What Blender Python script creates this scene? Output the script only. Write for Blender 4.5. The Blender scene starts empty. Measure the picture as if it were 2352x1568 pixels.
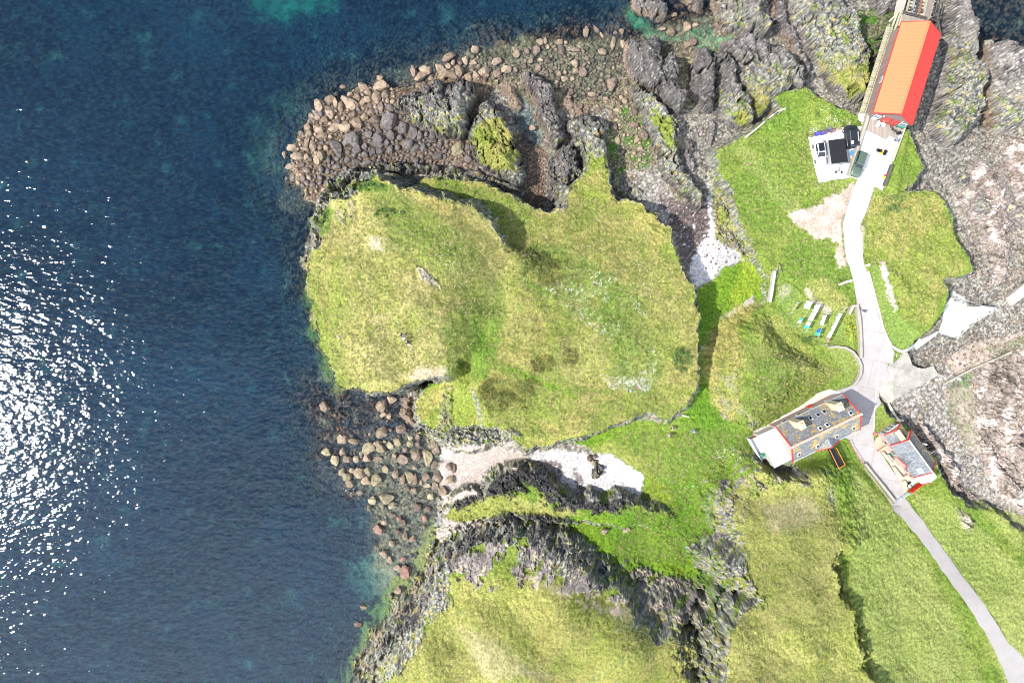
import bpy, bmesh, math, random
import numpy as np
from mathutils import Vector, Matrix, Euler

R = math.radians
C = bpy.context.scene.collection
sc = bpy.context.scene

# ------------------------------------------------------------------ camera, sky, sun, exposure
CAMH = 125.0                       # drone hovering 125 m above the sea, looking straight down
cam_d = bpy.data.cameras.new("camera")
cam_d.lens = 24.0; cam_d.sensor_width = 36.0
cam_d.clip_start = 1.0; cam_d.clip_end = 6000.0
cam = bpy.data.objects.new("camera", cam_d)
cam.location = (0, 0, CAMH)
C.objects.link(cam); sc.camera = cam

SUN_EL = R(49.5)
SUN_DIR = Vector((-math.cos(R(9.0)), -math.sin(R(9.0)), math.tan(SUN_EL))).normalized()   # towards the sun: west, a little south
w = bpy.data.worlds.new("World"); sc.world = w; w.use_nodes = True
nt = w.node_tree; nt.nodes.clear()
sky = nt.nodes.new('ShaderNodeTexSky'); sky.sky_type = 'NISHITA'; sky.sun_disc = False
sky.sun_elevation = SUN_EL
sky.sun_rotation = math.atan2(SUN_DIR.x, SUN_DIR.y)
sky.air_density = 1.0; sky.dust_density = 0.6; sky.ozone_density = 1.0
bg = nt.nodes.new('ShaderNodeBackground'); bg.inputs['Strength'].default_value = 0.09
out = nt.nodes.new('ShaderNodeOutputWorld')
# unseen clouds added to the southern sky, brightened to veil the sea grey
tc = nt.nodes.new('ShaderNodeTexCoord')
mp = nt.nodes.new('ShaderNodeMapping'); mp.inputs['Scale'].default_value = (1.6, 1.6, 1.6)
cn = nt.nodes.new('ShaderNodeTexNoise'); cn.inputs['Scale'].default_value = 1.3; cn.inputs['Detail'].default_value = 6.0
sx = nt.nodes.new('ShaderNodeSeparateXYZ')
nt.links.new(tc.outputs['Generated'], mp.inputs['Vector']); nt.links.new(mp.outputs['Vector'], cn.inputs['Vector'])
nt.links.new(tc.outputs['Generated'], sx.inputs['Vector'])
m1 = nt.nodes.new('ShaderNodeMath'); m1.operation = 'MULTIPLY_ADD'; m1.inputs[1].default_value = -2.0; m1.inputs[2].default_value = -0.05
nt.links.new(sx.outputs['Y'], m1.inputs[0])
m2 = nt.nodes.new('ShaderNodeMath'); m2.operation = 'MULTIPLY_ADD'; m2.inputs[1].default_value = 1.2; m2.inputs[2].default_value = -0.50
nt.links.new(cn.outputs['Fac'], m2.inputs[0])
m3 = nt.nodes.new('ShaderNodeMath'); m3.operation = 'ADD'; m3.use_clamp = True
nt.links.new(m1.outputs[0], m3.inputs[0]); nt.links.new(m2.outputs[0], m3.inputs[1])
cmix = nt.nodes.new('ShaderNodeMix'); cmix.data_type = 'RGBA'
nt.links.new(m3.outputs[0], cmix.inputs['Factor']); nt.links.new(sky.outputs['Color'], cmix.inputs['A'])
cmix.inputs['B'].default_value = (20.0, 22.0, 25.0, 1)
nt.links.new(cmix.outputs['Result'], bg.inputs['Color'])
nt.links.new(bg.outputs['Background'], out.inputs['Surface'])

sd = bpy.data.lights.new("sun", 'SUN'); sd.energy = 4.2; sd.angle = R(0.53); sd.color = (1.0, 0.955, 0.88)
so = bpy.data.objects.new("sun", sd); C.objects.link(so)
so.rotation_euler = SUN_DIR.to_track_quat('Z', 'Y').to_euler(); so.location = (-200, -30, 200)
sc.view_settings.view_transform = 'Standard'; sc.view_settings.look = 'None'
sc.view_settings.exposure = 1.22; sc.view_settings.gamma = 1.0
sc.cycles.filter_width = 1.0; sc.cycles.use_denoising = True

# ------------------------------------------------------------------ plan units -> metres
# Everything was surveyed on a 2352 x 1568 plan; W() turns a plan position at a known height into metres.
K = 1.5 * CAMH / 2352.0
def W(u, v, z):
    s = K * (CAMH - z) / CAMH
    return ((u - 1176.0) * s, -(v - 784.0) * s)
def W3(u, v, z):
    x, y = W(u, v, z); return Vector((x, y, z))
def uv_of(x, y, z):
    s = K * (CAMH - z) / CAMH
    return x / s + 1176.0, 784.0 - y / s
def P(s):
    return [tuple(float(t) for t in q.split(',')) for q in s.split()]

# ------------------------------------------------------------------ noise
_rng = np.random.default_rng(7)
_perm = np.concatenate([_rng.permutation(512)] * 3)
_ang = _rng.random(512) * 2 * np.pi
_gx, _gy = np.cos(_ang).astype(np.float32), np.sin(_ang).astype(np.float32)
_rv = _rng.random(512).astype(np.float32)
def perlin(x, y, seed=0):
    x = np.asarray(x, dtype=np.float32); y = np.asarray(y, dtype=np.float32)
    xi = np.floor(x).astype(np.int32); yi = np.floor(y).astype(np.int32)
    fx = x - xi; fy = y - yi
    u = fx * fx * fx * (fx * (fx * 6 - 15) + 10); v = fy * fy * fy * (fy * (fy * 6 - 15) + 10)
    def g(ix, iy, dx, dy):
        h = _perm[(_perm[(ix + seed * 37) & 511] + iy) & 511]
        return _gx[h] * dx + _gy[h] * dy
    a = g(xi, yi, fx, fy); b = g(xi + 1, yi, fx - 1, fy)
    c = g(xi, yi + 1, fx, fy - 1); d = g(xi + 1, yi + 1, fx - 1, fy - 1)
    return ((a + u * (b - a)) * (1 - v) + (c + u * (d - c)) * v) * 1.5
def fbm(x, y, f, octs=4, seed=0, gain=0.5):
    s = 0; a = 1.0; t = 0
    for i in range(octs):
        s = s + a * perlin(x * f, y * f, seed + i); t += a; a *= gain; f *= 2.03
    return s / t
def ridged(x, y, f, octs=4, seed=0):
    s = 0; a = 1.0; t = 0
    for i in range(octs):
        s = s + a * (1 - 2 * np.abs(perlin(x * f, y * f, seed + i))); t += a; a *= 0.55; f *= 2.1
    return s / t
def blocks(x, y, rot=18, seed=0, el=1.0):
    "fractured, jointed rock: tilted blocks split by narrow steps"
    t = R(rot); a = x * math.cos(t) + y * math.sin(t); b = -x * math.sin(t) + y * math.cos(t)
    q = perlin(a * .5, b * .3, 401) * .5
    d1, v1 = cells(a * .62 + q, b * .36 * el, 1.0, 402 + seed); d2, v2 = cells(a * 1.5 + q, b * .95 * el, 1.0, 404 + seed); d3, v3 = cells(a * 3.2, b * 2.1, 1.0, 406 + seed)
    return v1 * .62 + v2 * .42 + v3 * .24 - .30 * sstep(.5, .8, d1) - .12 * sstep(.5, .8, d2) - .35
def cells(x, y, f, seed=0):
    "distance to nearest jittered cell point, and that cell's random value"
    x = x * f; y = y * f
    xi = np.floor(x).astype(np.int32); yi = np.floor(y).astype(np.int32)
    best = np.full(x.shape, 9.0, dtype=np.float32); val = np.zeros(x.shape, dtype=np.float32)
    for dx in (-1, 0, 1):
        for dy in (-1, 0, 1):
            h = _perm[(_perm[(xi + dx + seed * 31) & 511] + yi + dy) & 511]
            px = xi + dx + _rv[h]; py = yi + dy + _rv[(h + 101) & 511]
            d = np.hypot(x - px, y - py)
            m = d < best
            best = np.where(m, d, best); val = np.where(m, _rv[(h + 211) & 511], val)
    return best, val
def sstep(a, b, t):
    t = np.clip((t - a) / (b - a), 0, 1); return t * t * (3 - 2 * t)
def sdf(px, py, poly, pad=12.0):
    "signed distance, positive inside, clamped to -pad far outside the bounding box"
    pl = np.array(poly, dtype=np.float32)
    x0, y0 = pl.min(0) - pad; x1, y1 = pl.max(0) + pad
    res = np.full(px.shape, -pad, dtype=np.float32)
    m = (px > x0) & (px < x1) & (py > y0) & (py < y1)
    if not m.any(): return res
    x = px[m].astype(np.float32); y = py[m].astype(np.float32)
    d2 = np.full(x.shape, 1e12, dtype=np.float32); ins = np.zeros(x.shape, dtype=bool)
    n = len(pl)
    for i in range(n):
        ax, ay = pl[i]; bx, by = pl[(i + 1) % n]
        ex, ey = bx - ax, by - ay
        L = ex * ex + ey * ey + 1e-9
        wx = x - ax; wy = y - ay
        t = np.clip((wx * ex + wy * ey) / L, 0, 1)
        dx = wx - ex * t; dy = wy - ey * t
        d2 = np.minimum(d2, dx * dx + dy * dy)
        c = ((ay > y) != (by > y))
        if abs(ey) > 1e-9:
            ins ^= c & (x < (ex * (y - ay) / ey + ax))
    res[m] = np.where(ins, 1, -1) * np.minimum(np.sqrt(d2), 1e6)
    return res
# ------------------------------------------------------------------ terrain survey
COAST = P("1725,-300 1715,20 1690,62 1640,70 1560,84 1500,112 1450,132 1435,200 1400,226 1330,232 1290,205 1250,195 1180,190 1120,175 1060,165 1000,178 945,190 905,205 880,195 820,205 780,226 738,232 718,272 692,302 674,345 662,400 692,440 716,470 727,500 706,560 700,640 720,740 750,820 785,885 850,902 930,905 945,960 965,992 1000,1025 1008,1060 1012,1130 1003,1200 998,1240 985,1280 962,1320 945,1362 900,1412 862,1452 832,1500 812,1568 800,1640 700,2600 5200,2600 5200,160 2500,160 2352,132 2300,108 2265,100 2262,290 2245,290 2245,230 2238,150 2225,80 2200,20 2180,-20 2150,-300")
BASE = [(950,400,2.4),(1100,400,3.6),(880,330,1.2),(780,300,.6),(740,420,.8),(860,260,.5),(1000,230,.4),(1150,200,.1),(1250,300,.3),(1250,420,.8),(1330,250,.1),(1420,300,.6),(1450,400,1.4),(1500,430,1.9),(1560,540,2.2),(1620,600,2.5),(1640,480,2.5),(1600,400,1.8),(1500,200,.2),
 (1560,100,-.3),(1650,200,.5),(1620,300,1.2),(1780,130,.8),(1850,200,1.2),(1960,250,2),(2000,150,.6),(2000,50,.2),(2100,200,1.2),(2120,330,2),(2200,300,1),(2200,450,1.5),(2300,350,.8),(2250,600,1.5),(2330,700,1.2),(2150,800,1.2),(2200,900,1.2),(2100,900,1.5),(2300,1000,1.8),(2200,1080,1.8),(2330,1150,2.5),
 (1700,620,3),(1650,720,3.2),(1620,780,3.4),(1620,850,4),(1600,930,5),(1600,1050,5),(1500,1080,3.2),(1450,1110,2.2),(1350,1100,1.8),(1250,1060,1.2),(1100,1060,.9),(1040,1130,.5),(1060,1205,.6),(1400,1240,5.5),(1550,1250,6.5),(1650,1250,6.5),(1660,1340,5.2),(1685,1350,5.0),(1710,1370,6),(1650,1390,6),(1652,1430,7.5),(1640,1100,5),(1700,1050,5),(1740,1000,5),
 (980,1300,.5),(900,1440,.5),(930,950,.1),(750,700,.3),(2351,1400,3),(2352,850,.9)]
# name: outline, rim height, top heights, width of the flank, edge wobble
MASSES = {
 'mid': (P("985,400 1015,402 1050,403 1088,410 1120,423 1160,436 1208,463 1226,472 1246,485 1276,485 1298,467 1303,417 1330,407 1351,385 1362,345 1388,332 1397,372 1407,417 1405,432 1426,453 1473,465 1503,487 1538,520 1548,555 1566,607 1578,625 1596,655 1600,692 1608,742 1605,784 1606,859 1606,892 1590,925 1563,946 1551,959 1531,961 1518,951 1491,946 1451,966 1426,976 1396,986 1356,1001 1326,1011 1286,1014 1258,1027 1213,1038 1190,1015 1160,995 1138,979 1075,981 1040,985 1013,996 988,991 958,981 950,955 952,924 962,900 985,880 1020,870 1030,800 900,600 900,480"), 10.0,
   [(1000,430,8.5),(1100,440,8.6),(1180,480,9),(1250,520,9.5),(1370,400,6.5),(1390,350,5),(1400,460,8),(1450,520,9),(1530,560,9.2),(1540,700,10.2),(1400,650,11.2),(1300,600,11),(1200,620,11.5),(1150,700,9.4),(1150,620,9.8),(1128,790,8.4),(1110,860,8.2),(1180,760,11),(1170,870,10.4),(1250,800,11.6),(1400,800,11.2),(1550,820,10),(1590,750,9.8),(1590,880,8),(1540,930,7.2),(1450,920,8.6),(1300,950,9.2),(1250,1000,7.6),(1150,940,9.6),(1100,960,8.4),(1045,930,6.6),(1000,940,6.8),(970,920,6.6),(1060,880,9.8),(1570,670,9.4),(1440,960,8.2),(1540,955,6)], 1.7, 0.5),
 'knoll': (P("735,470 750,452 770,448 800,446 832,418 863,400 888,410 920,434 953,442 988,447 1025,464 1063,470 1083,475 1103,490 1125,505 1138,522 1150,545 1150,600 1145,650 1128,700 1110,760 1080,800 1050,830 1042,858 1025,868 1000,872 960,880 930,890 890,903 860,908 820,900 780,893 765,890 750,850 735,820 720,770 712,735 700,690 692,640 693,600 702,575 722,555 728,520 740,500"), 16.5,
   [(760,500,13),(870,420,15),(1000,470,16.5),(1090,500,16),(900,550,18),(1000,600,19),(1080,560,16.5),(950,700,19),(800,650,17),(730,650,14),(850,800,17),(780,860,14),(930,860,14),(1030,840,14),(1005,650,18.5),(1018,735,18),(1030,800,16.5),(1050,700,16),(1060,780,14),(1085,700,13.6),(1100,640,14.5),(1075,840,10.5),(1110,780,9.6),(1130,700,10.2),(1140,620,12.5),(1040,600,18),(720,700,14)], 4.5, 0.5),
 'ledge': (P("722,555 728,520 716,500 726,478 745,455 790,440 830,400 870,393 930,420 925,440 800,470 760,520 735,560"), 7, [(740,500,6),(800,440,7),(880,410,8)], 2.0, 0.8),
 'apron': (P("1003,1000 1060,985 1150,985 1220,1010 1215,1035 1180,1024 1150,1015 1110,1022 1085,1032 1050,1029 1020,1016"), 3, [(1050,1000,4),(1150,1000,4),(1200,1020,2.5)], 1.5, .5),
 'mound': (P("1672,745 1700,722 1730,706 1770,700 1800,718 1812,742 1832,768 1860,788 1880,800 1905,802 1922,830 1940,860 1942,878 1910,886 1880,890 1855,910 1830,938 1795,966 1765,984 1740,990 1705,975 1680,950 1660,925 1650,880 1637,850 1641,810 1655,770"), 8,
   [(1700,800,8.5),(1750,760,9),(1800,850,9.6),(1880,850,8.6),(1740,900,9.5),(1800,930,7),(1700,930,7),(1760,950,7),(1660,850,7)], 6.5, .4),
 'land': (P("1650,345 1712,312 1755,283 1800,255 1775,225 1790,205 1850,205 1900,238 1960,265 1990,290 2080,300 2105,345 2122,385 2100,420 2068,440 2110,442 2150,440 2170,455 2185,500 2195,560 2225,590 2228,625 2190,640 2165,640 2175,680 2170,710 2150,745 2115,772 2085,800 2070,812 2045,860 2020,915 2042,950 2068,968 2092,985 2150,1055 2160,1095 2178,1122 2220,1160 2290,1175 2340,1215 2420,1300 2900,1500 2900,2600 1900,2600 1900,1100 1740,1090 1700,1060 1690,1000 1700,950 1700,760 1760,700 1770,640 1745,590 1720,540 1695,480 1680,430 1655,400"), 5,
   [(1700,380,5),(1800,300,5.2),(1900,280,5.5),(1980,380,5.8),(1890,380,5.0),(1960,500,5.2),(2100,480,5.2),(2150,600,5.6),(2120,700,6),(1850,600,4.8),(1800,650,4.5),(1860,740,4.2),(1830,700,4.3),(1900,740,4.3),(1960,700,4.8),(1960,620,5),(2000,800,4.6),(2060,700,5),(2050,760,4.6),(1900,800,4.5),(1960,870,4.6),(2000,920,4.6),(1900,960,4.6),(1850,960,4.8),(1990,1040,4.6),(2050,1130,4.7),(2100,1050,4.7),(1850,1060,5.0),(1790,1060,5.0),(1750,1060,5.0),(2100,1130,4.9),(2150,1200,5.6),(2250,1250,5),(2300,1200,4.5),(2100,1300,6.5),(2250,1450,7),(2340,1500,7),(1950,1250,8.5),(1950,1340,10),(1985,1420,11),(2010,1500,11.5),(2060,1350,8),(2000,1300,8.5),(2100,1500,9),(1960,1180,7),(1900,1100,6.5),(2030,1600,12),(2300,1700,8),(2900,1700,10),(2900,2600,15),(1900,2600,15)], 1.3, .35),
 'yard': (P("2080,700 2060,640 2030,605 2060,620 2095,650 2110,690 2120,740 2075,745"), 6, [(2090,690,6.2)], 2.5, .4),
 'southridge': (P("1176,1076 1201,1076 1226,1083 1246,1095 1261,1107 1281,1122 1301,1132 1321,1145 1341,1152 1353,1139 1376,1142 1396,1147 1416,1141 1436,1145 1463,1152 1488,1165 1526,1170 1540,1185 1508,1206 1476,1200 1441,1202 1416,1198 1388,1192 1356,1193 1316,1190 1293,1193 1251,1191 1213,1184 1176,1178 1140,1190 1125,1196 1100,1190 1050,1208 1023,1217 1013,1214 1013,1196 1028,1178 1036,1164 1045,1149 1063,1136 1088,1134 1110,1142 1112,1131 1116,1114 1133,1099 1150,1086"), 4.5,
   [(1040,1180,2.6),(1080,1160,3),(1140,1150,4.6),(1180,1110,4.8),(1250,1150,6),(1320,1170,6.6),(1420,1170,6.6),(1500,1185,6.4)], 1.4, .5),
 'southhill': (P("1003,1252 1026,1237 1050,1226 1076,1214 1108,1205 1130,1200 1160,1195 1185,1193 1238,1203 1258,1214 1281,1224 1306,1231 1326,1237 1351,1260 1376,1281 1401,1299 1426,1307 1443,1313 1480,1312 1540,1322 1590,1335 1622,1338 1640,1355 1642,1400 1646,1440 1655,1462 1760,1460 1760,2600 500,2600 780,1640 815,1560 838,1500 868,1450 905,1412 950,1362 965,1330 990,1290"), 11,
   [(1020,1260,2.8),(1100,1230,5.2),(1200,1215,8),(1300,1255,9.5),(1400,1330,11),(1500,1370,11.5),(1600,1380,12.5),(1580,1420,15),(1640,1450,16),(1000,1330,4.5),(960,1380,3.5),(900,1470,4),(860,1530,4),(1050,1330,8),(1010,1420,8),(920,1540,8),(1150,1350,11),(1100,1450,13.5),(1000,1560,13),(1300,1450,17),(1200,1560,18),(1450,1520,20),(1600,1500,20),(1600,2000,32),(900,1800,16),(1300,2400,40)], 3.4, .9),
 'easthill': (P("1648,1135 1690,1112 1740,1108 1800,1112 1880,1114 1915,1150 1932,1200 1945,1260 1938,1300 1926,1335 1945,1380 1962,1430 1975,1500 2000,1568 2040,1700 2100,2600 1700,2600 1655,1462 1668,1440 1700,1405 1745,1388 1770,1375 1745,1362 1712,1345 1685,1310 1668,1255 1652,1200"), 15,
   [(1670,1140,8),(1750,1130,9),(1850,1140,9.5),(1905,1160,9),(1700,1200,12),(1800,1250,13.5),(1700,1330,14),(1750,1400,16.5),(1850,1400,16.5),(1900,1250,12),(1900,1330,13.5),(1850,1500,18),(1930,1450,14.6),(1970,1540,15),(1690,1500,19.5),(1750,1700,24),(2000,1700,19)], 3.0, .8),
}
def wpoly(poly, z): return [W(a, b, z) for a, b in poly]

def axis(lo, hi, a, b, d1, d0):
    core = np.arange(a, b, d1); left = np.arange(lo, a, d0); right = np.arange(b, hi, d0)
    far = np.array([4, 10, 20, 40, 80, 160, 400.])
    return np.concatenate([left[0] - far[::-1], left, core, right, right[-1] + far])
XS = axis(-108, 108, -44, 100, 0.2, 0.5).astype(np.float64)
YS = axis(-76, 76, -70, 70, 0.2, 0.5).astype(np.float64)
GX, GY = np.meshgrid(XS, YS)
def idw(pts, x, y, power=3.0):
    "smooth surface through surveyed heights, evaluated on a coarse grid"
    cx = np.arange(-540, 541, 2.0) if False else np.concatenate([np.arange(-760, -112, 12.), np.arange(-112, 112, 1.0), np.arange(112, 770, 12.)])
    cy = np.concatenate([np.arange(-760, -80, 12.), np.arange(-80, 80, 1.0), np.arange(80, 770, 12.)])
    ax, ay = np.meshgrid(cx, cy)
    num = np.zeros(ax.shape); den = np.zeros(ax.shape)
    for (u, v, z) in pts:
        px, py = W(u, v, z)
        wgt = 1.0 / (((ax - px) ** 2 + (ay - py) ** 2) + 4.0) ** (power / 2)
        num += wgt * z; den += wgt
    g = num / den
    for _ in range(3):
        p = np.pad(g, 1, mode='edge'); g = (p[:-2, 1:-1] + p[2:, 1:-1] + p[1:-1, :-2] + p[1:-1, 2:] + 2 * p[1:-1, 1:-1]) / 6
    return samp(cx, cy, g, x, y)
def samp(cx, cy, g, x, y):
    ix = np.clip(np.searchsorted(cx, x) - 1, 0, len(cx) - 2); iy = np.clip(np.searchsorted(cy, y) - 1, 0, len(cy) - 2)
    fx = np.clip((x - cx[ix]) / (cx[ix + 1] - cx[ix]), 0, 1); fy = np.clip((y - cy[iy]) / (cy[iy + 1] - cy[iy]), 0, 1)
    return (g[iy, ix] * (1 - fx) + g[iy, ix + 1] * fx) * (1 - fy) + (g[iy + 1, ix] * (1 - fx) + g[iy + 1, ix + 1] * fx) * fy

wob = fbm(GX, GY, 0.35, 4, 3)
wob2 = fbm(GX, GY, 1.1, 3, 9)
dco = sdf(GX, GY, wpoly(COAST, 0), 400.0) + wob * 2.2 + wob2 * 0.8
base = idw(BASE, GX, GY)
shore = np.where(dco > 0, 0.05 + dco * 0.3, dco * 0.16)
seabed = -np.minimum(5.2, 0.25 + np.maximum(-dco, 0) * 0.42 + .9 * sstep(0, 1.5, -dco) * sstep(W(1000, 0, 0)[0], W(800, 0, 0)[0], GX)) + fbm(GX, GY, .12, 3, 21) * 0.9 * sstep(0, 12, -dco)
Z = np.where(dco > 0, np.minimum(base, shore + 0.1), np.maximum(seabed, -6.0))
# the boulder shallows north of the point and the cove west of the beach are only knee deep
for poly, dep in ((P("1050,170 1100,90 1250,70 1400,55 1450,20 1640,20 1660,70 1560,110 1450,140 1440,230 1300,250 1200,200"), -0.45),
                  (P("700,920 760,900 930,900 1010,1040 1010,1120 1003,1230 970,1330 900,1350 850,1260 850,1160 740,1100 730,990"), -0.55),
                  (P("640,470 650,330 740,200 860,160 960,140 1060,110 1100,160 960,200 760,250 700,340 700,500"), -1.9),
                  (P("2205,-60 2600,-60 2600,300 2352,300 2352,120 2270,85 2262,280 2240,285 2240,150 2222,70 2195,10"), -1.6)):
    dd = sdf(GX, GY, wpoly(poly, 0), 30)
    k = sstep(-9, 2, dd + wob * 3)
    Z = np.where(dco < 0.5, Z * (1 - k) + np.maximum(Z, dep + wob * .35 + wob2 * .12) * k, Z)
# deep tidal pool between the slabs
dd = sdf(GX, GY, wpoly(P("1186,212 1208,207 1216,225 1232,265 1252,312 1243,338 1226,348 1206,342 1196,310 1180,275 1176,240"), 0), 12)
Z = np.where(dd > -2, np.minimum(Z, -1.3 * sstep(-2.0, 2.5, dd) + 0.35), Z)
grassm = np.zeros(GX.shape, dtype=np.float32)
TOPS = {}
dist_m = {}
for nm, (poly, rim, tops, wd, wo) in MASSES.items():
    d = sdf(GX, GY, wpoly(poly, rim), 22) + (wob * 2.2 + wob2 * .9) * wo
    if nm == 'knoll': wdf = 1.1 + 14 * sstep(W(1060, 0, 14)[0], W(1120, 0, 14)[0], GX) * sstep(W(0, 545, 14)[1], W(0, 620, 14)[1], GY) + 2.0 * sstep(W(0, 520, 14)[1], W(0, 470, 14)[1], GY)
    elif nm == 'easthill': wdf = 2.6 + 2.6 * (1 - sstep(W(1760, 0, 12)[0], W(1850, 0, 12)[0], GX)) + 6 * sstep(W(0, 1320, 14)[1], W(0, 1260, 14)[1], GY) * sstep(W(1850, 0, 12)[0], W(1900, 0, 12)[0], GX)
    elif nm == 'southhill': wdf = 4.2 + 6 * sstep(W(1400, 0, 9)[0], W(1500, 0, 9)[0], GX) * (1 - sstep(W(1600, 0, 9)[0], W(1632, 0, 9)[0], GX))
    elif nm == 'mound': wdf = wd + 0 * GX
    else: wdf = wd + 0 * GX
    m = d > -wdf - 0.5
    t = np.zeros(GX.shape); t[m] = idw(tops, GX[m], GY[m])
    prof = sstep(-wdf, 0.2, d) if nm not in ('mound', 'southhill', 'yard') else sstep(-1.0, wdf, d)
    if nm == 'easthill':
        we = (1 - sstep(W(1690, 0, 12)[0], W(1760, 0, 12)[0], GX)) * sstep(W(0, 1290, 12)[1], W(0, 1240, 12)[1], GY); prof = prof * (1 - we) + sstep(-1.4, 5.5, d) * we
    h = Z * (1 - prof) + np.maximum(t, Z) * prof
    Z = np.where(m, h, Z); dist_m[nm] = d.astype(np.float32)
zs = Z.copy()                                   # smooth land form before small relief
def ground(x, y):
    return float(samp(XS, YS, Z, np.array([x]), np.array([y]))[0])
def G3(u, v, dz=0.0, flat=None):
    z = 4.0
    for _ in range(12):
        x, y = W(u, v, z); z = 0.5 * z + 0.5 * ground(x, y)
    x, y = W(u, v, z); return Vector((x, y, ground(x, y) + dz))

# levelled building platforms, roads and yards
FLATS = [(P("1998,290 2090,300 2063,440 2030,430 1958,402 1985,340"), 6.0, 1.0), (P("1856,305 1975,290 1995,310 1960,402 1882,420"), 4.9, .6),
 (P("1764,1003 1945,905 2010,890 2030,930 1990,1010 2010,1060 2090,1130 2060,1165 1960,1060 1900,1050 1830,1070 1790,1080 1745,1060 1716,1008"), 4.6, 1.2),
 (P("2010,960 2065,970 2150,1055 2160,1100 2080,1140 2000,1060"), 4.65, .8), (P("1785,700 1830,690 1850,690 1950,720 1945,780 1890,790 1840,770 1820,740"), 4.2, 1.0),
 (P("2112,770 2160,700 2175,672 2200,690 2260,702 2294,706 2285,715 2245,738 2198,778 2155,764 2090,812 2076,808"), 2.4, .5)]
for poly, z, f in FLATS:
    d = sdf(GX, GY, wpoly(poly, z), 12)
    k = sstep(-f, f * .5, d); Z = Z * (1 - k) + z * k
slope0 = np.hypot(*np.gradient(Z, YS, XS))
# ------------------------------------------------------------------ ground cover
U_, V_ = uv_of(GX, GY, Z)
U_ = U_.astype(np.float32); V_ = V_.astype(np.float32)
shp = GX.shape
COL = np.zeros(shp + (3,), dtype=np.float32)
KIND = np.zeros(shp + (3,), dtype=np.float32)      # weights: grass, rock, pebble
def lerp3(a, b, t): return np.asarray(a, dtype=np.float32) * (1 - t[..., None]) + np.asarray(b, dtype=np.float32) * t[..., None]
def c_grass(x, y, a, b, c, sd=0, streak=(0.75, 1.0)):
    n1 = fbm(x, y, .09, 4, 31 + sd); n2 = fbm(x, y, .42, 4, 41 + sd); n3 = perlin(x * 2.1, y * 2.1, 51); n4 = perlin(x * 4.3, y * 3.1, 53)
    col = lerp3(a, b, sstep(-.30, .30, n1 + .5 * n2))
    col = col * (1 - .7 * sstep(.08, .5, n2 * .8 - n1 * .5)[..., None]) + np.asarray(c, dtype=np.float32) * (.7 * sstep(.08, .5, n2 * .8 - n1 * .5))[..., None]
    return col * np.array([.87, .92, .72], dtype=np.float32) * (1 + .20 * n3 + .34 * n4)[..., None]
DRY, GRN, LUSH, OLIVE = (.225, .192, .078), (.150, .172, .044), (.084, .138, .026), (.115, .120, .032)
def k_grass(x, y): return c_grass(x, y, DRY, GRN, OLIVE)
def k_dry(x, y): return c_grass(x, y, (.262, .220, .108), (.195, .190, .066), (.155, .156, .046), 5)
def k_green(x, y): return c_grass(x, y, (.138, .168, .042), (.096, .142, .030), (.078, .108, .026), 9)
def k_lush(x, y): return c_grass(x, y, (.100, .158, .020), (.078, .140, .020), (.125, .170, .022), 13)
def k_lime(x, y): return c_grass(x, y, (.195, .225, .030), (.135, .185, .026), (.225, .23, .04), 17)
def k_lawn(x, y): return c_grass(x, y, (.150, .180, .055), (.118, .162, .046), (.175, .185, .068), 21) 
def k_hill(x, y): return c_grass(x, y, (.225, .208, .084), (.172, .176, .056), (.138, .146, .040), 25)
def k_meadow(x, y): return c_grass(x, y, (.192, .206, .080), (.160, .186, .062), (.205, .200, .080), 29)
def k_weeds(x, y):
    d, v = cells(x, y, 1.6, 5)
    return c_grass(x, y, (.12, .155, .045), (.08, .125, .025), (.17, .165, .05), 33) * (.7 + .6 * v)[..., None]
def k_brush(x, y):
    d, v = cells(x, y, 2.0, 6)
    return lerp3((.065, .09, .02), (.17, .155, .035), v) * (1.1 - .5 * d)[..., None]
def rockbase(x, y, dark, light, sd=0):
    n1 = fbm(x, y, .25, 4, 61 + sd); n2 = ridged(x * 1.2 + y * .3, y * 1.0 - x * .2, 1.0, 4, 63 + sd)
    n3 = perlin(x * 3.1, y * 3.1, 66); n4 = perlin(x * 6.5, y * 6.5, 67)
    return lerp3(dark, light, np.clip(.42 + .55 * n1 + .35 * (n2 - .35) + .32 * n3 + .25 * n4, 0, 1.25))
def lich(col, x, y, colr, thr, sd=0, sc=.7):
    n = fbm(x, y, sc, 4, 71 + sd) + .30 * perlin(x * 4.7, y * 4.7, 75 + sd)
    t = sstep(thr, thr + .14, n)[..., None]
    return col * (1 - t) + np.asarray(colr, dtype=np.float32) * t * (1 + .3 * perlin(x * 5, y * 5, 77)[..., None])
def k_rockdark(x, y): 
    c = rockbase(x, y, (.019, .017, .018), (.125, .112, .105))
    return lich(c, x, y, (.19, .19, .17), .30, 0, 1.6)
def k_rocklich(x, y):
    c = rockbase(x, y, (.030, .030, .034), (.16, .155, .15))
    c = lich(c, x, y, (.235, .235, .185), .02, 0, 1.7); c = lich(c, x, y, (.26, .20, .06), .24, 5, 1.1); return lich(c, x, y, (.10, .14, .025), .22, 9, .5)
def k_rockgreen(x, y):
    c = rockbase(x, y, (.05, .048, .045), (.21, .20, .17)); c = lich(c, x, y, (.24, .21, .10), .05, 2, 1.1)
    return lich(c, x, y, (.13, .155, .035), -.04, 7, .40)
def k_rockblack(x, y): return lich(rockbase(x, y, (.010, .010, .011), (.072, .066, .064)), x, y, (.15, .145, .12), .34, 0, 1.8)
def k_rocktan(x, y): return rockbase(x, y, (.085, .062, .045), (.24, .18, .135))
def k_rockpink(x, y):
    c = rockbase(x, y, (.085, .066, .056), (.32, .265, .232), 4); c = lich(c, x, y, (.42, .37, .34), .16, 2, .4); return lich(c, x, y, (.07, .065, .05), .24, 6, .5)
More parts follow.
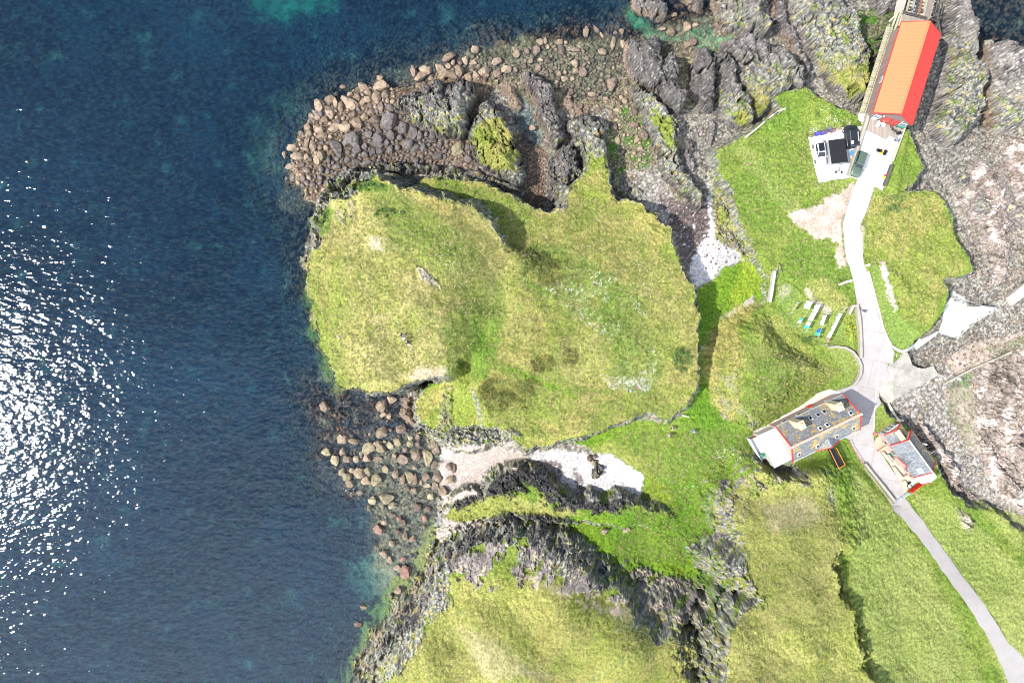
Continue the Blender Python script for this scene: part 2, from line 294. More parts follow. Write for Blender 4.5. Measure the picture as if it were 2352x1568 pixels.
def k_rockgrey(x, y):
    c = rockbase(x, y, (.075, .065, .062), (.26, .225, .205), 8); return lich(c, x, y, (.36, .33, .20), .22, 3)
def k_peb(x, y, lo, hi, f=2.4, sp=None):
    d, v = cells(x, y, f, 11); d2, v2 = cells(x, y, f * 2.3, 12)
    c = lerp3(lo, hi, np.clip(v * .7 + v2 * .5 - .3 * d, 0, 1.2)) * (1.12 - .55 * d)[..., None]
    n = fbm(x, y, .15, 3, 81); return c * (1 + .45 * n)[..., None]
def k_pebgrey(x, y): return k_peb(x, y, (.065, .06, .054), (.285, .26, .22))
def k_pebbrown(x, y): return k_peb(x, y, (.04, .032, .025), (.20, .145, .10))
def k_pebgreen(x, y): return lich(k_peb(x, y, (.05, .055, .03), (.20, .19, .12)), x, y, (.05, .11, .02), .0, 2, .5)
def k_peblight(x, y): return k_peb(x, y, (.115, .102, .092), (.37, .34, .31), 2.0)
def k_white(x, y): return k_peb(x, y, (.28, .262, .258), (.47, .45, .442), 3.0)
def k_weed(x, y): 
    c = k_peb(x, y, (.05, .04, .04), (.15, .12, .11), 3.2); return lich(c, x, y, (.5, .46, .45), .33, 4, 1.2)
def k_sand(x, y):
    n = fbm(x, y, .8, 4, 85); return np.asarray((.275, .235, .21), dtype=np.float32) * (1 + .22 * n + .12 * perlin(x * 5, y * 5, 3))[..., None]
def k_bare(x, y):
    n = fbm(x, y, .5, 4, 86); return lerp3((.24, .19, .15), (.33, .265, .225), sstep(-.3, .3, n)) * (1 + .12 * perlin(x * 5, y * 5, 4))[..., None]
def k_conc(x, y):
    n = fbm(x, y, .5, 5, 87); return lerp3((.20, .18, .145), (.40, .37, .34), sstep(-.35, .15, n))
def k_kelp(x, y):
    n = fbm(x, y, .06, 4, 91) + .45 * fbm(x, y, .35, 3, 93); t = sstep(-.05, .3, n)
    d, v = cells(x, y, 1.9, 14)
    kelp = lerp3((.004, .006, .008), (.075, .050, .036), np.clip(v * 1.3 - d * .9, 0, 1))
    return lerp3(kelp, (.030, .046, .056), t * .6) + kelp * .3
def k_seasand(x, y):
    n = fbm(x, y, .5, 4, 95); return lerp3((.13, .135, .085), (.28, .27, .17), sstep(-.5, .5, n))
def k_seagreen(x, y):
    n = fbm(x, y, .5, 4, 96); return lerp3((.03, .10, .06), (.07, .26, .13), sstep(-.5, .5, n))
def k_seapeb(x, y): return k_peb(x, y, (.05, .05, .03), (.24, .20, .13), 1.5)

KW = {'k_grass': 0, 'k_dry': 0, 'k_green': 0, 'k_lush': 0, 'k_lime': 0, 'k_lawn': -1, 'k_hill': 0, 'k_meadow': 0, 'k_weeds': 0, 'k_brush': 0}
GXc = GX + zs * .85; GYc = GY + zs * .6            # shift by height so that cover does not stretch down steep faces
def apply(mask, fn, idx=None):
    "blend ground cover fn over the terrain with weights mask"
    m = mask > 0.01
    if not m.any(): return
    c = fn(GXc[m], GYc[m]); w_ = mask[m][..., None]
    COL[m] = COL[m] * (1 - w_) + c * w_
    nm = fn.__name__
    kv = np.zeros(3, dtype=np.float32)
    if nm in KW: kv[0] = 1.0 if KW[nm] == 0 else .25
    elif nm.startswith('k_rock'): kv[1] = 1.0
    elif nm in ('k_sand', 'k_bare', 'k_conc', 'k_seasand', 'k_seagreen'): kv[2] = .12
    elif nm == 'k_kelp': kv[1] = .6
    else: kv[2] = 1.0 if nm != 'k_white' else .4
    KIND[m] = KIND[m] * (1 - w_) + kv * w_
wu = fbm(GX, GY, .25, 5, 101).astype(np.float32); wu2 = fbm(GX, GY, 1.3, 3, 105).astype(np.float32)
def zone(s, fn, feather=10, wb=14, wf=8, dens=1.0):
    poly = P(s) if isinstance(s, str) else s
    d = sdf(U_, V_, poly, 40) + wu * wb + wu2 * wf
    apply(sstep(-feather * .5, feather * .5, d) * dens, fn)
def patchy(s, fn, thr=0.0, sc=.16, feather=10, wb=20, wf=16, seed=501, dens=1.0):
    poly = P(s); d = sdf(U_, V_, poly, 40) + wu * wb + wu2 * wf
    n = fbm(GXc, GYc, sc, 5, seed) + .25 * perlin(GX * .9, GY * .9, seed + 7)
    apply((sstep(-feather * .5, feather * .5, d) * sstep(thr, thr + .07, n) * dens).astype(np.float32), fn)
one = np.ones(shp, dtype=np.float32)
apply(one, k_pebgrey)
apply(sstep(.2, -.6, dco).astype(np.float32), k_kelp)
# sea bed patches
zone("560,-60 575,20 600,40 640,55 690,42 760,20 775,-60", k_seagreen, 44, 40, 10, .9)
zone("600,-60 610,10 650,22 700,12 740,-60", k_seasand, 40, 40, 10, .4)
zone("585,0 600,25 640,50 700,30 730,0", k_seagreen, 24, 20, 4, .8)
zone("1010,20 1020,60 1045,50 1040,10", k_seasand, 20, 20, 4, .4)
for s in ("430,45 455,60 475,40 450,30", "300,120 340,140 370,125 330,110", "630,240 660,270 700,250 690,205 650,220", "590,290 640,300 640,400 600,420 580,370", "640,1380 660,1390 680,1380 660,1366", "60,120 20,135 10,120 40,105", "90,1400 110,1405 125,1390 105,1385"):
    zone(s, k_seasand, 60, 60, 14, .26)
zone("800,1330 860,1270 905,1180 960,1200 1010,1240 985,1310 940,1355 900,1350 850,1365 815,1375", k_seasand, 40, 46, 14, .62)
zone("835,1100 900,1000 960,1000 1010,1060 1010,1130 1000,1230 960,1310 900,1250 860,1200", k_seapeb, 34, 30, 12)
zone("1040,130 1200,90 1440,90 1640,30 1720,60 1680,100 1640,300 1560,480 1450,400 1400,250 1250,250 1100,190", k_seapeb, 20, 20, 8)
zone("1440,20 1500,70 1545,90 1620,60 1680,85 1690,110 1640,120 1560,95 1500,100 1450,60", k_seagreen, 20, 20, 8, .55)
zone("640,470 690,300 800,200 960,150 1040,130 1130,180 1100,390 900,390 750,440 700,500", k_pebbrown, 16, 16, 8)
zone("1180,300 1250,340 1250,480 1200,480", k_pebbrown, 8, 6, 4)
# low shore right of the point
zone("1390,340 1400,250 1470,240 1500,330 1500,460 1470,430 1410,420", k_pebgreen, 14, 14, 6)
zone("1420,400 1500,380 1560,470 1600,490 1600,600 1570,560 1490,480", k_peblight, 16, 14, 6, .85)
zone("1540,250 1640,250 1650,400 1610,470 1590,400", k_pebgrey, 12, 8, 6)
zone("1500,440 1600,480 1640,430 1640,560 1600,640 1570,600 1550,540", k_weed, 14, 14, 12)
zone("1624,400 1636,400 1640,440 1634,480 1650,560 1700,578 1706,600 1660,620 1640,640 1600,662 1584,640 1590,590 1625,540 1628,470", k_white, 5, 8, 12)
zone("1650,345 1660,400 1690,450 1720,540 1745,590 1720,592 1690,575 1650,545 1640,480 1634,400", k_hill, 8, 8, 6)
patchy("1650,345 1660,400 1690,450 1720,540 1745,590 1720,592 1690,575 1650,545 1640,480 1634,400", k_rockgreen, -.15, .3, seed=550)
zone("1600,660 1640,640 1660,612 1710,600 1775,625 1760,680 1740,700 1700,735 1650,760 1640,800 1650,900 1660,960 1600,960 1600,800", k_lush, 8, 10, 8)
zone("1710,600 1760,620 1750,660 1710,690 1680,700 1680,670 1700,640", k_lime, 40, 30, 12, .7)
zone("1648,745 1680,742 1712,715 1736,690 1730,684 1700,702 1665,722", k_sand, 5, 5, 12)
zone("1605,795 1625,793 1625,803 1608,803", k_sand, 4, 3, 2)
zone("1975,20 2060,20 2060,250 1990,300 1970,250 1990,150 1960,60", k_pebgreen, 10, 10, 6)
zone("2180,300 2280,290 2600,380 2600,760 2351,760 2240,730 2200,640 2180,520", k_pebgrey, 14, 14, 8)
zone("2200,440 2290,380 2352,300 2352,560 2280,540 2290,640 2240,560", k_rockgrey, 14, 20, 10, .8)
zone("2180,400 2240,360 2290,400 2300,560 2260,560 2200,500", k_rockpink, 14, 20, 10, .55)
zone("2095,812 2140,780 2230,760 2352,690 2352,850 2200,900 2100,870", k_pebgrey, 10, 10, 6)
zone("2030,900 2100,860 2200,850 2352,760 2352,1180 2250,1140 2150,1050 2100,990", k_peblight, 12, 14, 10)
zone("2180,880 2240,850 2270,960 2240,1040 2180,960", k_pebgreen, 16, 16, 8, .8)
zone("2160,830 2230,790 2352,760 2352,800 2280,840 2200,860", k_bare, 10, 14, 8, .7)
zone("2170,900 2240,880 2270,1000 2240,1060", k_bare, 14, 14, 8, .5)
zone("2230,870 2260,830 2352,800 2500,780 2500,1100 2352,1180 2300,1120 2260,1040 2240,960", k_rockpink, 12, 20, 12, .9)
zone("2080,960 2120,980 2190,1060 2200,1130 2165,1120 2140,1060 2100,1010", k_rockpink, 8, 10, 8)
zone("2180,1110 2240,1140 2352,1200 2420,1260 2420,1420 2352,1330 2330,1250 2280,1180 2220,1160", k_rockpink, 8, 14, 10)
zone("2260,800 2352,770 2352,790 2290,815", k_pebgreen, 10, 10, 6, .6)
# grass tops
def onmass(nm, fn, off=0.0, f=.6, dens=1.0):
    d = dist_m[nm] - off + wu2 * .5; apply((sstep(-f, f, d) * dens).astype(np.float32), fn)
onmass('ledge', k_rocklich); onmass('apron', k_rocklich)
onmass('mid', k_grass, -.6); onmass('knoll', k_dry, -1.2); onmass('mound', k_grass, -.8, 1.0)
onmass('land', k_green, -.5); onmass('southridge', k_rockblack, -1.8)
patchy('1160,1130 1200,1110 1250,1140 1340,1160 1440,1160 1520,1180 1440,1200 1300,1192 1180,1176', k_green, -.12, .3, seed=560)
onmass('southhill', k_hill, -2.5); onmass('easthill', k_hill, -2.5, 1.5)
zone("1600,890 1660,960 1740,985 1740,1080 1690,1110 1640,1140 1640,1200 1655,1300 1690,1380 1650,1460 1610,1340 1480,1318 1400,1300 1310,1230 1250,1205 1300,1185 1520,1180 1500,1160 1470,1120 1480,1095 1400,1060 1330,1020 1290,1012 1400,985 1450,965 1560,960", k_lush, 8, 8, 6)
zone("1470,1160 1472,1110 1485,1090 1530,1100 1550,1130 1545,1160 1500,1165", k_lime, 30, 20, 12, .8)
zone("1330,1060 1400,1010 1470,960 1560,960 1640,990 1650,1080 1560,1100 1480,1090 1400,1040", k_green, 10, 8, 6, .8)
zone("1640,960 1740,990 1745,1060 1640,1060", k_green, 10, 8, 8, .8)
zone("1340,1025 1400,1015 1450,1030 1500,1080 1490,1098 1430,1068 1370,1045", k_hill, 14, 12, 12, .6)
zone("1600,950 1640,990 1620,1100 1560,1180 1500,1230 1560,1240 1640,1150", k_lush, 20, 14, 6, .5)
# knoll
zone("700,600 740,560 790,560 800,640 780,800 830,880 780,890 740,840 700,700", k_grass, 30, 30, 8, .85)
zone("860,420 1000,470 1080,520 1130,640 1100,740 1020,640 900,560 850,470", k_green, 40, 30, 10, .8)
zone("1000,620 1080,560 1130,640 1120,740 1060,800 1020,720", k_grass, 30, 30, 8, .7)
zone("775,465 815,462 815,510 790,520 765,500", k_rockgreen, 12, 10, 10, .6)
zone("840,540 885,545 880,580 850,575", k_sand, 12, 10, 12, .5)
zone("955,612 965,610 1012,655 1014,664 1000,660 970,640", k_rockgrey, 5, 4, 3, .8)
zone("935,860 965,840 1035,845 1040,864 1000,870 940,890", k_bare, 10, 10, 10, .6)
for s in ("810,425 850,410 905,425 900,440 850,442 820,440", "865,482 900,478 928,490 925,498 880,494"): zone(s, k_weeds, 6, 6, 6)
zone("725,500 745,470 765,480 755,530 735,545", k_weeds, 6, 6, 6)
# middle headland
zone("1020,760 1050,740 1080,660 1130,650 1150,760 1120,860 1060,880 1030,860", k_green, 24, 24, 8, .75)
zone("1000,410 1120,430 1230,480 1200,535 1100,490 1010,440", k_green, 14, 14, 6, .9)
zone("1190,560 1290,560 1370,600 1480,700 1520,850 1480,900 1420,880 1400,780 1300,700 1200,660", k_weeds, 24, 26, 10, .9)
zone("1130,650 1160,640 1200,720 1180,800 1140,740", k_dry, 20, 20, 6, .6)
zone("1440,560 1560,640 1590,740 1560,800 1500,700 1440,620", k_dry, 26, 20, 8, .55)
zone("1280,780 1380,760 1420,860 1330,900 1280,850", k_dry, 26, 20, 8, .5)
zone("1100,820 1180,850 1290,885 1400,895 1400,905 1280,900 1180,868 1100,840", k_lush, 10, 8, 6, .7)
for s in ("1190,575 1230,570 1270,600 1290,640 1260,660 1210,640", "1120,872 1150,868 1200,880 1230,905 1200,935 1150,935 1112,915", "1220,815 1250,810 1270,840 1240,860", "1300,810 1320,805 1320,830 1305,835", "1552,800 1580,790 1590,830 1560,850"): zone(s, k_brush, 8, 8, 8, .9)
def k_russet(x, y): return c_grass(x, y, (.225, .165, .08), (.20, .18, .055), (.15, .125, .05), 37)
KW['k_russet'] = 0
zone("946,438 1058,478 1156,570 1152,606 1114,580 1058,522 960,474", k_russet, 24, 16, 8, .7)
zone("985,660 1005,655 1022,700 1030,745 1015,750 1000,700", k_russet, 14, 10, 8, .7)
zone("1014,738 1030,715 1058,700 1114,725 1150,755 1138,815 1114,870 1060,885 1036,850 1026,800", k_green, 18, 16, 10, .9)  # knoll's east flank, with the next zone: slope shade painted as darker cover
zone("1035,760 1062,742 1075,800 1100,880 1052,880 1034,830", k_brush, 20, 18, 14, .45)  # same flank: brush cover standing in for slope shade
zone("1128,640 1150,650 1160,720 1156,775 1128,820 1108,812 1118,760 1130,700", k_green, 14, 12, 8, .95)
zone("1122,700 1140,700 1150,800 1130,800", k_lush, 12, 8, 6, .5)
zone("1086,725 1092,725 1118,790 1142,825 1195,848 1262,880 1330,912 1328,920 1255,892 1190,862 1136,838 1110,800", k_lush, 6, 5, 5, .8)
zone("935,700 1000,730 1020,800 1000,850 960,820 930,760", k_dry, 24, 16, 8, .6)
zone("700,640 730,600 740,760 790,860 850,890 780,893 730,830", k_green, 26, 16, 8, .5)
zone("955,885 985,875 1020,880 990,890 960,905", k_lush, 6, 4, 4)
zone("1020,885 1040,890 1040,980 1020,990 1005,985 1012,930", k_rockgreen, 8, 8, 8, .7)
zone("945,960 960,985 1040,990 1180,985 1200,1000 1160,1000 1060,1002 1000,1002 960,992", k_rocklich, 6, 8, 6, .7)
zone("1296,395 1310,415 1300,480 1276,490 1262,470 1258,400", k_rocklich, 6, 6, 4, .9)
zone("1405,395 1440,410 1475,440 1475,465 1440,458 1410,432", k_rocklich, 6, 6, 6, .7)
# mound
zone("1640,860 1690,850 1700,920 1740,960 1740,990 1690,970 1650,920", k_rockgreen, 14, 16, 12, .5)
zone("1720,730 1800,720 1850,800 1930,860 1860,880 1760,800", k_hill, 30, 20, 8, .6)
# land
zone("1700,330 1740,360 1830,460 1850,500 1790,470 1720,390 1690,350", k_meadow, 18, 14, 6, .6)
zone("1945,290 1975,300 1980,400 1955,420 1900,440 1870,440 1850,300 1900,270", k_meadow, 16, 14, 6, .5)
zone("1812,490 1850,480 1895,465 1900,450 1935,440 1960,415 1966,440 1936,512 1940,560 1944,600 1946,610 1925,615 1918,590 1925,560 1900,545 1875,550 1850,530 1835,520", k_bare, 6, 8, 8)
zone("1976,520 1990,510 2000,430 2006,430 1996,480 1984,545 1982,580 1975,560", k_bare, 6, 4, 6, .8)
zone("1990,450 2150,440 2190,520 2220,600 2160,680 2140,750 2080,730 2030,610 1990,600 1985,500", k_grass, 16, 14, 8, .8)
zone("1995,612 2020,610 2035,650 2050,700 2085,745 2120,770 2080,805 2050,795 2020,720", k_lawn, 4, 3, 3)
zone("2022,604 2032,602 2042,640 2052,680 2062,712 2055,713 2044,690 2036,660 2026,630", k_sand, 3, 3, 8)
zone("1785,690 1800,650 1830,660 1862,700 1890,720 1940,710 1950,720 1960,760 1964,800 1975,830 1970,860 1955,885 1905,905 1900,895 1930,880 1940,858 1900,800 1840,770 1812,742 1790,720", k_lawn, 4, 3, 3)
zone("1855,640 1890,640 1950,690 1950,712 1920,712 1890,725 1870,700 1852,680", k_hill, 8, 8, 8, .8)
zone("1786,655 1815,655 1812,680 1790,690", k_bare, 10, 8, 8, .4)
zone("1850,655 1870,682 1900,700 1920,718 1900,724 1880,700 1862,690 1852,672", k_sand, 6, 5, 10, .7)
zone("1944,730 1955,720 1962,800 1950,790", k_lime, 6, 5, 8, .5)
zone("1752,640 1790,600 1800,620 1780,640", k_rockgreen, 8, 8, 8, .5)
zone("2014,930 2034,925 2058,965 2040,985 2020,992 2010,975", k_lawn, 3, 2, 2)
zone("1843,930 1875,905 1905,895 1945,902 1930,912 1820,955 1740,995 1730,990 1780,970 1820,945", k_conc, 4, 4, 4)
zone("1760,1060 1790,1085 1860,1080 1940,1060 1940,1030 1850,1050", k_green, 10, 8, 8, .9)
zone("1650,1112 1700,1095 1760,1085 1850,1085 1840,1100 1760,1110 1740,1150 1700,1160 1700,1250 1660,1250 1645,1160", k_hill, 10, 12, 12, .75)
patchy("1645,1110 1700,1095 1760,1085 1850,1085 1850,1110 1760,1115 1740,1150 1710,1160 1700,1250 1720,1340 1770,1370 1750,1400 1700,1400 1660,1330 1655,1250 1645,1160", k_rockgreen, -.12, .25, seed=540)
patchy("1645,1110 1680,1100 1690,1200 1700,1280 1740,1370 1700,1400 1670,1330 1650,1230", k_rocklich, .02, .3, seed=545)
zone("1740,1160 1850,1140 1900,1190 1850,1210 1760,1220", k_bare, 30, 20, 12, .35)
# hillsides
zone("1960,1080 2050,1170 2150,1320 2260,1568 2020,1700 1990,1500 1960,1350", k_meadow, 24, 20, 8, .85)
zone("2090,1125 2200,1160 2340,1300 2420,1420 2420,1700 2320,1600 2240,1400 2150,1250", k_meadow, 14, 14, 8, .9)
zone("2200,1170 2240,1200 2225,1225 2210,1200", k_rockpink, 8, 8, 8, .7)
zone("2260,1170 2300,1230 2352,1270 2352,1180", k_meadow, 12, 12, 8, .8)
zone("1250,1400 1420,1420 1500,1450 1600,1440 1650,1480 1700,1600 1300,1600 1150,1500 1200,1440", k_grass, 50, 40, 8, .6)
zone("1250,1340 1330,1350 1340,1360 1290,1375", k_bare, 16, 16, 12, .5); zone("1360,1390 1450,1400 1560,1410 1570,1420 1480,1425 1390,1410", k_bare, 16, 16, 12, .45)
zone("1060,1440 1180,1500 1260,1560 1100,1560", k_bare, 30, 24, 12, .3)
zone("1340,1568 1400,1530 1440,1502 1520,1492 1600,1495 1600,1502 1520,1500 1450,1512 1410,1540 1370,1568", k_meadow, 8, 5, 4, .7)
# rocky north edge of the south hill, and its seaward apron
zone("1003,1250 1050,1224 1130,1200 1185,1192 1258,1214 1326,1237 1376,1281 1426,1307 1480,1312 1600,1340 1640,1380 1640,1440 1560,1420 1500,1390 1400,1365 1300,1340 1200,1320 1100,1330 1050,1330 1020,1350 1000,1300", k_green, 16, 30, 26, .9)
patchy("1003,1250 1050,1224 1130,1200 1185,1192 1258,1214 1326,1237 1376,1281 1426,1307 1480,1305 1600,1330 1645,1380 1645,1450 1560,1430 1500,1400 1400,1375 1300,1355 1200,1345 1100,1350 1050,1350 1020,1350 1000,1300", k_rockgrey, -.06, .22)
patchy("1060,1240 1180,1205 1260,1225 1380,1290 1480,1330 1600,1350 1640,1400 1600,1400 1450,1360 1300,1320 1180,1290", k_rocklich, .04, .3, seed=520)
patchy("1200,1320 1300,1330 1420,1370 1560,1400 1620,1420 1600,1440 1400,1410 1250,1370", k_bare, .12, .2, seed=530, dens=.8)
zone("1003,1250 1050,1224 1130,1200 1185,1192 1258,1214 1230,1230 1160,1240 1080,1260 1040,1300 1020,1320 990,1320", k_rockdark, 10, 16, 14, .95)
zone("1200,1225 1300,1240 1400,1310 1480,1325 1560,1360 1500,1370 1400,1340 1300,1300 1220,1260", k_rocklich, 14, 30, 24, .15)
zone("985,1290 1030,1280 1035,1380 1000,1410 985,1440 960,1490 900,1560 820,1600 815,1540 870,1450 940,1370", k_rocklich, 10, 16, 14)
zone("1000,1250 985,1310 960,1335 945,1375 900,1420 862,1460 835,1505 810,1568 850,1568 880,1510 915,1460 960,1420 990,1360 1012,1300", k_rockdark, 8, 12, 12)
zone("990,1255 975,1310 950,1340 935,1370 890,1420 855,1460 825,1505 800,1568 830,1568 850,1510 890,1460 930,1410 955,1370 985,1320", k_rocktan, 6, 10, 12, .85)
zone("845,1545 880,1510 905,1490 925,1500 900,1530 860,1568 840,1568", k_dry, 6, 8, 10, .35)
zone("1040,1214 1080,1200 1130,1186 1190,1176 1300,1188 1330,1200 1250,1206 1190,1196 1130,1206 1060,1226", k_rockblack, 8, 8, 8)
patchy("1005,1250 1050,1226 1130,1202 1185,1192 1230,1205 1180,1235 1100,1250 1040,1290 1010,1310", k_rockblack, -.25, .3, seed=570)
# south cove: shingle and weed
zone("1010,1028 1100,1022 1180,1010 1215,1040 1200,1075 1150,1082 1110,1100 1095,1135 1040,1150 1020,1190 1060,1200 1110,1190 1128,1198 1080,1214 1040,1228 1008,1248 1000,1200 1010,1130 1010,1060", k_sand, 6, 6, 8)
zone("1215,1038 1260,1030 1330,1040 1400,1042 1470,1085 1480,1100 1468,1150 1410,1146 1340,1150 1270,1112 1230,1085 1220,1060", k_white, 5, 6, 8)
zone("1216,1058 1250,1055 1290,1060 1295,1090 1280,1110 1240,1090", k_weed, 8, 8, 12, .85)
zone("1310,1068 1325,1075 1340,1110 1338,1135 1325,1115", k_weed, 5, 5, 10, .8)
zone("1012,1034 1040,1030 1030,1050 1010,1060", k_white, 5, 5, 8)
# north bedrock
zone("1080,395 1180,420 1206,440 1200,462 1150,436 1088,410", k_rocklich, 5, 8, 8)
zone("870,375 1000,385 1080,395 1060,405 1000,400 950,398 900,420", k_rocklich, 5, 8, 8)
zone("745,440 790,400 860,385 870,400 830,415 800,440 760,450 735,500 720,510 722,480", k_rocklich, 5, 8, 8)
# cliffs show bare rock wherever it is too steep for turf
slope = np.hypot(*np.gradient(zs, YS, XS))
steep = sstep(1.15, 1.9, slope + .5 * wu2) * sstep(-1.0, .5, Z) * (1 - .8 * sstep(-10, 10, sdf(U_, V_, P('1450,1290 1640,1320 1640,1430 1500,1400 1430,1340'), 40)))
for s_, f_ in ((P('1640,700 1990,690 1990,950 1640,1010'), 20), (P('1100,560 1200,560 1200,850 1020,900 1040,820 1130,700'), 20), (P('1860,1100 2060,1100 2060,1600 1900,1600'), 20)):
    steep = steep * (1 - sstep(-f_, f_, sdf(U_, V_, s_, 40)))
grassy = np.zeros(shp, dtype=bool)
apply((steep * .95).astype(np.float32), k_rocklich)
# -------- small relief
g, r_, p = KIND[..., 0], KIND[..., 1], KIND[..., 2]
road_polys = {
 'path': P("1964,414 1951,452 1934,512 1938,552 1943,592 1953,624 1959,642 1965,674 1969,712 1976,742 1980,784 1976,823 1973,846 1969,869 1961,883 1939,892 1904,900 1890,940 1900,1000 1948,1007 1979,1062 2051,1151 2084,1129 2069,1105 2010,1020 2007,985 2008,960 2013,940 2026,926 2022,914 2022,892 2046,862 2052,830 2054,806 2046,795 2037,770 2026,752 2016,714 2006,677 1999,647 1991,624 1984,609 1981,592 1979,552 1973,522 1994,467 2004,427"),
 'track': P("2052,1150 2061,1176 2086,1201 2114,1236 2139,1271 2169,1316 2194,1351 2221,1391 2239,1421 2261,1453 2279,1488 2296,1526 2311,1568 2322,1620 2380,1620 2352,1518 2339,1498 2311,1473 2284,1428 2264,1396 2234,1351 2204,1311 2176,1271 2149,1233 2129,1201 2109,1176 2084,1129")}
paved = np.zeros(shp, dtype=np.float32)
for nm, pl in road_polys.items():
    paved = np.maximum(paved, sstep(-6, 1, sdf(U_, V_, pl, 20)))
for poly, z, f in FLATS:
    paved = np.maximum(paved, sstep(-2, 2, sdf(U_, V_, poly, 20)) * .85)
tuft = np.abs(perlin(GX * .8, GY * .8, 121)) * .22 + fbm(GX + wu * 3, GY * .8, 2.2, 2, 123) * .13 + fbm(GX, GY, .28, 3, 126) * .42
gl = KIND[..., 0]
th = R(18)
xr = GX * math.cos(th) + GY * math.sin(th); yr = -GX * math.sin(th) + GY * math.cos(th)
rk = ridged(xr * 1.3, yr * .8, .8, 5, 131) - .3
dcell, vcell = cells(GX, GY, 1.3, 15); dcell2, v2 = cells(GX, GY, 2.6, 16)
pb = (np.maximum(.62 - dcell, 0) * vcell * .45 + np.maximum(.6 - dcell2, 0) * .10)
Z = Z + ((tuft - .15) * np.clip(g, 0, 1) + (rk * .35 + blocks(GXc, GYc, 40, 0, 1.5) * 1.2 + blocks(GXc, GYc, -50, 20, 1.5) * .5) * r_ / (1 + 2.6 * np.maximum(slope - .4, 0)) + pb * p) * (1 - paved)
# terracettes: sheep-worn steps on the steep banks of the south hill
ter = sstep(.35, .8, slope) * sstep(1.5, .9, slope) * g
stp = perlin(GX * .5 + 3, GY * .25, 141) * 1.2 + zs * 1.4
Z += perlin(GX * .9, GY * .6, 143) * .2 * ter * (1 - paved)
Z -= .10 * sstep(.3, .9, paved)
COL = np.clip(COL, 0.003, .85)

nx, ny = len(XS), len(YS)
def grid_mesh(name, xs, ys, Zg, attrs, mat_):
    X, Y = np.meshgrid(xs, ys)
    me = bpy.data.meshes.new(name); n = X.size; nyy, nxx = X.shape
    co = np.empty((n, 3), dtype=np.float32); co[:, 0] = X.ravel(); co[:, 1] = Y.ravel(); co[:, 2] = Zg.ravel()
    me.vertices.add(n); me.vertices.foreach_set('co', co.ravel())
    i = (np.arange(nyy - 1)[:, None] * nxx + np.arange(nxx - 1)[None, :]).ravel()
    q = np.stack([i, i + 1, i + 1 + nxx, i + nxx], 1).astype(np.int32)
    me.loops.add(q.size); me.loops.foreach_set('vertex_index', q.ravel())
    me.polygons.add(len(q)); me.polygons.foreach_set('loop_start', np.arange(0, q.size, 4, dtype=np.int32))
    me.polygons.foreach_set('loop_total', np.full(len(q), 4, dtype=np.int32)) if False else None
    me.update(calc_edges=True)
    me.polygons.foreach_set('use_smooth', np.full(len(q), name == 'sea', dtype=bool))
    for k, arr in attrs.items():
        at = me.color_attributes.new(k, 'FLOAT_COLOR', 'POINT')
        c4 = np.ones((n, 4), dtype=np.float32); c4[:, :3] = arr.reshape(-1, 3); at.data.foreach_set('color', c4.ravel())
    me.materials.append(mat_)
    o = bpy.data.objects.new(name, me); C.objects.link(o); return o
# ------------------------------------------------------------------ materials
class NB:
    def __init__(s, name):
        s.m = bpy.data.materials.new(name); s.m.use_nodes = True; s.t = s.m.node_tree; s.t.nodes.clear()
        s.out = s.n('ShaderNodeOutputMaterial')
    def n(s, typ, **kw):
        nd = s.t.nodes.new(typ)
        for k, v in kw.items():
            if k.startswith('_'): setattr(nd, k[1:], v)
            else: nd.inputs[k.replace('__', ' ')].default_value = v
        return nd
    def l(s, a, b): s.t.links.new(a, b)
    def math(s, op, a, b=None, c=None, clamp=False):
        nd = s.t.nodes.new('ShaderNodeMath'); nd.operation = op; nd.use_clamp = clamp
        for i, q in enumerate((a, b, c)):
            if q is None: continue
            if isinstance(q, (int, float)): nd.inputs[i].default_value = q
            else: s.l(q, nd.inputs[i])
        return nd.outputs[0]
    def mixc(s, f, a, b, bt='MIX'):
        nd = s.t.nodes.new('ShaderNodeMix'); nd.data_type = 'RGBA'; nd.blend_type = bt
        for nm, q in (('Factor', f), ('A', a), ('B', b)):
            if isinstance(q, (int, float)): nd.inputs[nm].default_value = q
            elif isinstance(q, tuple): nd.inputs[nm].default_value = q + ((1,) if len(q) == 3 else ())
            else: s.l(q, nd.inputs[nm])
        return nd.outputs['Result']
    def noise(s, scale, detail=4, vec=None, rough=.55):
        nd = s.n('ShaderNodeTexNoise', Scale=scale, Detail=detail, Roughness=rough)
        if vec is not None: s.l(vec, nd.inputs['Vector'])
        return nd.outputs['Fac']
    def pos(s): return s.n('ShaderNodeNewGeometry').outputs['Position']
    def bsdf(s, col, rough=.9, normal=None, spec=.3, metal=0.0):
        b = s.n('ShaderNodeBsdfPrincipled'); b.inputs['Metallic'].default_value = metal
        b.inputs['Specular IOR Level'].default_value = spec
        for nm, q in (('Base Color', col), ('Roughness', rough)):
            if isinstance(q, (int, float)): b.inputs[nm].default_value = q
            elif isinstance(q, tuple): b.inputs[nm].default_value = q + (1,)
            else: s.l(q, b.inputs[nm])
        if normal is not None: s.l(normal, b.inputs['Normal'])
        s.l(b.outputs[0], s.out.inputs['Surface']); return b
    def bump(s, h, strength=.4, dist=.1):
        b = s.n('ShaderNodeBump', Strength=strength, Distance=dist); s.l(h, b.inputs['Height']); return b.outputs[0]
    def ramp(s, f, stops):
        r = s.n('ShaderNodeValToRGB'); s.l(f, r.inputs[0]); e = r.color_ramp.elements
        while len(e) < len(stops): e.new(.5)
        for i, (p_, c) in enumerate(stops): e[i].position = p_; e[i].color = (c if isinstance(c, tuple) else (c, c, c)) + (1,)
        return r.outputs[0]

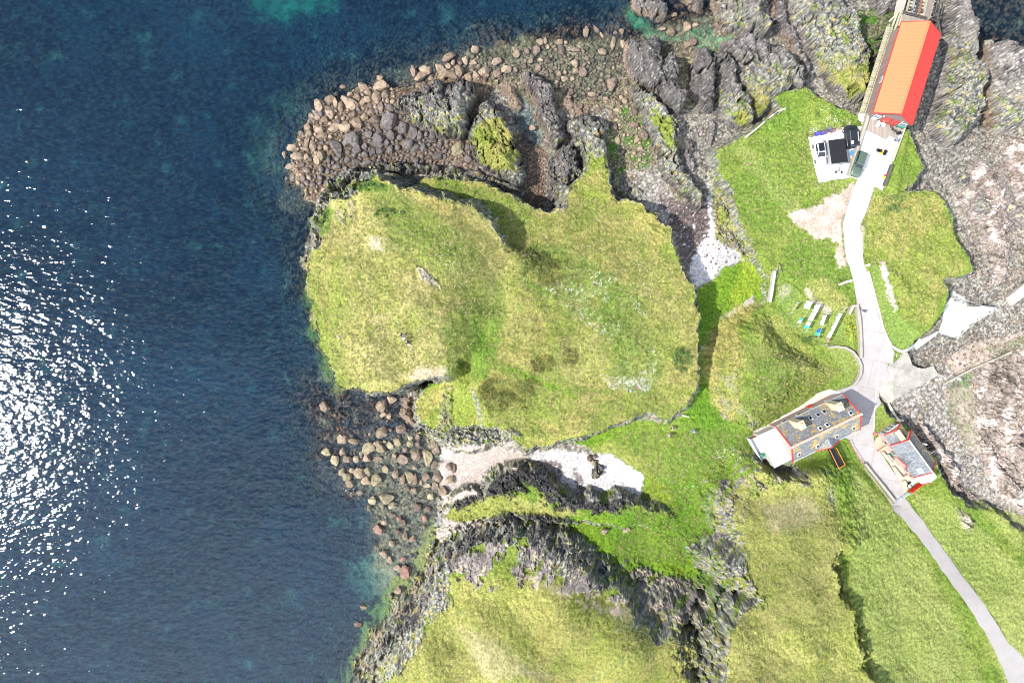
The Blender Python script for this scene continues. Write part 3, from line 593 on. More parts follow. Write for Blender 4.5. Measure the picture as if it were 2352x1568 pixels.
def plain(name, col, rough=.7, var=.15, scale=3.0, spec=.3, metal=0.0, bump=0.0, coords='Object'):
    b = NB(name); tcn = b.n('ShaderNodeTexCoord').outputs[coords]
    n = b.noise(scale, 5, tcn); n2 = b.noise(scale * 6, 3, tcn)
    f = b.math('MULTIPLY_ADD', n, var * 2, 1 - var); f2 = b.math('MULTIPLY_ADD', n2, var * 1.2, 1 - var * .6)
    ff = b.math('MULTIPLY', f, f2)
    c = b.mixc(1.0, col, ff, 'MULTIPLY')
    nm = b.bump(n2, .5, bump) if bump else None
    b.bsdf(c, rough, nm, spec, metal); return b.m

def m_ground():
    b = NB("ground_cover"); pos = b.pos()
    col = b.n('ShaderNodeAttribute', _attribute_name='Col').outputs['Color']
    kd = b.n('ShaderNodeAttribute', _attribute_name='Kind').outputs['Color']
    sp = b.n('ShaderNodeSeparateColor'); b.l(kd, sp.inputs[0]); g_, r_, p_ = sp.outputs[0], sp.outputs[1], sp.outputs[2]
    n1 = b.noise(3.2, 3, pos, .7); n2 = b.noise(9.0, 2, pos, .6)
    vo = b.n('ShaderNodeTexVoronoi', Scale=3.4); b.l(pos, vo.inputs['Vector'])
    gr = b.math('ADD', b.math('MULTIPLY', n1, 1.25), b.math('MULTIPLY', n2, .45))      # ~0.85 mean
    fg = b.math('MULTIPLY_ADD', b.math('SUBTRACT', gr, .85), 1.55, 1.0)
    vs = b.n('ShaderNodeSeparateColor'); b.l(vo.outputs['Color'], vs.inputs[0])
    fp = b.math('MULTIPLY', b.math('MULTIPLY_ADD', vs.outputs[0], .6, .72), b.math('MULTIPLY_ADD', vo.outputs['Distance'], -.7, 1.22))
    fac = b.mixc(p_, fg, fp)
    c = b.mixc(1.0, col, fac, 'MULTIPLY')
    h = b.mixc(p_, gr, b.math('SUBTRACT', 1.0, vo.outputs['Distance']))
    dist = b.math('ADD', b.math('MULTIPLY_ADD', r_, .10, .03), b.math('MULTIPLY', g_, .10))
    bp = b.n('ShaderNodeBump', Strength=.8); b.l(h, bp.inputs['Height']); b.l(dist, bp.inputs['Distance'])
    b.bsdf(c, 1.0, bp.outputs[0], .04); return b.m

def m_sea():
    b = NB("sea_surface"); pos = b.pos()
    tint = b.n('ShaderNodeAttribute', _attribute_name='Tint').outputs['Color']
    body = b.n('ShaderNodeAttribute', _attribute_name='Body').outputs['Color']
    mp1 = b.n('ShaderNodeMapping'); mp1.inputs['Rotation'].default_value = (0, 0, R(28)); mp1.inputs['Scale'].default_value = (1.0, 2.2, 1); b.l(pos, mp1.inputs[0])
    mp2 = b.n('ShaderNodeMapping'); mp2.inputs['Rotation'].default_value = (0, 0, R(-40)); mp2.inputs['Scale'].default_value = (1.0, 1.8, 1); b.l(pos, mp2.inputs[0])
    big = b.noise(.11, 2, mp2.outputs[0], .5)
    w1 = b.noise(.34, 1.0, mp1.outputs[0], .45); w2 = b.noise(.80, 1.0, mp2.outputs[0], .5); w3 = b.noise(2.3, 1.0, mp1.outputs[0], .5)
    h = b.math('ADD', b.math('MULTIPLY', w1, WV[1]), b.math('MULTIPLY', w2, WV[2]))
    h = b.math('ADD', h, b.math('MULTIPLY', big, WV[0]))
    h = b.math('ADD', h, b.math('MULTIPLY', w3, WV[3]))
    bp = b.n('ShaderNodeBump', Strength=1.0, Distance=1.0); b.l(h, bp.inputs['Height'])
    tr = b.n('ShaderNodeBsdfTransparent'); b.l(tint, tr.inputs['Color'])
    df = b.n('ShaderNodeBsdfDiffuse'); b.l(b.mixc(1.0, body, b.math('MULTIPLY_ADD', w2, 1.2, .4), 'MULTIPLY'), df.inputs['Color']); 
    ad = b.n('ShaderNodeAddShader'); b.l(tr.outputs[0], ad.inputs[0]); b.l(df.outputs[0], ad.inputs[1])
    gl = b.n('ShaderNodeBsdfGlossy', _distribution='BECKMANN', Roughness=SEA_ROUGH); b.l(bp.outputs[0], gl.inputs['Normal'])
    fr = b.n('ShaderNodeFresnel', IOR=1.34); b.l(bp.outputs[0], fr.inputs['Normal'])
    mx = b.n('ShaderNodeMixShader'); b.l(fr.outputs[0], mx.inputs[0]); b.l(ad.outputs[0], mx.inputs[1]); b.l(gl.outputs[0], mx.inputs[2])
    fo = b.n('ShaderNodeAttribute', _attribute_name='Foam').outputs['Fac']
    fn_ = b.noise(2.4, 5, pos, .75); ff = b.math('MULTIPLY', b.math('SUBTRACT', b.math('MULTIPLY', fo, fn_), .50), 9.0, clamp=True)
    fd = b.n('ShaderNodeBsdfDiffuse'); fd.inputs['Color'].default_value = (.62, .66, .68, 1)
    mf = b.n('ShaderNodeMixShader'); b.l(ff, mf.inputs[0]); b.l(mx.outputs[0], mf.inputs[1]); b.l(fd.outputs[0], mf.inputs[2])
    b.l(mf.outputs[0], b.out.inputs['Surface']); return b.m
SEA_ROUGH = .125
WV = (.18, .12, .092, .018)

def m_rock(name, dark, light):
    b = NB(name); tcn = b.n('ShaderNodeTexCoord').outputs['Object']; pos = b.pos()
    oi = b.n('ShaderNodeObjectInfo').outputs['Random']
    n = b.noise(1.6, 6, pos, .65); n2 = b.noise(6.0, 3, pos)
    c = b.mixc(b.math('MULTIPLY_ADD', n, 2.2, -.6, clamp=True), dark, light)
    c = b.mixc(1.0, c, b.math('MULTIPLY_ADD', oi, .55, .72), 'MULTIPLY')
    c = b.mixc(1.0, c, b.math('MULTIPLY_ADD', n2, .7, .65), 'MULTIPLY')
    b.bsdf(c, .85, b.bump(b.math('ADD', n, b.math('MULTIPLY', n2, .4)), .7, .15), .25); return b.m

def m_slate(name="lichened_slate", lo=.735):
    b = NB(name); tcn = b.n('ShaderNodeTexCoord').outputs['Object']
    br = b.n('ShaderNodeTexBrick', Scale=1.0); br.inputs['Color1'].default_value = (.085, .092, .105, 1); br.inputs['Color2'].default_value = (.14, .15, .165, 1)
    br.inputs['Mortar'].default_value = (.05, .05, .055, 1); br.inputs['Mortar Size'].default_value = .02
    br.inputs['Brick Width'].default_value = .45; br.inputs['Row Height'].default_value = .28
    b.l(tcn, br.inputs['Vector'])
    n = b.noise(1.7, 8, tcn, .78); n3 = b.noise(.33, 3, tcn); n2 = b.noise(5.0, 4, tcn, .7); n4 = b.noise(3.4, 5, tcn, .75)
    c = b.mixc(1.0, br.outputs['Color'], b.math('MULTIPLY_ADD', n2, .9, .6), 'MULTIPLY')
    c = b.mixc(b.math('MULTIPLY', b.ramp(n4, [(.56, 0.0), (.64, 1.0)]), .55), c, (.27, .265, .22))
    yl = b.ramp(b.math('ADD', b.math('MULTIPLY', n, .9), b.math('MULTIPLY', n3, .55)), [(lo, 0.0), (lo + .09, 1.0)])
    c = b.mixc(b.math('MULTIPLY', yl, b.math('MULTIPLY_ADD', n2, 1.4, .1, clamp=True)), c, (.34, .225, .035))
    b.bsdf(c, .7, b.bump(br.outputs['Fac'], .4, .02), .3); return b.m

def m_slabs(name, col, size, var=.16):
    b = NB(name); pos = b.pos()
    mp = b.n('ShaderNodeMapping'); mp.inputs['Rotation'].default_value = (0, 0, R(12)); b.l(pos, mp.inputs[0])
    br = b.n('ShaderNodeTexBrick', Scale=1.0); br.inputs['Brick Width'].default_value = size * 1.4; br.inputs['Row Height'].default_value = size
    br.inputs['Mortar Size'].default_value = .035; br.inputs['Color1'].default_value = (1, 1, 1, 1); br.inputs['Color2'].default_value = (.88, .88, .89, 1); br.inputs['Mortar'].default_value = (.68, .66, .64, 1)
    b.l(mp.outputs[0], br.inputs['Vector'])
    n = b.noise(.5, 6, pos, .7); n2 = b.noise(3.5, 4, pos, .7)
    c = b.mixc(1.0, col, br.outputs['Color'], 'MULTIPLY'); c = b.mixc(1.0, c, b.math('MULTIPLY_ADD', n, var * 4, 1 - var * 2), 'MULTIPLY')
    c = b.mixc(b.ramp(b.math('ADD', b.math('MULTIPLY', n, .7), b.math('MULTIPLY', n2, .3)), [(.60, 0.0), (.68, .75)]), c, (.15, .13, .11))
    b.bsdf(c, .9, b.bump(n2, .3, .02), .2); return b.m
def m_planks(name, col, dark, wdt=.16, axis='X', rough=.85):
    b = NB(name); tcn = b.n('ShaderNodeTexCoord').outputs['Object']
    s = b.n('ShaderNodeSeparateXYZ'); b.l(tcn, s.inputs[0])
    q = b.math('DIVIDE', s.outputs[axis], wdt); fr = b.math('FRACT', q); fl = b.math('FLOOR', q)
    wn = b.n('ShaderNodeTexWhiteNoise', _noise_dimensions='1D'); b.l(fl, wn.inputs['W'])
    gap = b.math('LESS_THAN', fr, .12)
    n = b.noise(2.0, 4, tcn)
    f = b.math('ADD', b.math('MULTIPLY', wn.outputs['Value'], .45), b.math('MULTIPLY', n, .55))
    c = b.mixc(f, dark, col); c = b.mixc(b.math('MULTIPLY', gap, .7), c, (.03, .028, .025))
    b.bsdf(c, rough); return b.m

M = {}
def setup_mats():
    M['ground'] = m_ground(); M['sea'] = m_sea(); M['slate'] = m_slate(); M['slate_grey'] = m_slate('grey_slate', .84); M['slab_road'] = m_slabs('road_slabs', (.265, .242, .232), 5.0); M['slab_slip'] = m_slabs('slipway_slabs', (.27, .25, .215), 3.2, .35)
    M['boulder_tan'] = m_rock('tan_boulder', (.085, .062, .044), (.255, .190, .135))
    M['boulder_brown'] = m_rock('brown_boulder', (.045, .034, .028), (.17, .125, .095))
    M['boulder_dark'] = m_rock('dark_boulder', (.028, .025, .027), (.135, .115, .105))
    M['boulder_red'] = m_rock('red_boulder', (.07, .042, .034), (.22, .13, .10))
    M['boulder_lichen'] = m_rock('lichened_boulder', (.075, .065, .048), (.30, .25, .15))
    M['concrete'] = plain('pale_concrete', (.40, .385, .365), .9, .16, .7)
    M['concrete_grey'] = plain('weathered_concrete', (.27, .255, .235), .9, .16, .6)
    M['road'] = plain('worn_road_concrete', (.295, .265, .255), .9, .09, .4)
    M['track'] = plain('gravel_track', (.215, .198, .19), .95, .14, .8)
    M['patio'] = plain('patio_paving', (.37, .30, .225), .9, .08, .6)
    M['patio_pink'] = plain('pink_paving', (.34, .235, .18), .9, .1, .8)
    M['slip'] = plain('slipway_concrete', (.31, .285, .245), .9, .2, .5)
    M['stone_wall'] = plain('stone_wall', (.24, .22, .18), .9, .35, 3.0, bump=.1)
    M['white_wall'] = plain('white_wash', (.42, .375, .33), .85, .08, 1.0)
    M['pink_wall'] = plain('pink_render', (.34, .235, .20), .85, .12, 1.5)
    M['cream'] = plain('cream_render', (.37, .31, .21), .85, .12, 2.0)
    M['white'] = plain('white_paint', (.55, .55, .55), .5, .04, 1.0)
    M['white_roof'] = plain('white_roof_membrane', (.35, .385, .40), .45, .05, .4)
    M['red'] = plain('red_paint', (.42, .022, .016), .5, .08, 2.0)
    M['red_roof'] = plain('red_painted_sheet', (.50, .026, .018), .45, .05, 1.2, .4)
    M['sunlit_tint_roof'] = plain('red_sheet_sunlit_tint', (.315, .128, .054), .45, .05, 1.2, .4)  # west slope: sun glare on the same red sheet, put into the colour
    M['door_red'] = plain('faded_red_door', (.30, .045, .035), .6, .15, 2.0)
    M['ridge_cap'] = plain('ridge_tile', (.42, .22, .17), .8, .2, 2.0)
    M['dark_glass'] = plain('dark_glass', (.012, .015, .02), .15, .1, 1.0, .25)
    M['glass'] = plain('window_glass', (.10, .14, .17), .08, .2, 1.0, .8)
    M['black'] = plain('black_metal', (.012, .012, .014), .5, .2, 3.0)
    M['black_sheet'] = m_planks('black_ribbed_sheet', (.030, .030, .032), (.018, .018, .020), .30, 'Y')
    M['silver'] = plain('galvanised', (.32, .33, .34), .45, .2, 2.0, .5, .3)
    M['timber'] = m_planks('weathered_boards', (.27, .225, .19), (.15, .125, .11), .17, 'X')
    M['timber_pale'] = m_planks('pale_boards', (.32, .30, .20), (.24, .225, .15), .40, 'Y')
    M['timber_dark'] = m_planks('dark_weatherboard', (.21, .145, .125), (.12, .085, .08), .42, 'Y')
    M['wood'] = plain('bleached_wood', (.30, .275, .20), .85, .2, 2.0)
    M['wood_dark'] = plain('tarred_wood', (.06, .055, .05), .85, .2, 2.0)
    M['rust'] = plain('rusty_steel', (.22, .10, .07), .8, .25, 2.0)
    M['orange'] = plain('orange_rail', (.60, .17, .03), .5, .05, 2.0)
    M['rubber'] = plain('rubber', (.02, .02, .02), .8, .1, 3.0)
    M['carwhite'] = plain('white_car_paint', (.50, .50, .52), .25, .02, 1.0, .6)
    M['cargreen'] = plain('green_car_paint', (.045, .07, .048), .4, .05, 1.0, .5)
    M['carblack'] = plain('black_car_paint', (.014, .016, .021), .3, .2, 2.0, .4)
    M['teal'] = plain('teal_plastic', (.04, .17, .12), .5, .08, 2.0)
    M['tealcloth'] = plain('teal_cloth', (.04, .62, .58), .9, .06, 1.5)
    M['bluecloth'] = plain('blue_cloth', (.01, .14, .48), .9, .06, 1.5)
    M['pinkcloth'] = plain('pink_cloth', (.55, .12, .30), .9, .06, 1.5)
    M['whitecloth'] = plain('white_cloth', (.62, .63, .65), .9, .03, 1.5)
    M['bluecrate'] = plain('blue_crate', (.06, .06, .28), .6, .1, 2.0)
    M['blue'] = plain('blue_plastic', (.03, .20, .50), .5, .1, 2.0)
    M['yellow'] = plain('yellow_plastic', (.75, .50, .03), .5, .1, 2.0)
    M['skin'] = plain('skin', (.45, .28, .20), .6, .05, 2.0)
    M['hair'] = plain('dark_hair', (.04, .025, .018), .7, .1, 4.0)
    M['hair_fair'] = plain('fair_hair', (.38, .28, .15), .7, .1, 4.0)
    M['hair_grey'] = plain('grey_hair', (.55, .53, .50), .7, .1, 4.0)
    M['cl_black'] = plain('black_clothes', (.02, .02, .025), .9, .1, 4.0)
    M['cl_navy'] = plain('navy_clothes', (.03, .04, .10), .9, .1, 4.0)
    M['cl_white'] = plain('white_clothes', (.70, .70, .68), .9, .05, 4.0)
    M['cl_grey'] = plain('grey_clothes', (.18, .18, .20), .9, .1, 4.0)
    M['cl_lilac'] = plain('lilac_clothes', (.40, .34, .52), .9, .1, 4.0)
    M['cl_red'] = plain('dark_red_clothes', (.28, .03, .03), .9, .1, 4.0)
    M['cl_denim'] = plain('denim', (.09, .15, .28), .9, .1, 4.0)
    M['cl_khaki'] = plain('khaki_clothes', (.33, .27, .17), .9, .1, 4.0)
    M['terracotta'] = plain('terracotta', (.48, .20, .11), .8, .1, 3.0)
    M['leaf'] = plain('leaf', (.10, .17, .035), .8, .4, 1.2, coords='Object')
    M['leaf_brown'] = plain('bracken_leaf', (.16, .14, .035), .8, .5, 1.0)
    M['leaf_dark'] = plain('gorse_leaf', (.075, .125, .035), .8, .4, 1.0)
    M['petal'] = plain('white_petal', (.80, .80, .76), .8, .05, 3.0)
    M['petal_y'] = plain('yellow_petal', (.80, .62, .03), .8, .05, 3.0)
setup_mats()

def tag(o, label=None, cat=None, group=None, kind=None):
    if label: o['label'] = label
    if cat: o['category'] = cat
    if group: o['group'] = group
    if kind: o['kind'] = kind
    return o

ground_o = grid_mesh('ground', XS, YS, Z, {'Col': COL, 'Kind': KIND}, M['ground']); tag(ground_o, kind='structure')

# ------------------------------------------------------------------ sea
sx_ = axis(-108, 108, -60, 100, 0.5, 0.5); sy_ = axis(-76, 76, -70, 70, 0.5, 0.5)
sX, sY = np.meshgrid(sx_, sy_)
dep = -samp(XS, YS, Z, sX, sY)
dep = np.clip(dep, 0, 8)
pd = np.pad(dep, 1, mode='edge'); dep = (pd[:-2, 1:-1] + pd[2:, 1:-1] + pd[1:-1, :-2] + pd[1:-1, 2:] + dep) / 5
ab = np.array([.36, .165, .125])
tint = np.exp(-ab * dep[..., None] * .85) * .97
nb_ = fbm(sX, sY, .03, 3, 151)
bodyc = lerp3((.0026, .0078, .0175), (.0038, .0108, .0232), sstep(-.5, .5, nb_)) * (1 - np.exp(-.45 * dep))[..., None]
sU, sV = uv_of(sX, sY, 0)
foam = np.exp(-((dep - .12) / .42) ** 2) * (dep > .005) * sstep(-1, 1, sdf(sU, sV, P("600,150 800,140 1000,100 1000,200 760,260 730,480 720,700 800,900 960,940 930,1000 880,1100 900,1200 960,1330 860,1568 700,1568 700,1000 600,800"), 60) / 10.0)
foam = foam * (.35 + .65 * sstep(-.1, .3, fbm(sX, sY, .12, 3, 161)))
sea = grid_mesh('sea', sx_, sy_, np.zeros_like(sX), {'Tint': tint.astype(np.float32), 'Body': bodyc.astype(np.float32), 'Foam': np.repeat(foam[..., None], 3, -1).astype(np.float32)}, M['sea']); tag(sea, kind='structure')
# ------------------------------------------------------------------ rock ridges and slabs
def local_patch(name, poly, zp, zfn, colfn, step=.17, pad=.7, label=None, cat='rock', group=None, mat=None):
    wp = wpoly(poly, zp); a = np.array(wp)
    cx, cy = a.mean(0)
    xs = np.arange(a[:, 0].min() - pad, a[:, 0].max() + pad, step); ys = np.arange(a[:, 1].min() - pad, a[:, 1].max() + pad, step)
    X, Y = np.meshgrid(xs, ys)
    n1 = fbm(X, Y, .45, 4, 201)
    d = sdf(X, Y, wp, 20) + n1 * 1.1 + perlin(X * 1.7, Y * 1.7, 205) * .28
    gnd = samp(XS, YS, Z, X, Y)
    h, = (zfn(X, Y, d, gnd),)
    u, v = uv_of(X, Y, h)
    col, kind = colfn(X + h * .85, Y + h * .6, h, u, v, d)
    ok = d > -pad * .6
    idx = -np.ones(X.shape, dtype=int)
    fm = ok[:-1, :-1] & ok[1:, :-1] & ok[:-1, 1:] & ok[1:, 1:]
    vm = np.zeros(X.shape, dtype=bool)
    vm[:-1, :-1] |= fm; vm[1:, :-1] |= fm; vm[:-1, 1:] |= fm; vm[1:, 1:] |= fm
    idx[vm] = np.arange(vm.sum())
    zz = np.where(d < -.05, np.minimum(h, gnd - .3), h)
    verts = np.stack([X[vm] - cx, Y[vm] - cy, zz[vm]], 1)
    j, i = np.nonzero(fm)
    faces = np.stack([idx[j, i], idx[j, i + 1], idx[j + 1, i + 1], idx[j + 1, i]], 1)
    me = bpy.data.meshes.new(name); me.from_pydata(verts.tolist(), [], faces.tolist()); me.update()
    for k, arr in (('Col', col), ('Kind', kind)):
        at = me.color_attributes.new(k, 'FLOAT_COLOR', 'POINT'); c4 = np.ones((vm.sum(), 4), dtype=np.float32); c4[:, :3] = arr[vm]
        at.data.foreach_set('color', c4.ravel())
    me.materials.append(mat or M['ground'])
    o = bpy.data.objects.new(name, me); o.location = (cx, cy, 0); C.objects.link(o)
    tag(o, label, cat, group); return o

def ridge(pts, top, label, lich=None, grass=None, base=None, tan=1.3, name='rock_ridge', grass_poly=None, tilt=.45, light=0.0, bed=18, wE=.45, wW=1.5, pal=None, group='rock ridges running down to the sea'):
    poly = P(pts); us = [q[0] for q in poly]; u0, u1 = min(us), max(us)
    def zfn(X, Y, d, gnd):
        gy, gx = np.gradient(d, .17, .17)
        k = 3
        outx = -gx
        for _ in range(9):
            p = np.pad(outx, 1, mode='edge'); outx = (p[:-2, 1:-1] + p[2:, 1:-1] + p[1:-1, :-2] + p[1:-1, 2:]) / 4
        wd = wW + (wE - wW) * sstep(-.35, .35, outx)
        g0 = gnd if base is None else base
        prof = 1 - np.exp(-np.maximum(d, 0) / wd)
        th = R(bed); xr = X * math.cos(th) + Y * math.sin(th); yr = -X * math.sin(th) + Y * math.cos(th)
        rel = ridged(xr * 1.3, yr * .70, .7, 5, 211)
        lump = fbm(X, Y, .22, 3, 215)
        sz = (X - X.min()) / max(X.max() - X.min(), .1)
        hh = (top - .0) * (1 - tilt + tilt * np.clip(sz * 1.3, 0, 1)) * prof
        hh = hh * 1.35 * (1 + .5 * lump); X0, Y0 = X, Y; X = X + hh * .8; Y = Y + hh * .5; hh = hh + (rel - .3) * .15 * np.clip(d, 0, 1.2) + (blocks(X * .6, Y * .6, bed) * (1.05 if top > 1.5 else .5) + blocks(X * 1.2, Y * 1.2, bed + 60, 30) * .16) * np.clip(d * 1.2, 0, 1)
        crack = np.abs(perlin(xr * .42 + perlin(X * .5, Y * .5, 231) * .5, yr * .085, 233)); hh -= (top * .8) * sstep(.05, .012, crack) * np.clip(d, 0, 1)
        gw = 0
        return np.maximum(np.minimum(g0, 2.5), -.4) + hh - .1
    def colfn(X, Y, h, u, v, d):
        c = (pal or k_rockdark)(X, Y) * (1.15 + light * .75) if not pal else pal(X, Y); kind = np.zeros(X.shape + (3,), dtype=np.float32); kind[..., 1] = 1
        def mix(c, c2, t): return c * (1 - t[..., None]) + c2 * t[..., None]
        n = fbm(X, Y, .5, 4, 221) ; n2 = fbm(X, Y, 1.8, 3, 225)
        if lich:
            t = sstep(lich[0], lich[1], v + n * 70 + n2 * 50) * sstep(.2, 1.2, d + n)
            c = mix(c, k_rocklich(X, Y), t.astype(np.float32))
        if grass or grass_poly:
            if grass_poly: t = sstep(-3, 3, sdf(u, v, P(grass_poly), 40) + n * 16 + n2 * 10)
            else: t = sstep(grass[0], grass[1], v + n * 60 + n2 * 30) * sstep(.3, 1.0, d + n * .8)
            t = t.astype(np.float32)
            c = mix(c, k_grass(X, Y), t); kind[..., 0] = t; kind[..., 1] = 1 - t
        t = (sstep(tan + .5, tan - .5, h + n * .8) * .9).astype(np.float32)
        c = mix(c, k_rocktan(X, Y), t)
        return np.clip(c, 0.004, .8), kind
    return local_patch(name, poly, max(top * .5, .3), zfn, colfn, label=label, cat='rock', group=group)

ridge("910,222 920,212 940,208 960,200 975,192 998,182 1022,190 1046,182 1070,186 1092,198 1096,220 1090,240 1083,252 1081,275 1072,322 1062,327 1037,322 1008,315 978,300 950,285 923,265 908,250 912,230", 3.6, "large dark triangular rock with yellow lichen on its south side beside the boulder pile", lich=(215, 275), grass=(272, 330), tan=.7, tilt=.35)
ridge("1093,240 1104,230 1120,228 1138,238 1158,258 1170,285 1180,312 1192,345 1204,376 1210,400 1210,428 1203,440 1176,432 1140,414 1112,396 1090,372 1079,344 1074,322 1075,300 1085,285 1090,262", 3.2, "grass topped rock just east of the large triangular rock, left of the tidal pool", lich=(225, 270), grass_poly="1098,280 1140,268 1160,280 1175,320 1192,360 1180,390 1140,395 1105,370 1090,340 1082,320", tan=.3, tilt=.2, wW=.7)
ridge("1191,160 1204,158 1226,165 1251,172 1261,190 1274,218 1276,240 1284,260 1290,275 1296,322 1284,340 1276,348 1262,330 1250,306 1238,275 1226,240 1212,212 1200,190 1188,175", 2.6, "narrow dark slab leaning over the east side of the tidal pool", lich=(285, 340), tan=.9, wW=.6)
ridge("1296,270 1316,262 1338,260 1366,270 1383,278 1389,300 1394,335 1397,375 1395,402 1345,404 1332,380 1318,350 1308,320 1298,295", 3.0, "white lichened slab with a dark top that runs into the grass of the headland tip", lich=(275, 320), grass=(345, 385), tan=.5, wW=.7)
ridge("1272,352 1292,326 1316,330 1330,365 1336,398 1312,430 1298,460 1280,470 1262,466 1256,440 1258,400 1262,378", 3.0, "dark cracked rock standing at the head of the narrow gully", lich=(370, 460), tan=-1, wW=.7)
ridge("872,378 930,376 1000,384 1050,392 1095,398 1140,418 1180,432 1207,448 1170,446 1120,428 1080,412 1040,408 1000,404 960,402 925,412 900,398", 2.2, "band of white lichened rock along the northern foot of the grass headland", lich=(300, 330), tan=-1, tilt=.1, wW=.7)
ridge("730,500 735,470 742,442 758,418 788,396 826,388 856,392 835,412 802,438 775,452 752,462 742,490", 2.6, "white lichened crag at the north west foot of the hilltop", lich=(380, 430), tan=.3, tilt=.1, wW=.6)
ridge("1286,226 1300,222 1318,230 1340,228 1356,240 1350,262 1320,266 1300,262 1288,250", .9, "low tan bedrock hump at the seaward end of the white lichened slab", tan=3, tilt=.1, wE=.8)
ridge("1160,186 1176,178 1192,205 1197,235 1192,262 1180,255 1165,235 1152,222 1146,205", 1.0, "low tan slab between the triangular rock and the narrow dark slab", tan=3, tilt=.1, wE=.8)
ridge("1459,82 1481,76 1501,80 1516,93 1523,115 1521,135 1536,120 1549,140 1556,170 1563,198 1570,225 1566,248 1556,268 1546,272 1511,230 1498,217 1478,205 1463,187 1446,172 1436,150 1434,125 1438,100 1441,88", 3.8, "largest dark rock slab, standing between the pebble beach and the boulder shallows", lich=(225, 330), tan=1.0, tilt=.25)
ridge("1446,185 1471,197 1501,222 1538,258 1551,277 1555,300 1552,325 1556,350 1556,380 1580,405 1600,440 1606,470 1602,488 1585,477 1560,452 1530,422 1510,395 1503,350 1489,312 1480,290 1474,260 1460,235 1448,205", 2.8, "long lichened ridge with a grass strip, below the largest dark slab", lich=(180, 230), grass_poly="1490,268 1510,262 1540,270 1552,290 1550,330 1538,335 1522,320 1508,300", tan=.3, tilt=.25)
ridge("1596,125 1598,112 1610,106 1628,114 1634,135 1638,160 1641,190 1639,220 1636,250 1626,259 1611,255 1601,240 1588,220 1587,185 1586,160 1582,142 1594,138", 3.2, "tall narrow dark fin of rock on the pebble beach", tan=.6, wW=.9)
ridge("1640,118 1666,120 1677,132 1682,155 1692,185 1702,210 1716,238 1729,262 1731,282 1721,300 1691,298 1663,285 1646,276 1643,240 1643,190 1638,145", 2.8, "broad slab with yellow green lichen beside the dark fin, above the pebble beach", lich=(175, 240), grass_poly="1680,255 1700,245 1718,255 1724,275 1715,292 1690,285", tan=.3, tilt=.2)
ridge("1656,110 1661,93 1686,86 1714,88 1750,97 1764,108 1790,110 1805,135 1815,155 1828,180 1840,205 1825,222 1795,222 1768,240 1745,268 1732,278 1722,262 1712,237 1700,215 1690,190 1680,160 1678,135 1668,120", 3.6, "wide grey slab rising to the north west corner of the green", lich=(130, 190), grass=(195, 235), tan=.3, tilt=.1, light=.5)
ridge("1637,-30 1637,0 1641,25 1646,45 1658,65 1676,74 1696,75 1713,83 1746,91 1760,85 1770,75 1765,60 1752,38 1748,0 1748,-30", 3.2, "big dark slab with a pale western edge at the top of the photo", lich=(-40, 90), tan=.8, tilt=.5, light=.2)
ridge("1446,-14 1458,15 1476,30 1498,40 1526,41 1533,32 1531,15 1521,-14", 2.6, "dark rock stack above the green weedy shallows, left of the two at the top", tan=.8)
ridge("1565,-14 1580,5 1590,16 1598,21 1613,12 1622,-14", 2.2, "small dark rock stack above the green weedy shallows, right of the two at the top", tan=.6)
ridge("1809,-20 1811,45 1822,65 1836,88 1850,105 1852,125 1859,150 1871,170 1889,190 1906,212 1926,228 1954,238 1971,240 1979,230 1989,218 1994,190 1988,170 1992,155 1986,130 1976,100 1964,65 1959,35 1936,20 1924,0 1922,-20", 3.0, "longest mossy slab, west of the boathouse walkway", lich=(-20, 40), grass=(110, 190), tan=1.0, tilt=.3, light=.6)
ridge("1760,-20 1800,-20 1805,40 1818,72 1834,100 1845,130 1858,165 1850,180 1835,165 1818,130 1805,105 1785,90 1772,70 1762,40", 1.4, "low brown slab between the two big slabs at the top", tan=1.6, tilt=.2, light=.4)
ridge("1985,-20 1995,8 2015,22 2030,30 2050,22 2058,10 2062,-20", 2.4, "dark rock beside the top of the slipway", tan=-1, light=.7)
ridge("2162,28 2169,8 2187,6 2204,20 2219,38 2229,65 2239,85 2237,112 2232,150 2248,175 2252,195 2247,220 2244,250 2234,280 2214,298 2204,313 2184,330 2164,337 2149,328 2134,315 2122,300 2122,282 2139,250 2147,213 2157,175 2164,125 2162,88 2158,60", 3.0, "broad grey slab east of the red roofed boathouse", lich=(40, 150), tan=.8, tilt=-.2, light=.9, grass_poly="2180,110 2190,108 2197,140 2190,145")
ridge("2264,105 2276,98 2300,100 2326,110 2342,125 2352,136 2420,170 2420,288 2352,288 2314,303 2289,308 2272,300 2266,262 2263,200 2262,150", 3.0, "rounded pinkish slab across the sea channel at the right edge", lich=(150, 280), tan=1.4, tilt=.2, light=1.1)
ridge("2234,444 2251,450 2260,475 2257,500 2240,498 2224,480 2224,458", 1.4, "small lichened hump of rock on the shore right of the green", lich=(420, 470), tan=-1, light=.6, wE=.5)
ridge("2279,467 2294,467 2304,492 2308,522 2292,528 2278,508 2272,488", 1.5, "purple grey hump of rock nearest the right edge of the shore", tan=-1, light=.9, wE=.6)
ridge("2215,392 2250,378 2275,400 2292,440 2300,500 2312,560 2300,640 2280,650 2262,600 2262,540 2240,480 2222,430", 1.2, "long pinkish brown ledge of bedrock running down the eastern shore", tan=-1, pal=k_rockpink, tilt=.2, wE=.8, wW=.8, bed=14, group='ledges of the eastern shore')
ridge("2302,330 2352,312 2420,320 2420,420 2352,430 2335,470 2318,440 2306,390", 1.3, "purple pink ledge at the right edge, below the rounded slab", tan=-1, pal=k_rockpink, tilt=.2, wE=.7, group='ledges of the eastern shore')
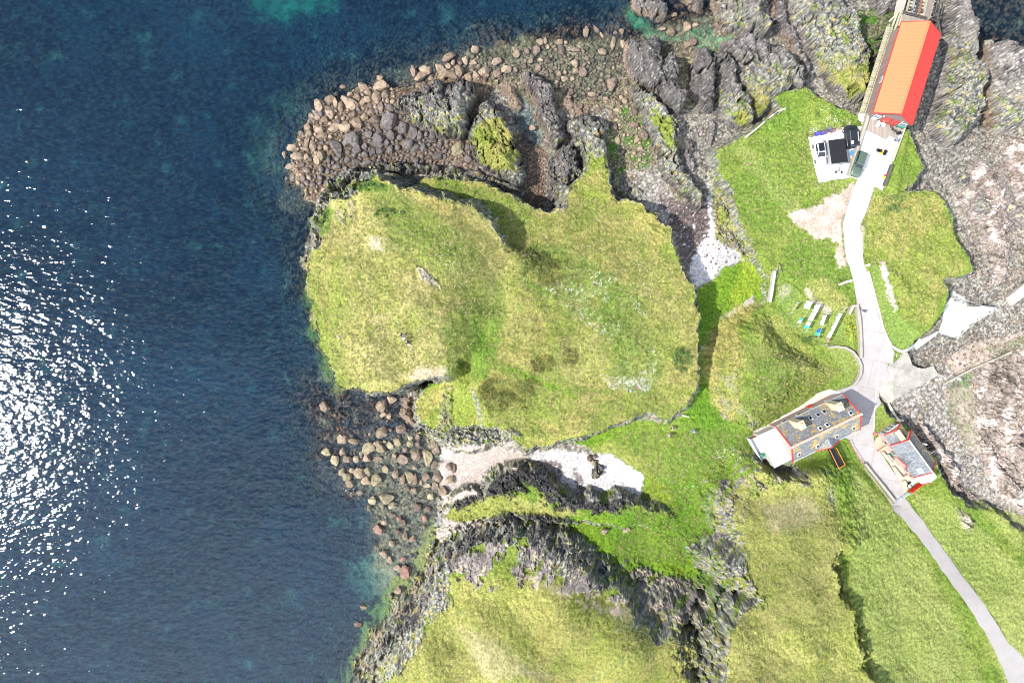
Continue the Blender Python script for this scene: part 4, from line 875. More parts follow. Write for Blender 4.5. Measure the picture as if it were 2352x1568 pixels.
ridge("2262,860 2290,842 2330,826 2400,815 2400,900 2352,930 2330,1000 2352,1060 2330,1080 2300,1020 2275,960 2258,900", 1.8, "pink and cream layered bedrock at the right edge beyond the stone kerb", tan=-1, pal=k_rockpink, tilt=.3, wE=.7, bed=32, group='ledges of the eastern shore')
ridge("2090,970 2106,962 2130,990 2165,1035 2180,1075 2195,1115 2180,1125 2160,1105 2148,1062 2125,1030 2104,1000", 1.3, "smooth pink rock shelf just behind the bungalow", tan=-1, pal=k_rockpink, tilt=.1, wE=.6, wW=.6, bed=35, group='ledges of the eastern shore')
ridge("2240,1040 2262,1030 2290,1075 2330,1110 2400,1150 2400,1230 2345,1190 2300,1160 2262,1110", 1.2, "broken pink ledge on the shore below the grass at the right edge", tan=-1, pal=k_rockpink, tilt=.2, wE=.6, bed=32, group='ledges of the eastern shore')
ridge("2165,395 2180,385 2200,390 2215,405 2212,430 2195,442 2175,430", 1.0, "flat yellow lichened rock at the foot of the grass bank east of the deck", lich=(380, 420), tan=-1, light=.8)
ridge("1570,318 1582,315 1592,330 1590,360 1578,372 1566,360", 1.4, "dark boulder outcrop in the gully below the fin", tan=-1, group='dark outcrops in the gully')
ridge("1556,348 1570,342 1586,352 1592,375 1586,400 1575,410 1562,400 1556,380", 1.3, "round grey outcrop lowest in the gully", tan=-1, light=.5, group='dark outcrops in the gully')
ridge("1620,330 1628,335 1640,300 1642,290 1635,278 1628,282 1622,300", 1.1, "thin finger of rock above the white shingle", tan=-1, light=.7, group='dark outcrops in the gully')
ridge("915,912 935,908 950,918 945,945 958,975 940,972 918,968 915,950 925,935", 1.4, "pinkish brown rock at the foot of the cliff south of the point", tan=3, tilt=.0, wE=.8)
ridge("1358,1048 1368,1046 1372,1062 1380,1070 1378,1090 1364,1092 1356,1080 1358,1064 1352,1054", 1.6, "yellow lichened rock stack standing on the white shingle beach", lich=(1000, 1040), tan=-1, wE=.5, wW=.6, group='rocks on the shingle beach')

# ------------------------------------------------------------------ boulders
def boulder_mesh(seed, sub=3):
    rnd = random.Random(seed)
    bm = bmesh.new(); bmesh.ops.create_icosphere(bm, subdivisions=sub, radius=1.0)
    planes = []
    for _ in range(16):
        v = Vector((rnd.gauss(0, 1), rnd.gauss(0, 1), rnd.gauss(0, .8))).normalized(); planes.append((v, rnd.uniform(.55, .85)))
    from mathutils import noise
    off = Vector((seed * 3.1, seed * 1.7, 0))
    for v in bm.verts:
        p = v.co.copy()
        for n, dd in planes:
            k = p.dot(n)
            if k > dd: p -= n * (k - dd) * .97
        p *= 1 + .16 * noise.noise(v.co * 1.7 + off) + .07 * noise.noise(v.co * 5 + off)
        v.co = p
    for f in bm.faces: f.smooth = False
    me = bpy.data.meshes.new("boulder"); bm.to_mesh(me); bm.free(); return me
BM = {}
def bmesh_for(i, matn, sub=3):
    k = (i, matn, sub)
    if k not in BM:
        me = boulder_mesh(i, sub); me.materials.append(M[matn]); BM[k] = me
    return BM[k]
rnd = random.Random(11)
TILES = {
 'pile': (588, 0, """2015,445,40,38 1775,510,60,40,-30 1920,540,28,42 1995,565,38,28 2210,555,48,32 1990,505,20,18 1445,650,32,60 1560,635,60,40,20 1680,615,40,42 1515,690,62,38,-20 1715,670,60,38,-50 1605,710,32,34 2090,660,58,58 2210,675,44,32,-20 2310,625,55,38 1990,630,22,26 1950,710,34,50 2020,700,32,48,-20 1790,690,50,40,40 1870,660,40,55 1765,600,38,28 1810,565,20,24 975,800,48,55 1145,795,80,50 1140,705,32,28 1030,850,38,32 1190,875,38,40 1110,905,48,50 865,860,32,26 800,790,30,22 870,950,85,48,30 935,895,34,36 670,915,55,42,-10 590,975,50,55 735,950,28,50 785,985,28,50 660,1005,30,30 985,945,28,36 1150,990,28,48 1100,985,20,26 1060,1040,38,32 1235,1000,50,26,35 1030,920,40,30 1215,930,18,30 690,1050,40,42 640,1110,38,32 565,1085,30,26 510,1060,35,25 480,1175,40,35 590,1200,50,35 545,1170,22,22 495,1240,36,34 480,1300,26,60 470,1370,30,30 610,1255,55,28 530,1350,40,45 340,1350,58,34,-10 400,1440,60,45 255,1410,20,35 300,1525,42,34 470,1450,25,25 610,1440,38,42 570,1480,36,50 675,1470,24,40 740,1360,45,95,-25 735,1180,60,40 830,1170,60,45 930,1140,70,50 1000,1080,40,35 1105,1120,50,45 1235,1120,70,95,15 1365,1190,40,65 900,1280,60,75 940,1380,45,60 840,1300,35,50 1140,1290,60,40 1250,1260,45,50 1330,1275,28,28 1450,1240,40,80,10 1510,1270,28,45 1410,1340,55,55 1475,1380,55,40,-30 1550,1380,35,50 1625,1270,32,35 1700,1350,24,36 1640,1310,38,25 1130,1340,60,26 1010,1360,30,36 1080,1410,30,40 1150,1400,50,30 1210,1330,30,36 1245,1390,30,40 925,1500,40,40 1030,1510,50,24 1050,1240,40,35 1140,1220,32,26 1860,1400,60,70 1860,1540,60,30 1690,1460,50,40 2060,1060,30,24"""),
 'north': (1176, 0, """260,370,32,32 305,365,22,35 225,455,35,42 140,460,30,30 330,420,24,26 45,480,35,38 25,435,30,22 170,550,30,28 120,540,22,26 265,535,32,24 325,545,32,34 455,460,35,50 445,375,35,32 595,445,48,26 580,565,32,42 115,600,28,26 240,620,28,38 35,630,26,24 655,660,45,45 435,665,26,28 480,710,34,28 325,670,18,34 685,275,28,48 780,260,24,50,-35 830,310,18,34,-40 930,390,26,60,12 1025,390,26,45,-20 840,470,40,34 920,755,45,62,18 1465,280,42,42 1490,130,30,20 1620,235,45,38 1665,380,48,46 1695,215,34,22 1610,395,30,34 535,840,40,34 740,850,38,26 970,1015,45,24 795,1015,35,26 1125,1030,30,30 1125,1155,40,30 940,1170,30,42 1205,1250,38,44 1170,1370,26,28 1140,1295,22,30 970,1295,26,36 190,1170,40,28 755,910,40,24 925,945,18,40 1040,765,30,28 510,890,40,30 660,845,24,22 560,780,26,22 405,785,22,18 590,640,34,30 1395,250,34,22 1010,275,24,26 955,290,20,18 395,615,22,22 560,710,24,20"""),
 'cove': (588, 784, """625,605,55,48 1150,590,50,55 1240,530,45,34 1165,675,35,24 1220,685,26,26 1385,530,55,30 1150,835,62,55 1330,810,55,42,-30 795,895,50,52 905,915,50,32 1115,940,38,38 1145,985,48,42 1030,985,60,55 1300,925,42,42 1230,960,40,38 1415,940,36,32 1410,885,28,22 1485,880,26,30 1485,940,22,26 640,1020,50,40 785,1015,30,36 720,1095,45,45 835,1080,42,38 920,1080,28,42 960,1035,18,34 1015,1075,38,42 1110,1085,46,28 1270,1050,26,22 1355,1085,62,52,-20 1470,1045,48,50 1570,1060,45,75 1640,1140,40,40 1370,990,26,26 1455,1160,28,26 785,1200,34,40 875,1190,26,24 840,1240,45,45 955,1205,48,62 1020,1190,32,45 1010,1280,48,45 1100,1275,52,50 860,1305,45,40 1190,1180,42,38 1280,1220,34,42 1405,1240,38,55 1455,1280,36,55 1350,1265,26,45 1670,1245,52,62 1785,1265,48,40 1780,1145,38,34 1820,1160,24,50 1390,1350,30,24 1455,1365,30,32 1510,1300,20,26 1560,1250,40,36 1655,1330,45,36 1725,1370,55,45 1605,1425,34,32 1190,1440,70,48,-10 950,1400,30,24 1070,1460,40,34 1155,1515,26,28 1250,1510,42,36 1035,1535,22,28 1490,1525,42,48 1580,1545,34,30 1685,1525,26,20 1575,1330,40,22 1650,1000,38,40 1640,925,26,20"""),
 'bay': (588, 1176, """1125,165,58,50 1175,100,32,26 1245,30,32,26 1350,105,34,34 1300,175,28,26 1370,225,32,48 1435,250,34,32 1245,290,34,30 1550,60,30,42 1550,135,14,14 1170,380,38,36 1230,445,32,36 1340,440,36,24 1380,550,55,60 1305,520,50,34 1315,60,30,24 980,875,34,22 940,1040,42,26,20 1305,720,40,30 1240,770,22,24""")}
ZL = {'pile': 'packed boulder beach west of the dark triangular rock', 'north': 'shallows north of the headland', 'cove': 'south cove below the cliff', 'bay': 'bay beside the south hill'}
ANCH = {'pile': [(690, 390, 'on the seaward tip of the packed beach'), (735, 250, 'at the north west corner of the packed beach'), (850, 215, 'on the north rim of the packed beach'), (790, 295, 'in the middle of the packed beach'), (900, 340, 'in the dark stones of the packed beach'), (985, 175, 'just north of the triangular rock'), (1075, 150, 'north east of the triangular rock'), (1050, 360, 'below the triangular rock')],
 'north': [(1200, 125, 'at the west end of the northern shallows'), (1265, 130, 'in the middle of the northern shallows'), (1320, 170, 'in the inner northern shallows'), (1380, 80, 'just west of the largest dark slab'), (1440, 290, 'in the inlet left of the long ridge'), (1340, 230, 'near the tan bedrock hump'), (1570, 80, 'in the weedy gap under the stacks')],
 'cove': [(745, 935, 'standing alone off the cliff'), (880, 930, 'at the cliff foot of the south cove'), (790, 1020, 'at the west edge of the south cove'), (860, 1030, 'in the middle of the south cove'), (820, 1100, 'in the south west of the south cove'), (930, 1060, 'off the sand of the south cove'), (960, 1130, 'in the lower half of the south cove'), (1010, 1090, 'on the sand of the south cove')],
 'bay': [(900, 1200, 'in the upper bay'), (930, 1310, 'in the lower bay'), (830, 1420, 'in open water off the south hill')]}
BL = {}
placed = []
nb = 0
shape_w = lambda r: 'long' if r > 1.5 else ('oblong' if r > 1.2 else 'rounded')
for zn, (ou, ov, s) in TILES.items():
    rows = [tuple(float(t) for t in q.split(',')) for q in s.split()]
    for k, row in enumerate(rows):
        cu, cv, rx, ry = row[:4]; rot = row[4] if len(row) > 4 else rnd.uniform(-10, 10)
        u, v = ou + cu / 4, ov + cv / 4
        a_, b_ = rx / 4 * K * 1.12, ry / 4 * K * 1.12
        rr = (a_ + b_) / 2
        x, y = W(u, v, .5); gz = ground(x, y)
        if zn == 'pile':
            inland = sdf(np.array([u]), np.array([v]), P("1000,240 900,240 860,300 770,340 740,420 900,420 1100,340 1060,260"), 200)[0]
            matn = 'boulder_dark' if inland > -5 else ('boulder_brown' if inland > -30 and rnd.random() < .6 else 'boulder_tan')
            if (cu, cv) == (1860, 1400): matn = 'boulder_lichen'
        elif zn == 'north': matn = ('boulder_tan' if rnd.random() < .7 else 'boulder_brown') if v < 180 else ('boulder_brown' if rnd.random() < .6 else 'boulder_tan')
        elif zn == 'cove': matn = ('boulder_lichen' if rnd.random() < .5 else 'boulder_tan') if cu < 1320 or rnd.random() < .4 else 'boulder_brown'
        else: matn = rnd.choice(['boulder_tan', 'boulder_brown', 'boulder_red'])
        if (zn, cu) == ('bay', 1380): matn = 'boulder_red'
        zz = max(gz, -.35) if zn in ('pile', 'north') else max(gz, -.30)
        hgt = min(a_, b_) * rnd.uniform(.62, .85)
        o = bpy.data.objects.new('boulder', bmesh_for(nb % 14, matn)); nb += 1
        o.location = (x, y, zz + hgt * .45); o.scale = (a_ * 1.12, b_ * 1.12, hgt)
        if zz < .2 and gz < -.5: o.scale[2] = max(hgt, .6); o.location.z = .02 + hgt * .1
        o.rotation_euler = (rnd.uniform(-.15, .15), rnd.uniform(-.15, .15), R(-rot))
        C.objects.link(o); placed.append((x, y, rr))
        col = {'boulder_tan': 'tan', 'boulder_brown': 'brown', 'boulder_dark': 'dark grey', 'boulder_red': 'reddish', 'boulder_lichen': 'yellowish'}[matn]
        an = min(ANCH[zn], key=lambda q: (q[0] - u) ** 2 + (q[1] - v) ** 2)
        BL.setdefault((zn, an[2], col), []).append((rr, max(a_, b_) / min(a_, b_), o))
ORD = ['largest', 'second largest', 'third largest', 'fourth largest', 'fifth largest', 'sixth largest', 'seventh largest', 'eighth largest', 'ninth largest', 'tenth largest', 'eleventh largest', 'twelfth largest', 'thirteenth largest', 'fourteenth largest', 'fifteenth largest', 'sixteenth largest', 'seventeenth largest', 'eighteenth largest'] + [w_ + ' largest' for w_ in ('nineteenth', 'twentieth', 'twenty first', 'twenty second', 'twenty third', 'twenty fourth', 'twenty fifth', 'twenty sixth', 'twenty seventh', 'twenty eighth', 'twenty ninth', 'thirtieth')]
for (zn, wh, col), L_ in BL.items():
    L_.sort(key=lambda q: -q[0])
    for i, (rr, asp, o) in enumerate(L_):
        o_ = ORD[i] if len(L_) > 1 else 'single'
        if i == len(L_) - 1 and i > 1: o_ = 'smallest'
        tag(o, f"{o_} {col} boulder {wh}", 'boulder', 'boulders ' + {'pile': 'of the packed beach', 'north': 'in the northern shallows', 'cove': 'in the south cove', 'bay': 'in the bay'}[zn])
# two pale rocks on the valley lawn and three on the shingle
for u, v, rx, ry, lab, mt in ((1388, 1218, .75, 1.0, "pale lichened rock on the valley grass, left of the pair", 'boulder_lichen'), (1440, 1214, .7, .95, "pale lichened rock on the valley grass, right of the pair", 'boulder_lichen'),
                        (1355, 1051, .7, .9, "brown rock at the cliff foot above the shingle stack, on the left", 'boulder_brown'), (1366, 1047, .55, .6, "smaller brown rock at the cliff foot above the shingle stack, on the right", 'boulder_brown'),
                        (1362, 1062, .75, .65, "round rock between the cliff foot rocks and the yellow lichened stack", 'boulder_lichen')):
    p = G3(u, v); o = bpy.data.objects.new('boulder', bmesh_for(nb % 14, mt)); nb += 1
    o.location = p + Vector((0, 0, ry * .3)); o.scale = (rx, ry, max(rx, ry) * .9); o.rotation_euler = (0, 0, rnd.uniform(0, 6)); C.objects.link(o)
    placed.append((p.x, p.y, rx)); tag(o, lab, 'boulder')

# countless cobbles and lesser stones between the boulders
def inpoly(u, v, poly): return sdf(np.array([u]), np.array([v]), poly, 5)[0] > 0
cob_zones = [("662,400 674,345 695,300 715,270 738,235 780,226 820,208 870,192 905,205 920,260 990,305 1070,330 1090,375 1075,395 1000,384 880,376 800,400 745,440 705,450 690,440", .42, 1.02, 2600, ('boulder_brown', 'boulder_dark', 'boulder_tan')),
 ("930,195 960,160 1040,130 1100,120 1180,150 1250,90 1300,95 1430,110 1438,180 1440,240 1400,290 1380,270 1350,225 1300,225 1270,180 1200,160 1150,180 1100,190 1080,180 1000,180 950,200", .30, .80, 1500, ('boulder_brown', 'boulder_tan', 'boulder_brown')),
 ("1400,240 1440,240 1480,290 1500,340 1500,400 1460,420 1410,400", .15, .5, 260, ('boulder_brown', 'boulder_tan')),
 ("1290,275 1300,270 1320,340 1320,345 1290,330", .2, .45, 60, ('boulder_brown',)),
 ("1214,350 1250,345 1262,360 1255,460 1225,460 1212,420", .2, .5, 150, ('boulder_red', 'boulder_brown')),
 ("780,1030 860,980 950,985 1000,1020 1010,1120 1000,1200 960,1300 900,1330 850,1200 790,1120", .2, .6, 170, ('boulder_brown', 'boulder_lichen', 'boulder_brown')),
 ("720,940 760,920 940,915 950,980 860,985 780,1000 740,980", .15, .4, 40, ('boulder_brown',)),
 ("1440,90 1640,50 1730,95 1700,110 1640,120 1590,110 1560,130 1530,90 1470,75", .15, .42, 260, ('boulder_brown', 'boulder_tan')),
 ("1530,110 1590,112 1580,260 1620,290 1640,310 1620,330 1570,300 1565,200", .13, .3, 300, ('boulder_brown', 'boulder_tan')),
 ("2120,810 2200,780 2300,740 2352,700 2352,800 2230,860 2130,860", .15, .4, 240, ('boulder_tan', 'boulder_brown')),
 ("2180,520 2352,540 2352,680 2280,690 2220,660", .14, .38, 260, ('boulder_tan', 'boulder_brown')),
 ("2210,300 2300,310 2352,330 2352,440 2300,420 2230,360", .14, .36, 160, ('boulder_tan', 'boulder_brown')),
 ("2060,960 2140,860 2250,880 2240,1010 2352,1080 2352,1200 2230,1130 2150,1050", .13, .34, 420, ('boulder_tan', 'boulder_lichen')),
 ("2000,60 2050,60 2060,200 1990,280 1960,250 2000,170", .14, .36, 160, ('boulder_brown', 'boulder_tan')),
 ("1600,470 1680,560 1690,600 1620,640 1590,560", .12, .3, 40, ('boulder_brown',))]
pts_np = np.array([(p[0], p[1], p[2]) for p in placed])
lows = [boulder_mesh(40 + i, 2) for i in range(6)]
lowco = []
for me in lows:
    a = np.empty(len(me.vertices) * 3, dtype=np.float32); me.vertices.foreach_get('co', a); f = np.empty(len(me.polygons) * 3, dtype=np.int32); me.polygons.foreach_get('vertices', f)
    lowco.append((a.reshape(-1, 3), f.reshape(-1, 3)))
cob_mats = ['boulder_tan', 'boulder_brown', 'boulder_dark', 'boulder_red', 'boulder_lichen']
for zi, (s, rmin, rmax, cnt, mats) in enumerate(cob_zones):
    poly = P(s); us = [q[0] for q in poly]; vs_ = [q[1] for q in poly]
    N = cnt * 3
    uu = np.array([rnd.uniform(min(us), max(us)) for _ in range(N)]); vv = np.array([rnd.uniform(min(vs_), max(vs_)) for _ in range(N)])
    ok = sdf(uu, vv, poly, 50) > 0; uu, vv = uu[ok], vv[ok]
    xx, yy = W(uu, vv, .4); zz = samp(XS, YS, Z, xx, yy)
    cell = {}; acc = []
    allp = [(a, b, r) for a, b, r in placed]
    def near(x, y, r):
        i, j = int(x // 2), int(y // 2)
        for a in (-1, 0, 1):
            for b in (-1, 0, 1):
                for (px, py, pr) in cell.get((i + a, j + b), ()):
                    if (px - x) ** 2 + (py - y) ** 2 < ((pr + r) * .70) ** 2: return True
        return False
    for a, b, r in allp: cell.setdefault((int(a // 2), int(b // 2)), []).append((a, b, r))
    for i in range(len(uu)):
        r = rmin + (rmax - rmin) * rnd.random() ** 1.6
        if near(xx[i], yy[i], r): continue
        cell.setdefault((int(xx[i] // 2), int(yy[i] // 2)), []).append((xx[i], yy[i], r)); acc.append((xx[i], yy[i], zz[i], r))
        if len(acc) >= cnt: break
    V_l, F_l, MI = [], [], []; base_i = 0
    if zi == 0 and acc: ua = np.array([uv_of(a[0], a[1], .5) for a in acc]); inl = sdf(ua[:, 0], ua[:, 1], P('1000,240 900,240 860,290 780,330 740,420 900,420 1100,340 1060,260'), 200)
    ki = -1
    for (x, y, z, r) in acc:
        co, fc = lowco[rnd.randrange(6)]; ki += 1
        a = rnd.uniform(0, 6.28); ca, sa = math.cos(a), math.sin(a); e = rnd.uniform(.65, 1.0)
        q = co * np.array([r, r * e, r * rnd.uniform(.5, .75)], dtype=np.float32)
        q = np.stack([q[:, 0] * ca - q[:, 1] * sa + x, q[:, 0] * sa + q[:, 1] * ca + y, q[:, 2] + z + r * .18], 1)
        V_l.append(q); F_l.append(fc + base_i); MI += [1 if (zi == 0 and inl[ki] > -12 + rnd.gauss(0, 14)) else mats.index(rnd.choice(mats))] * len(fc); base_i += len(q)
    if not V_l: continue
    V_a = np.concatenate(V_l); F_a = np.concatenate(F_l)
    me = bpy.data.meshes.new('cobbles'); me.vertices.add(len(V_a)); me.vertices.foreach_set('co', V_a.astype(np.float32).ravel())
    me.loops.add(F_a.size); me.loops.foreach_set('vertex_index', F_a.astype(np.int32).ravel())
    me.polygons.add(len(F_a)); me.polygons.foreach_set('loop_start', np.arange(0, F_a.size, 3, dtype=np.int32)); me.update(calc_edges=True)
    for m_ in mats: me.materials.append(M[m_])
    me.polygons.foreach_set('material_index', np.array(MI, dtype=np.int32)); pass
    o = bpy.data.objects.new('cobbles', me); C.objects.link(o); tag(o, kind='stuff')
# ------------------------------------------------------------------ mesh helpers
class MB:
    def __init__(s): s.v = []; s.f = []; s.mi = []
    def add(s, vs, fs, mi=0):
        b = len(s.v); s.v += [tuple(p) for p in vs]; s.f += [tuple(b + i for i in f) for f in fs]; s.mi += [mi] * len(fs); return s
    def box(s, c, d, rz=0.0, mi=0, tilt=None):
        hx, hy, hz = d[0] / 2, d[1] / 2, d[2] / 2
        m = Matrix.Rotation(rz, 3, 'Z')
        if tilt: m = m @ Matrix.Rotation(tilt[1], 3, tilt[0])
        vs = [Vector(c) + m @ Vector((x * hx, y * hy, z * hz)) for z in (-1, 1) for y in (-1, 1) for x in (-1, 1)]
        return s.add(vs, [(0, 2, 3, 1), (4, 5, 7, 6), (0, 1, 5, 4), (2, 6, 7, 3), (0, 4, 6, 2), (1, 3, 7, 5)], mi)
    def beam(s, a, b, w_, h_, mi=0):
        a = Vector(a); b = Vector(b); d = b - a; L = d.length
        if L < 1e-6: return s
        q = d.to_track_quat('X', 'Z').to_matrix(); c = (a + b) / 2
        vs = [c + q @ Vector((x * L / 2, y * w_ / 2, z * h_ / 2)) for z in (-1, 1) for y in (-1, 1) for x in (-1, 1)]
        return s.add(vs, [(0, 2, 3, 1), (4, 5, 7, 6), (0, 1, 5, 4), (2, 6, 7, 3), (0, 4, 6, 2), (1, 3, 7, 5)], mi)
    def path(s, pts, w_, h_, mi=0):
        for a, b in zip(pts, pts[1:]): s.beam(a, b, w_, h_, mi)
        return s
    def cyl(s, c, r, h, n=14, r2=None, mi=0, axis='Z'):
        r2 = r if r2 is None else r2
        m = {'Z': Matrix.Identity(3), 'X': Matrix.Rotation(R(90), 3, 'Y'), 'Y': Matrix.Rotation(R(90), 3, 'X')}[axis]
        vs = [Vector(c) + m @ Vector((math.cos(i * 2 * math.pi / n) * rr, math.sin(i * 2 * math.pi / n) * rr, z)) for rr, z in ((r, -h / 2), (r2, h / 2)) for i in range(n)]
        fs = [(i, (i + 1) % n, n + (i + 1) % n, n + i) for i in range(n)] + [tuple(range(n - 1, -1, -1)), tuple(range(n, 2 * n))]
        return s.add(vs, fs, mi)
    def prism(s, poly, z0, z1, mi=0):
        "poly: xy list; z0/z1 numbers or lists"
        n = len(poly); a = sum(poly[i][0] * poly[(i + 1) % n][1] - poly[(i + 1) % n][0] * poly[i][1] for i in range(n))
        if a < 0: poly = poly[::-1]; z1 = z1[::-1] if isinstance(z1, list) else z1
        zt = z1 if isinstance(z1, list) else [z1] * n
        vs = [(x, y, z0) for x, y in poly] + [(p[0], p[1], zt[i]) for i, p in enumerate(poly)]
        return s.add(vs, [tuple(range(n - 1, -1, -1)), tuple(range(n, 2 * n))] + [(i, (i + 1) % n, n + (i + 1) % n, n + i) for i in range(n)], mi)
    def slab(s, quad, th, mi=0):
        "thick panel: quad of 3D points, thickness below"
        q = [Vector(p) for p in quad]; n = (q[1] - q[0]).cross(q[-1] - q[0]).normalized()
        if n.z < 0: n = -n
        lo = [p - n * th for p in q]; k = len(q)
        return s.add(q + lo, [tuple(range(k)), tuple(range(2 * k - 1, k - 1, -1))] + [(i, k + i, k + (i + 1) % k, (i + 1) % k) for i in range(k)], mi)
    def build(s, name, mats, parent=None, smooth=False, bevel=0.0):
        me = bpy.data.meshes.new(name); me.from_pydata([tuple(p) for p in s.v], [], s.f)
        bm = bmesh.new(); bm.from_mesh(me); bmesh.ops.recalc_face_normals(bm, faces=bm.faces)
        if bevel: 
            bmesh.ops.bevel(bm, geom=[e for e in bm.edges], offset=bevel, segments=2, affect='EDGES', clamp_overlap=True)
        bm.to_mesh(me); bm.free()
        mats = mats if isinstance(mats, (list, tuple)) else [mats]
        for m in mats: me.materials.append(M[m])
        if len(mats) > 1 and not bevel: me.polygons.foreach_set('material_index', s.mi)
        if smooth: me.polygons.foreach_set('use_smooth', [True] * len(me.polygons))
        o = bpy.data.objects.new(name, me); C.objects.link(o)
        if parent: o.parent = parent
        return o
def thing(name, label, cat, loc=(0, 0, 0), rz=0.0, group=None):
    o = bpy.data.objects.new(name, None); o.empty_display_size = .3; C.objects.link(o); o.location = loc; o.rotation_euler = (0, 0, rz)
    return tag(o, label, cat, group)
def copy_thing(root, loc, rz, label, group=None):
    r = root.copy(); C.objects.link(r); r.location = loc; r.rotation_euler = (0, 0, rz); r['label'] = label
    if group: r['group'] = group
    for ch in list(root.children):
        c = ch.copy(); C.objects.link(c); c.parent = r
        for g_ in ch.children:
            d = g_.copy(); C.objects.link(d); d.parent = c
    return r
def jag(poly, step, amp, seed=0):
    rr = random.Random(seed); out_ = []
    n = len(poly)
    for i in range(n):
        a = Vector(poly[i]); b = Vector(poly[(i + 1) % n]); L = (b - a).length; k = max(1, int(L / step))
        nr = Vector((-(b - a).y, (b - a).x)).normalized() if L > 0 else Vector((0, 0))
        for j in range(k):
            p = a + (b - a) * j / k
            if j: p = p + nr * rr.uniform(-amp, amp)
            out_.append((p.x, p.y))
    return out_
def sheet(name, poly_u, zref, off, mat_, cell=1.2, thick=.25, jitter=.05, kind='structure', zf=None):
    "a slab laid over the ground, following its slope"
    wp = jag(wpoly(poly_u, zref), .8, jitter, len(poly_u))
    bm = bmesh.new(); vs = [bm.verts.new((x, y, 0)) for x, y in wp]; f = bm.faces.new(vs)
    if f.normal.z < 0: bmesh.ops.reverse_faces(bm, faces=[f])
    bmesh.ops.triangulate(bm, faces=bm.faces[:])
    xs = [p[0] for p in wp]; ys = [p[1] for p in wp]
    for ax, lo, hi in ((0, min(xs), max(xs)), (1, min(ys), max(ys))):
        t = math.floor(lo / cell) * cell + cell
        while t < hi:
            no = (1, 0, 0) if ax == 0 else (0, 1, 0); co = (t, 0, 0) if ax == 0 else (0, t, 0)
            bmesh.ops.bisect_plane(bm, geom=bm.verts[:] + bm.edges[:] + bm.faces[:], plane_co=co, plane_no=no, dist=1e-5); t += cell
    X = np.array([v.co.x for v in bm.verts]); Y = np.array([v.co.y for v in bm.verts])
    zz = (samp(XS, YS, Zflat, X, Y) if zf is None else zf(X, Y)) + off
    for v, z in zip(bm.verts, zz): v.co.z = z
    ext = bmesh.ops.extrude_face_region(bm, geom=bm.faces[:])
    for e in ext['geom']:
        if isinstance(e, bmesh.types.BMVert): e.co.z -= thick
    bmesh.ops.recalc_face_normals(bm, faces=bm.faces)
    for f in bm.faces: f.smooth = False
    me = bpy.data.meshes.new(name); bm.to_mesh(me); bm.free(); me.materials.append(M[mat_])
    o = bpy.data.objects.new(name, me); C.objects.link(o); tag(o, kind=kind); return o
# smooth ground used under paving
Zflat = zs.copy()
for poly, z, f in FLATS:
    d = sdf(GX, GY, wpoly(poly, z), 12); k = sstep(-f, f * .5, d); Zflat = Zflat * (1 - k) + z * k

# ------------------------------------------------------------------ roads and paving
sheet('road', road_polys['path'], 4.8, .03, 'slab_road', jitter=.10)
sheet('concrete_path', P("1966,414 1953,452 1936,512 1940,552 1945,592 1955,624 1961,642 1966,668 1982,670 1988,700 1996,735 2001,760 2018,757 2020,748 2013,716 2004,677 1997,647 1989,624 1982,609 1979,592 1977,552 1971,522 1992,467 2002,427"), 4.9, .045, 'concrete')
sheet('gravel_track', road_polys['track'], 6.5, .03, 'track', jitter=.12)
sheet('kerb', P("1990,624 1995,624 2010,677 2020,714 2030,750 2042,778 2052,796 2046,796 2037,782 2026,752 2016,714 2006,677 1999,647"), 4.8, .14, 'slip', jitter=.02)
sheet('drain_line', P("2031,795 2033,797 2022,820 2016,880 2011,930 2008,990 2006,990 2009,930 2014,880 2020,820"), 4.7, .06, 'concrete', jitter=.01)
sheet('slipway_apron', P("2158,755 2166,735 2167,704 2180,686 2196,667 2229,689 2261,702 2294,704 2293,714 2261,729 2199,777 2156,763"), 2.4, .12, 'concrete', thick=1.2)
sheet('quay_path', P("2156,760 2160,770 2110,802 2100,793 2106,786"), 3.0, .5, 'concrete', thick=1.5)
sheet('concrete_slipway', P("2055,808 2078,808 2092,838 2118,846 2150,840 2163,861 2099,891 2028,924 2012,906 2006,891 2028,864 2032,812"), 3.0, .25, 'slab_slip', thick=1.2, jitter=.14, zf=lambda X, Y: 4.4 - np.clip((X - W(2040, 860, 3)[0]) / 8.5, 0, 1) * 2.4)
sheet('car_park', P("1856,316 1939,293 1990,290 1995,300 1952,404 1951,409 1879,420 1859,330"), 4.9, .06, 'concrete', jitter=.1)
sheet('patio', P("2012,1008 2030,1000 2046,1020 2101,1094 2108,1103 2080,1127 2070,1110"), 4.65, .12, 'patio', jitter=0)
sheet('back_yard', P("1843,928 1876,903 1905,893 1933,901 1815,962 1765,986 1760,975"), 4.6, .08, 'white_wall', jitter=.1)
c_ = W(2027, 1018, 4.7)
sheet('paved_circle', [(2027 + 19 * math.cos(a / 18 * math.pi), 1018 + 19 * math.sin(a / 18 * math.pi)) for a in range(36)], 4.7, .16, 'patio_pink', jitter=0)

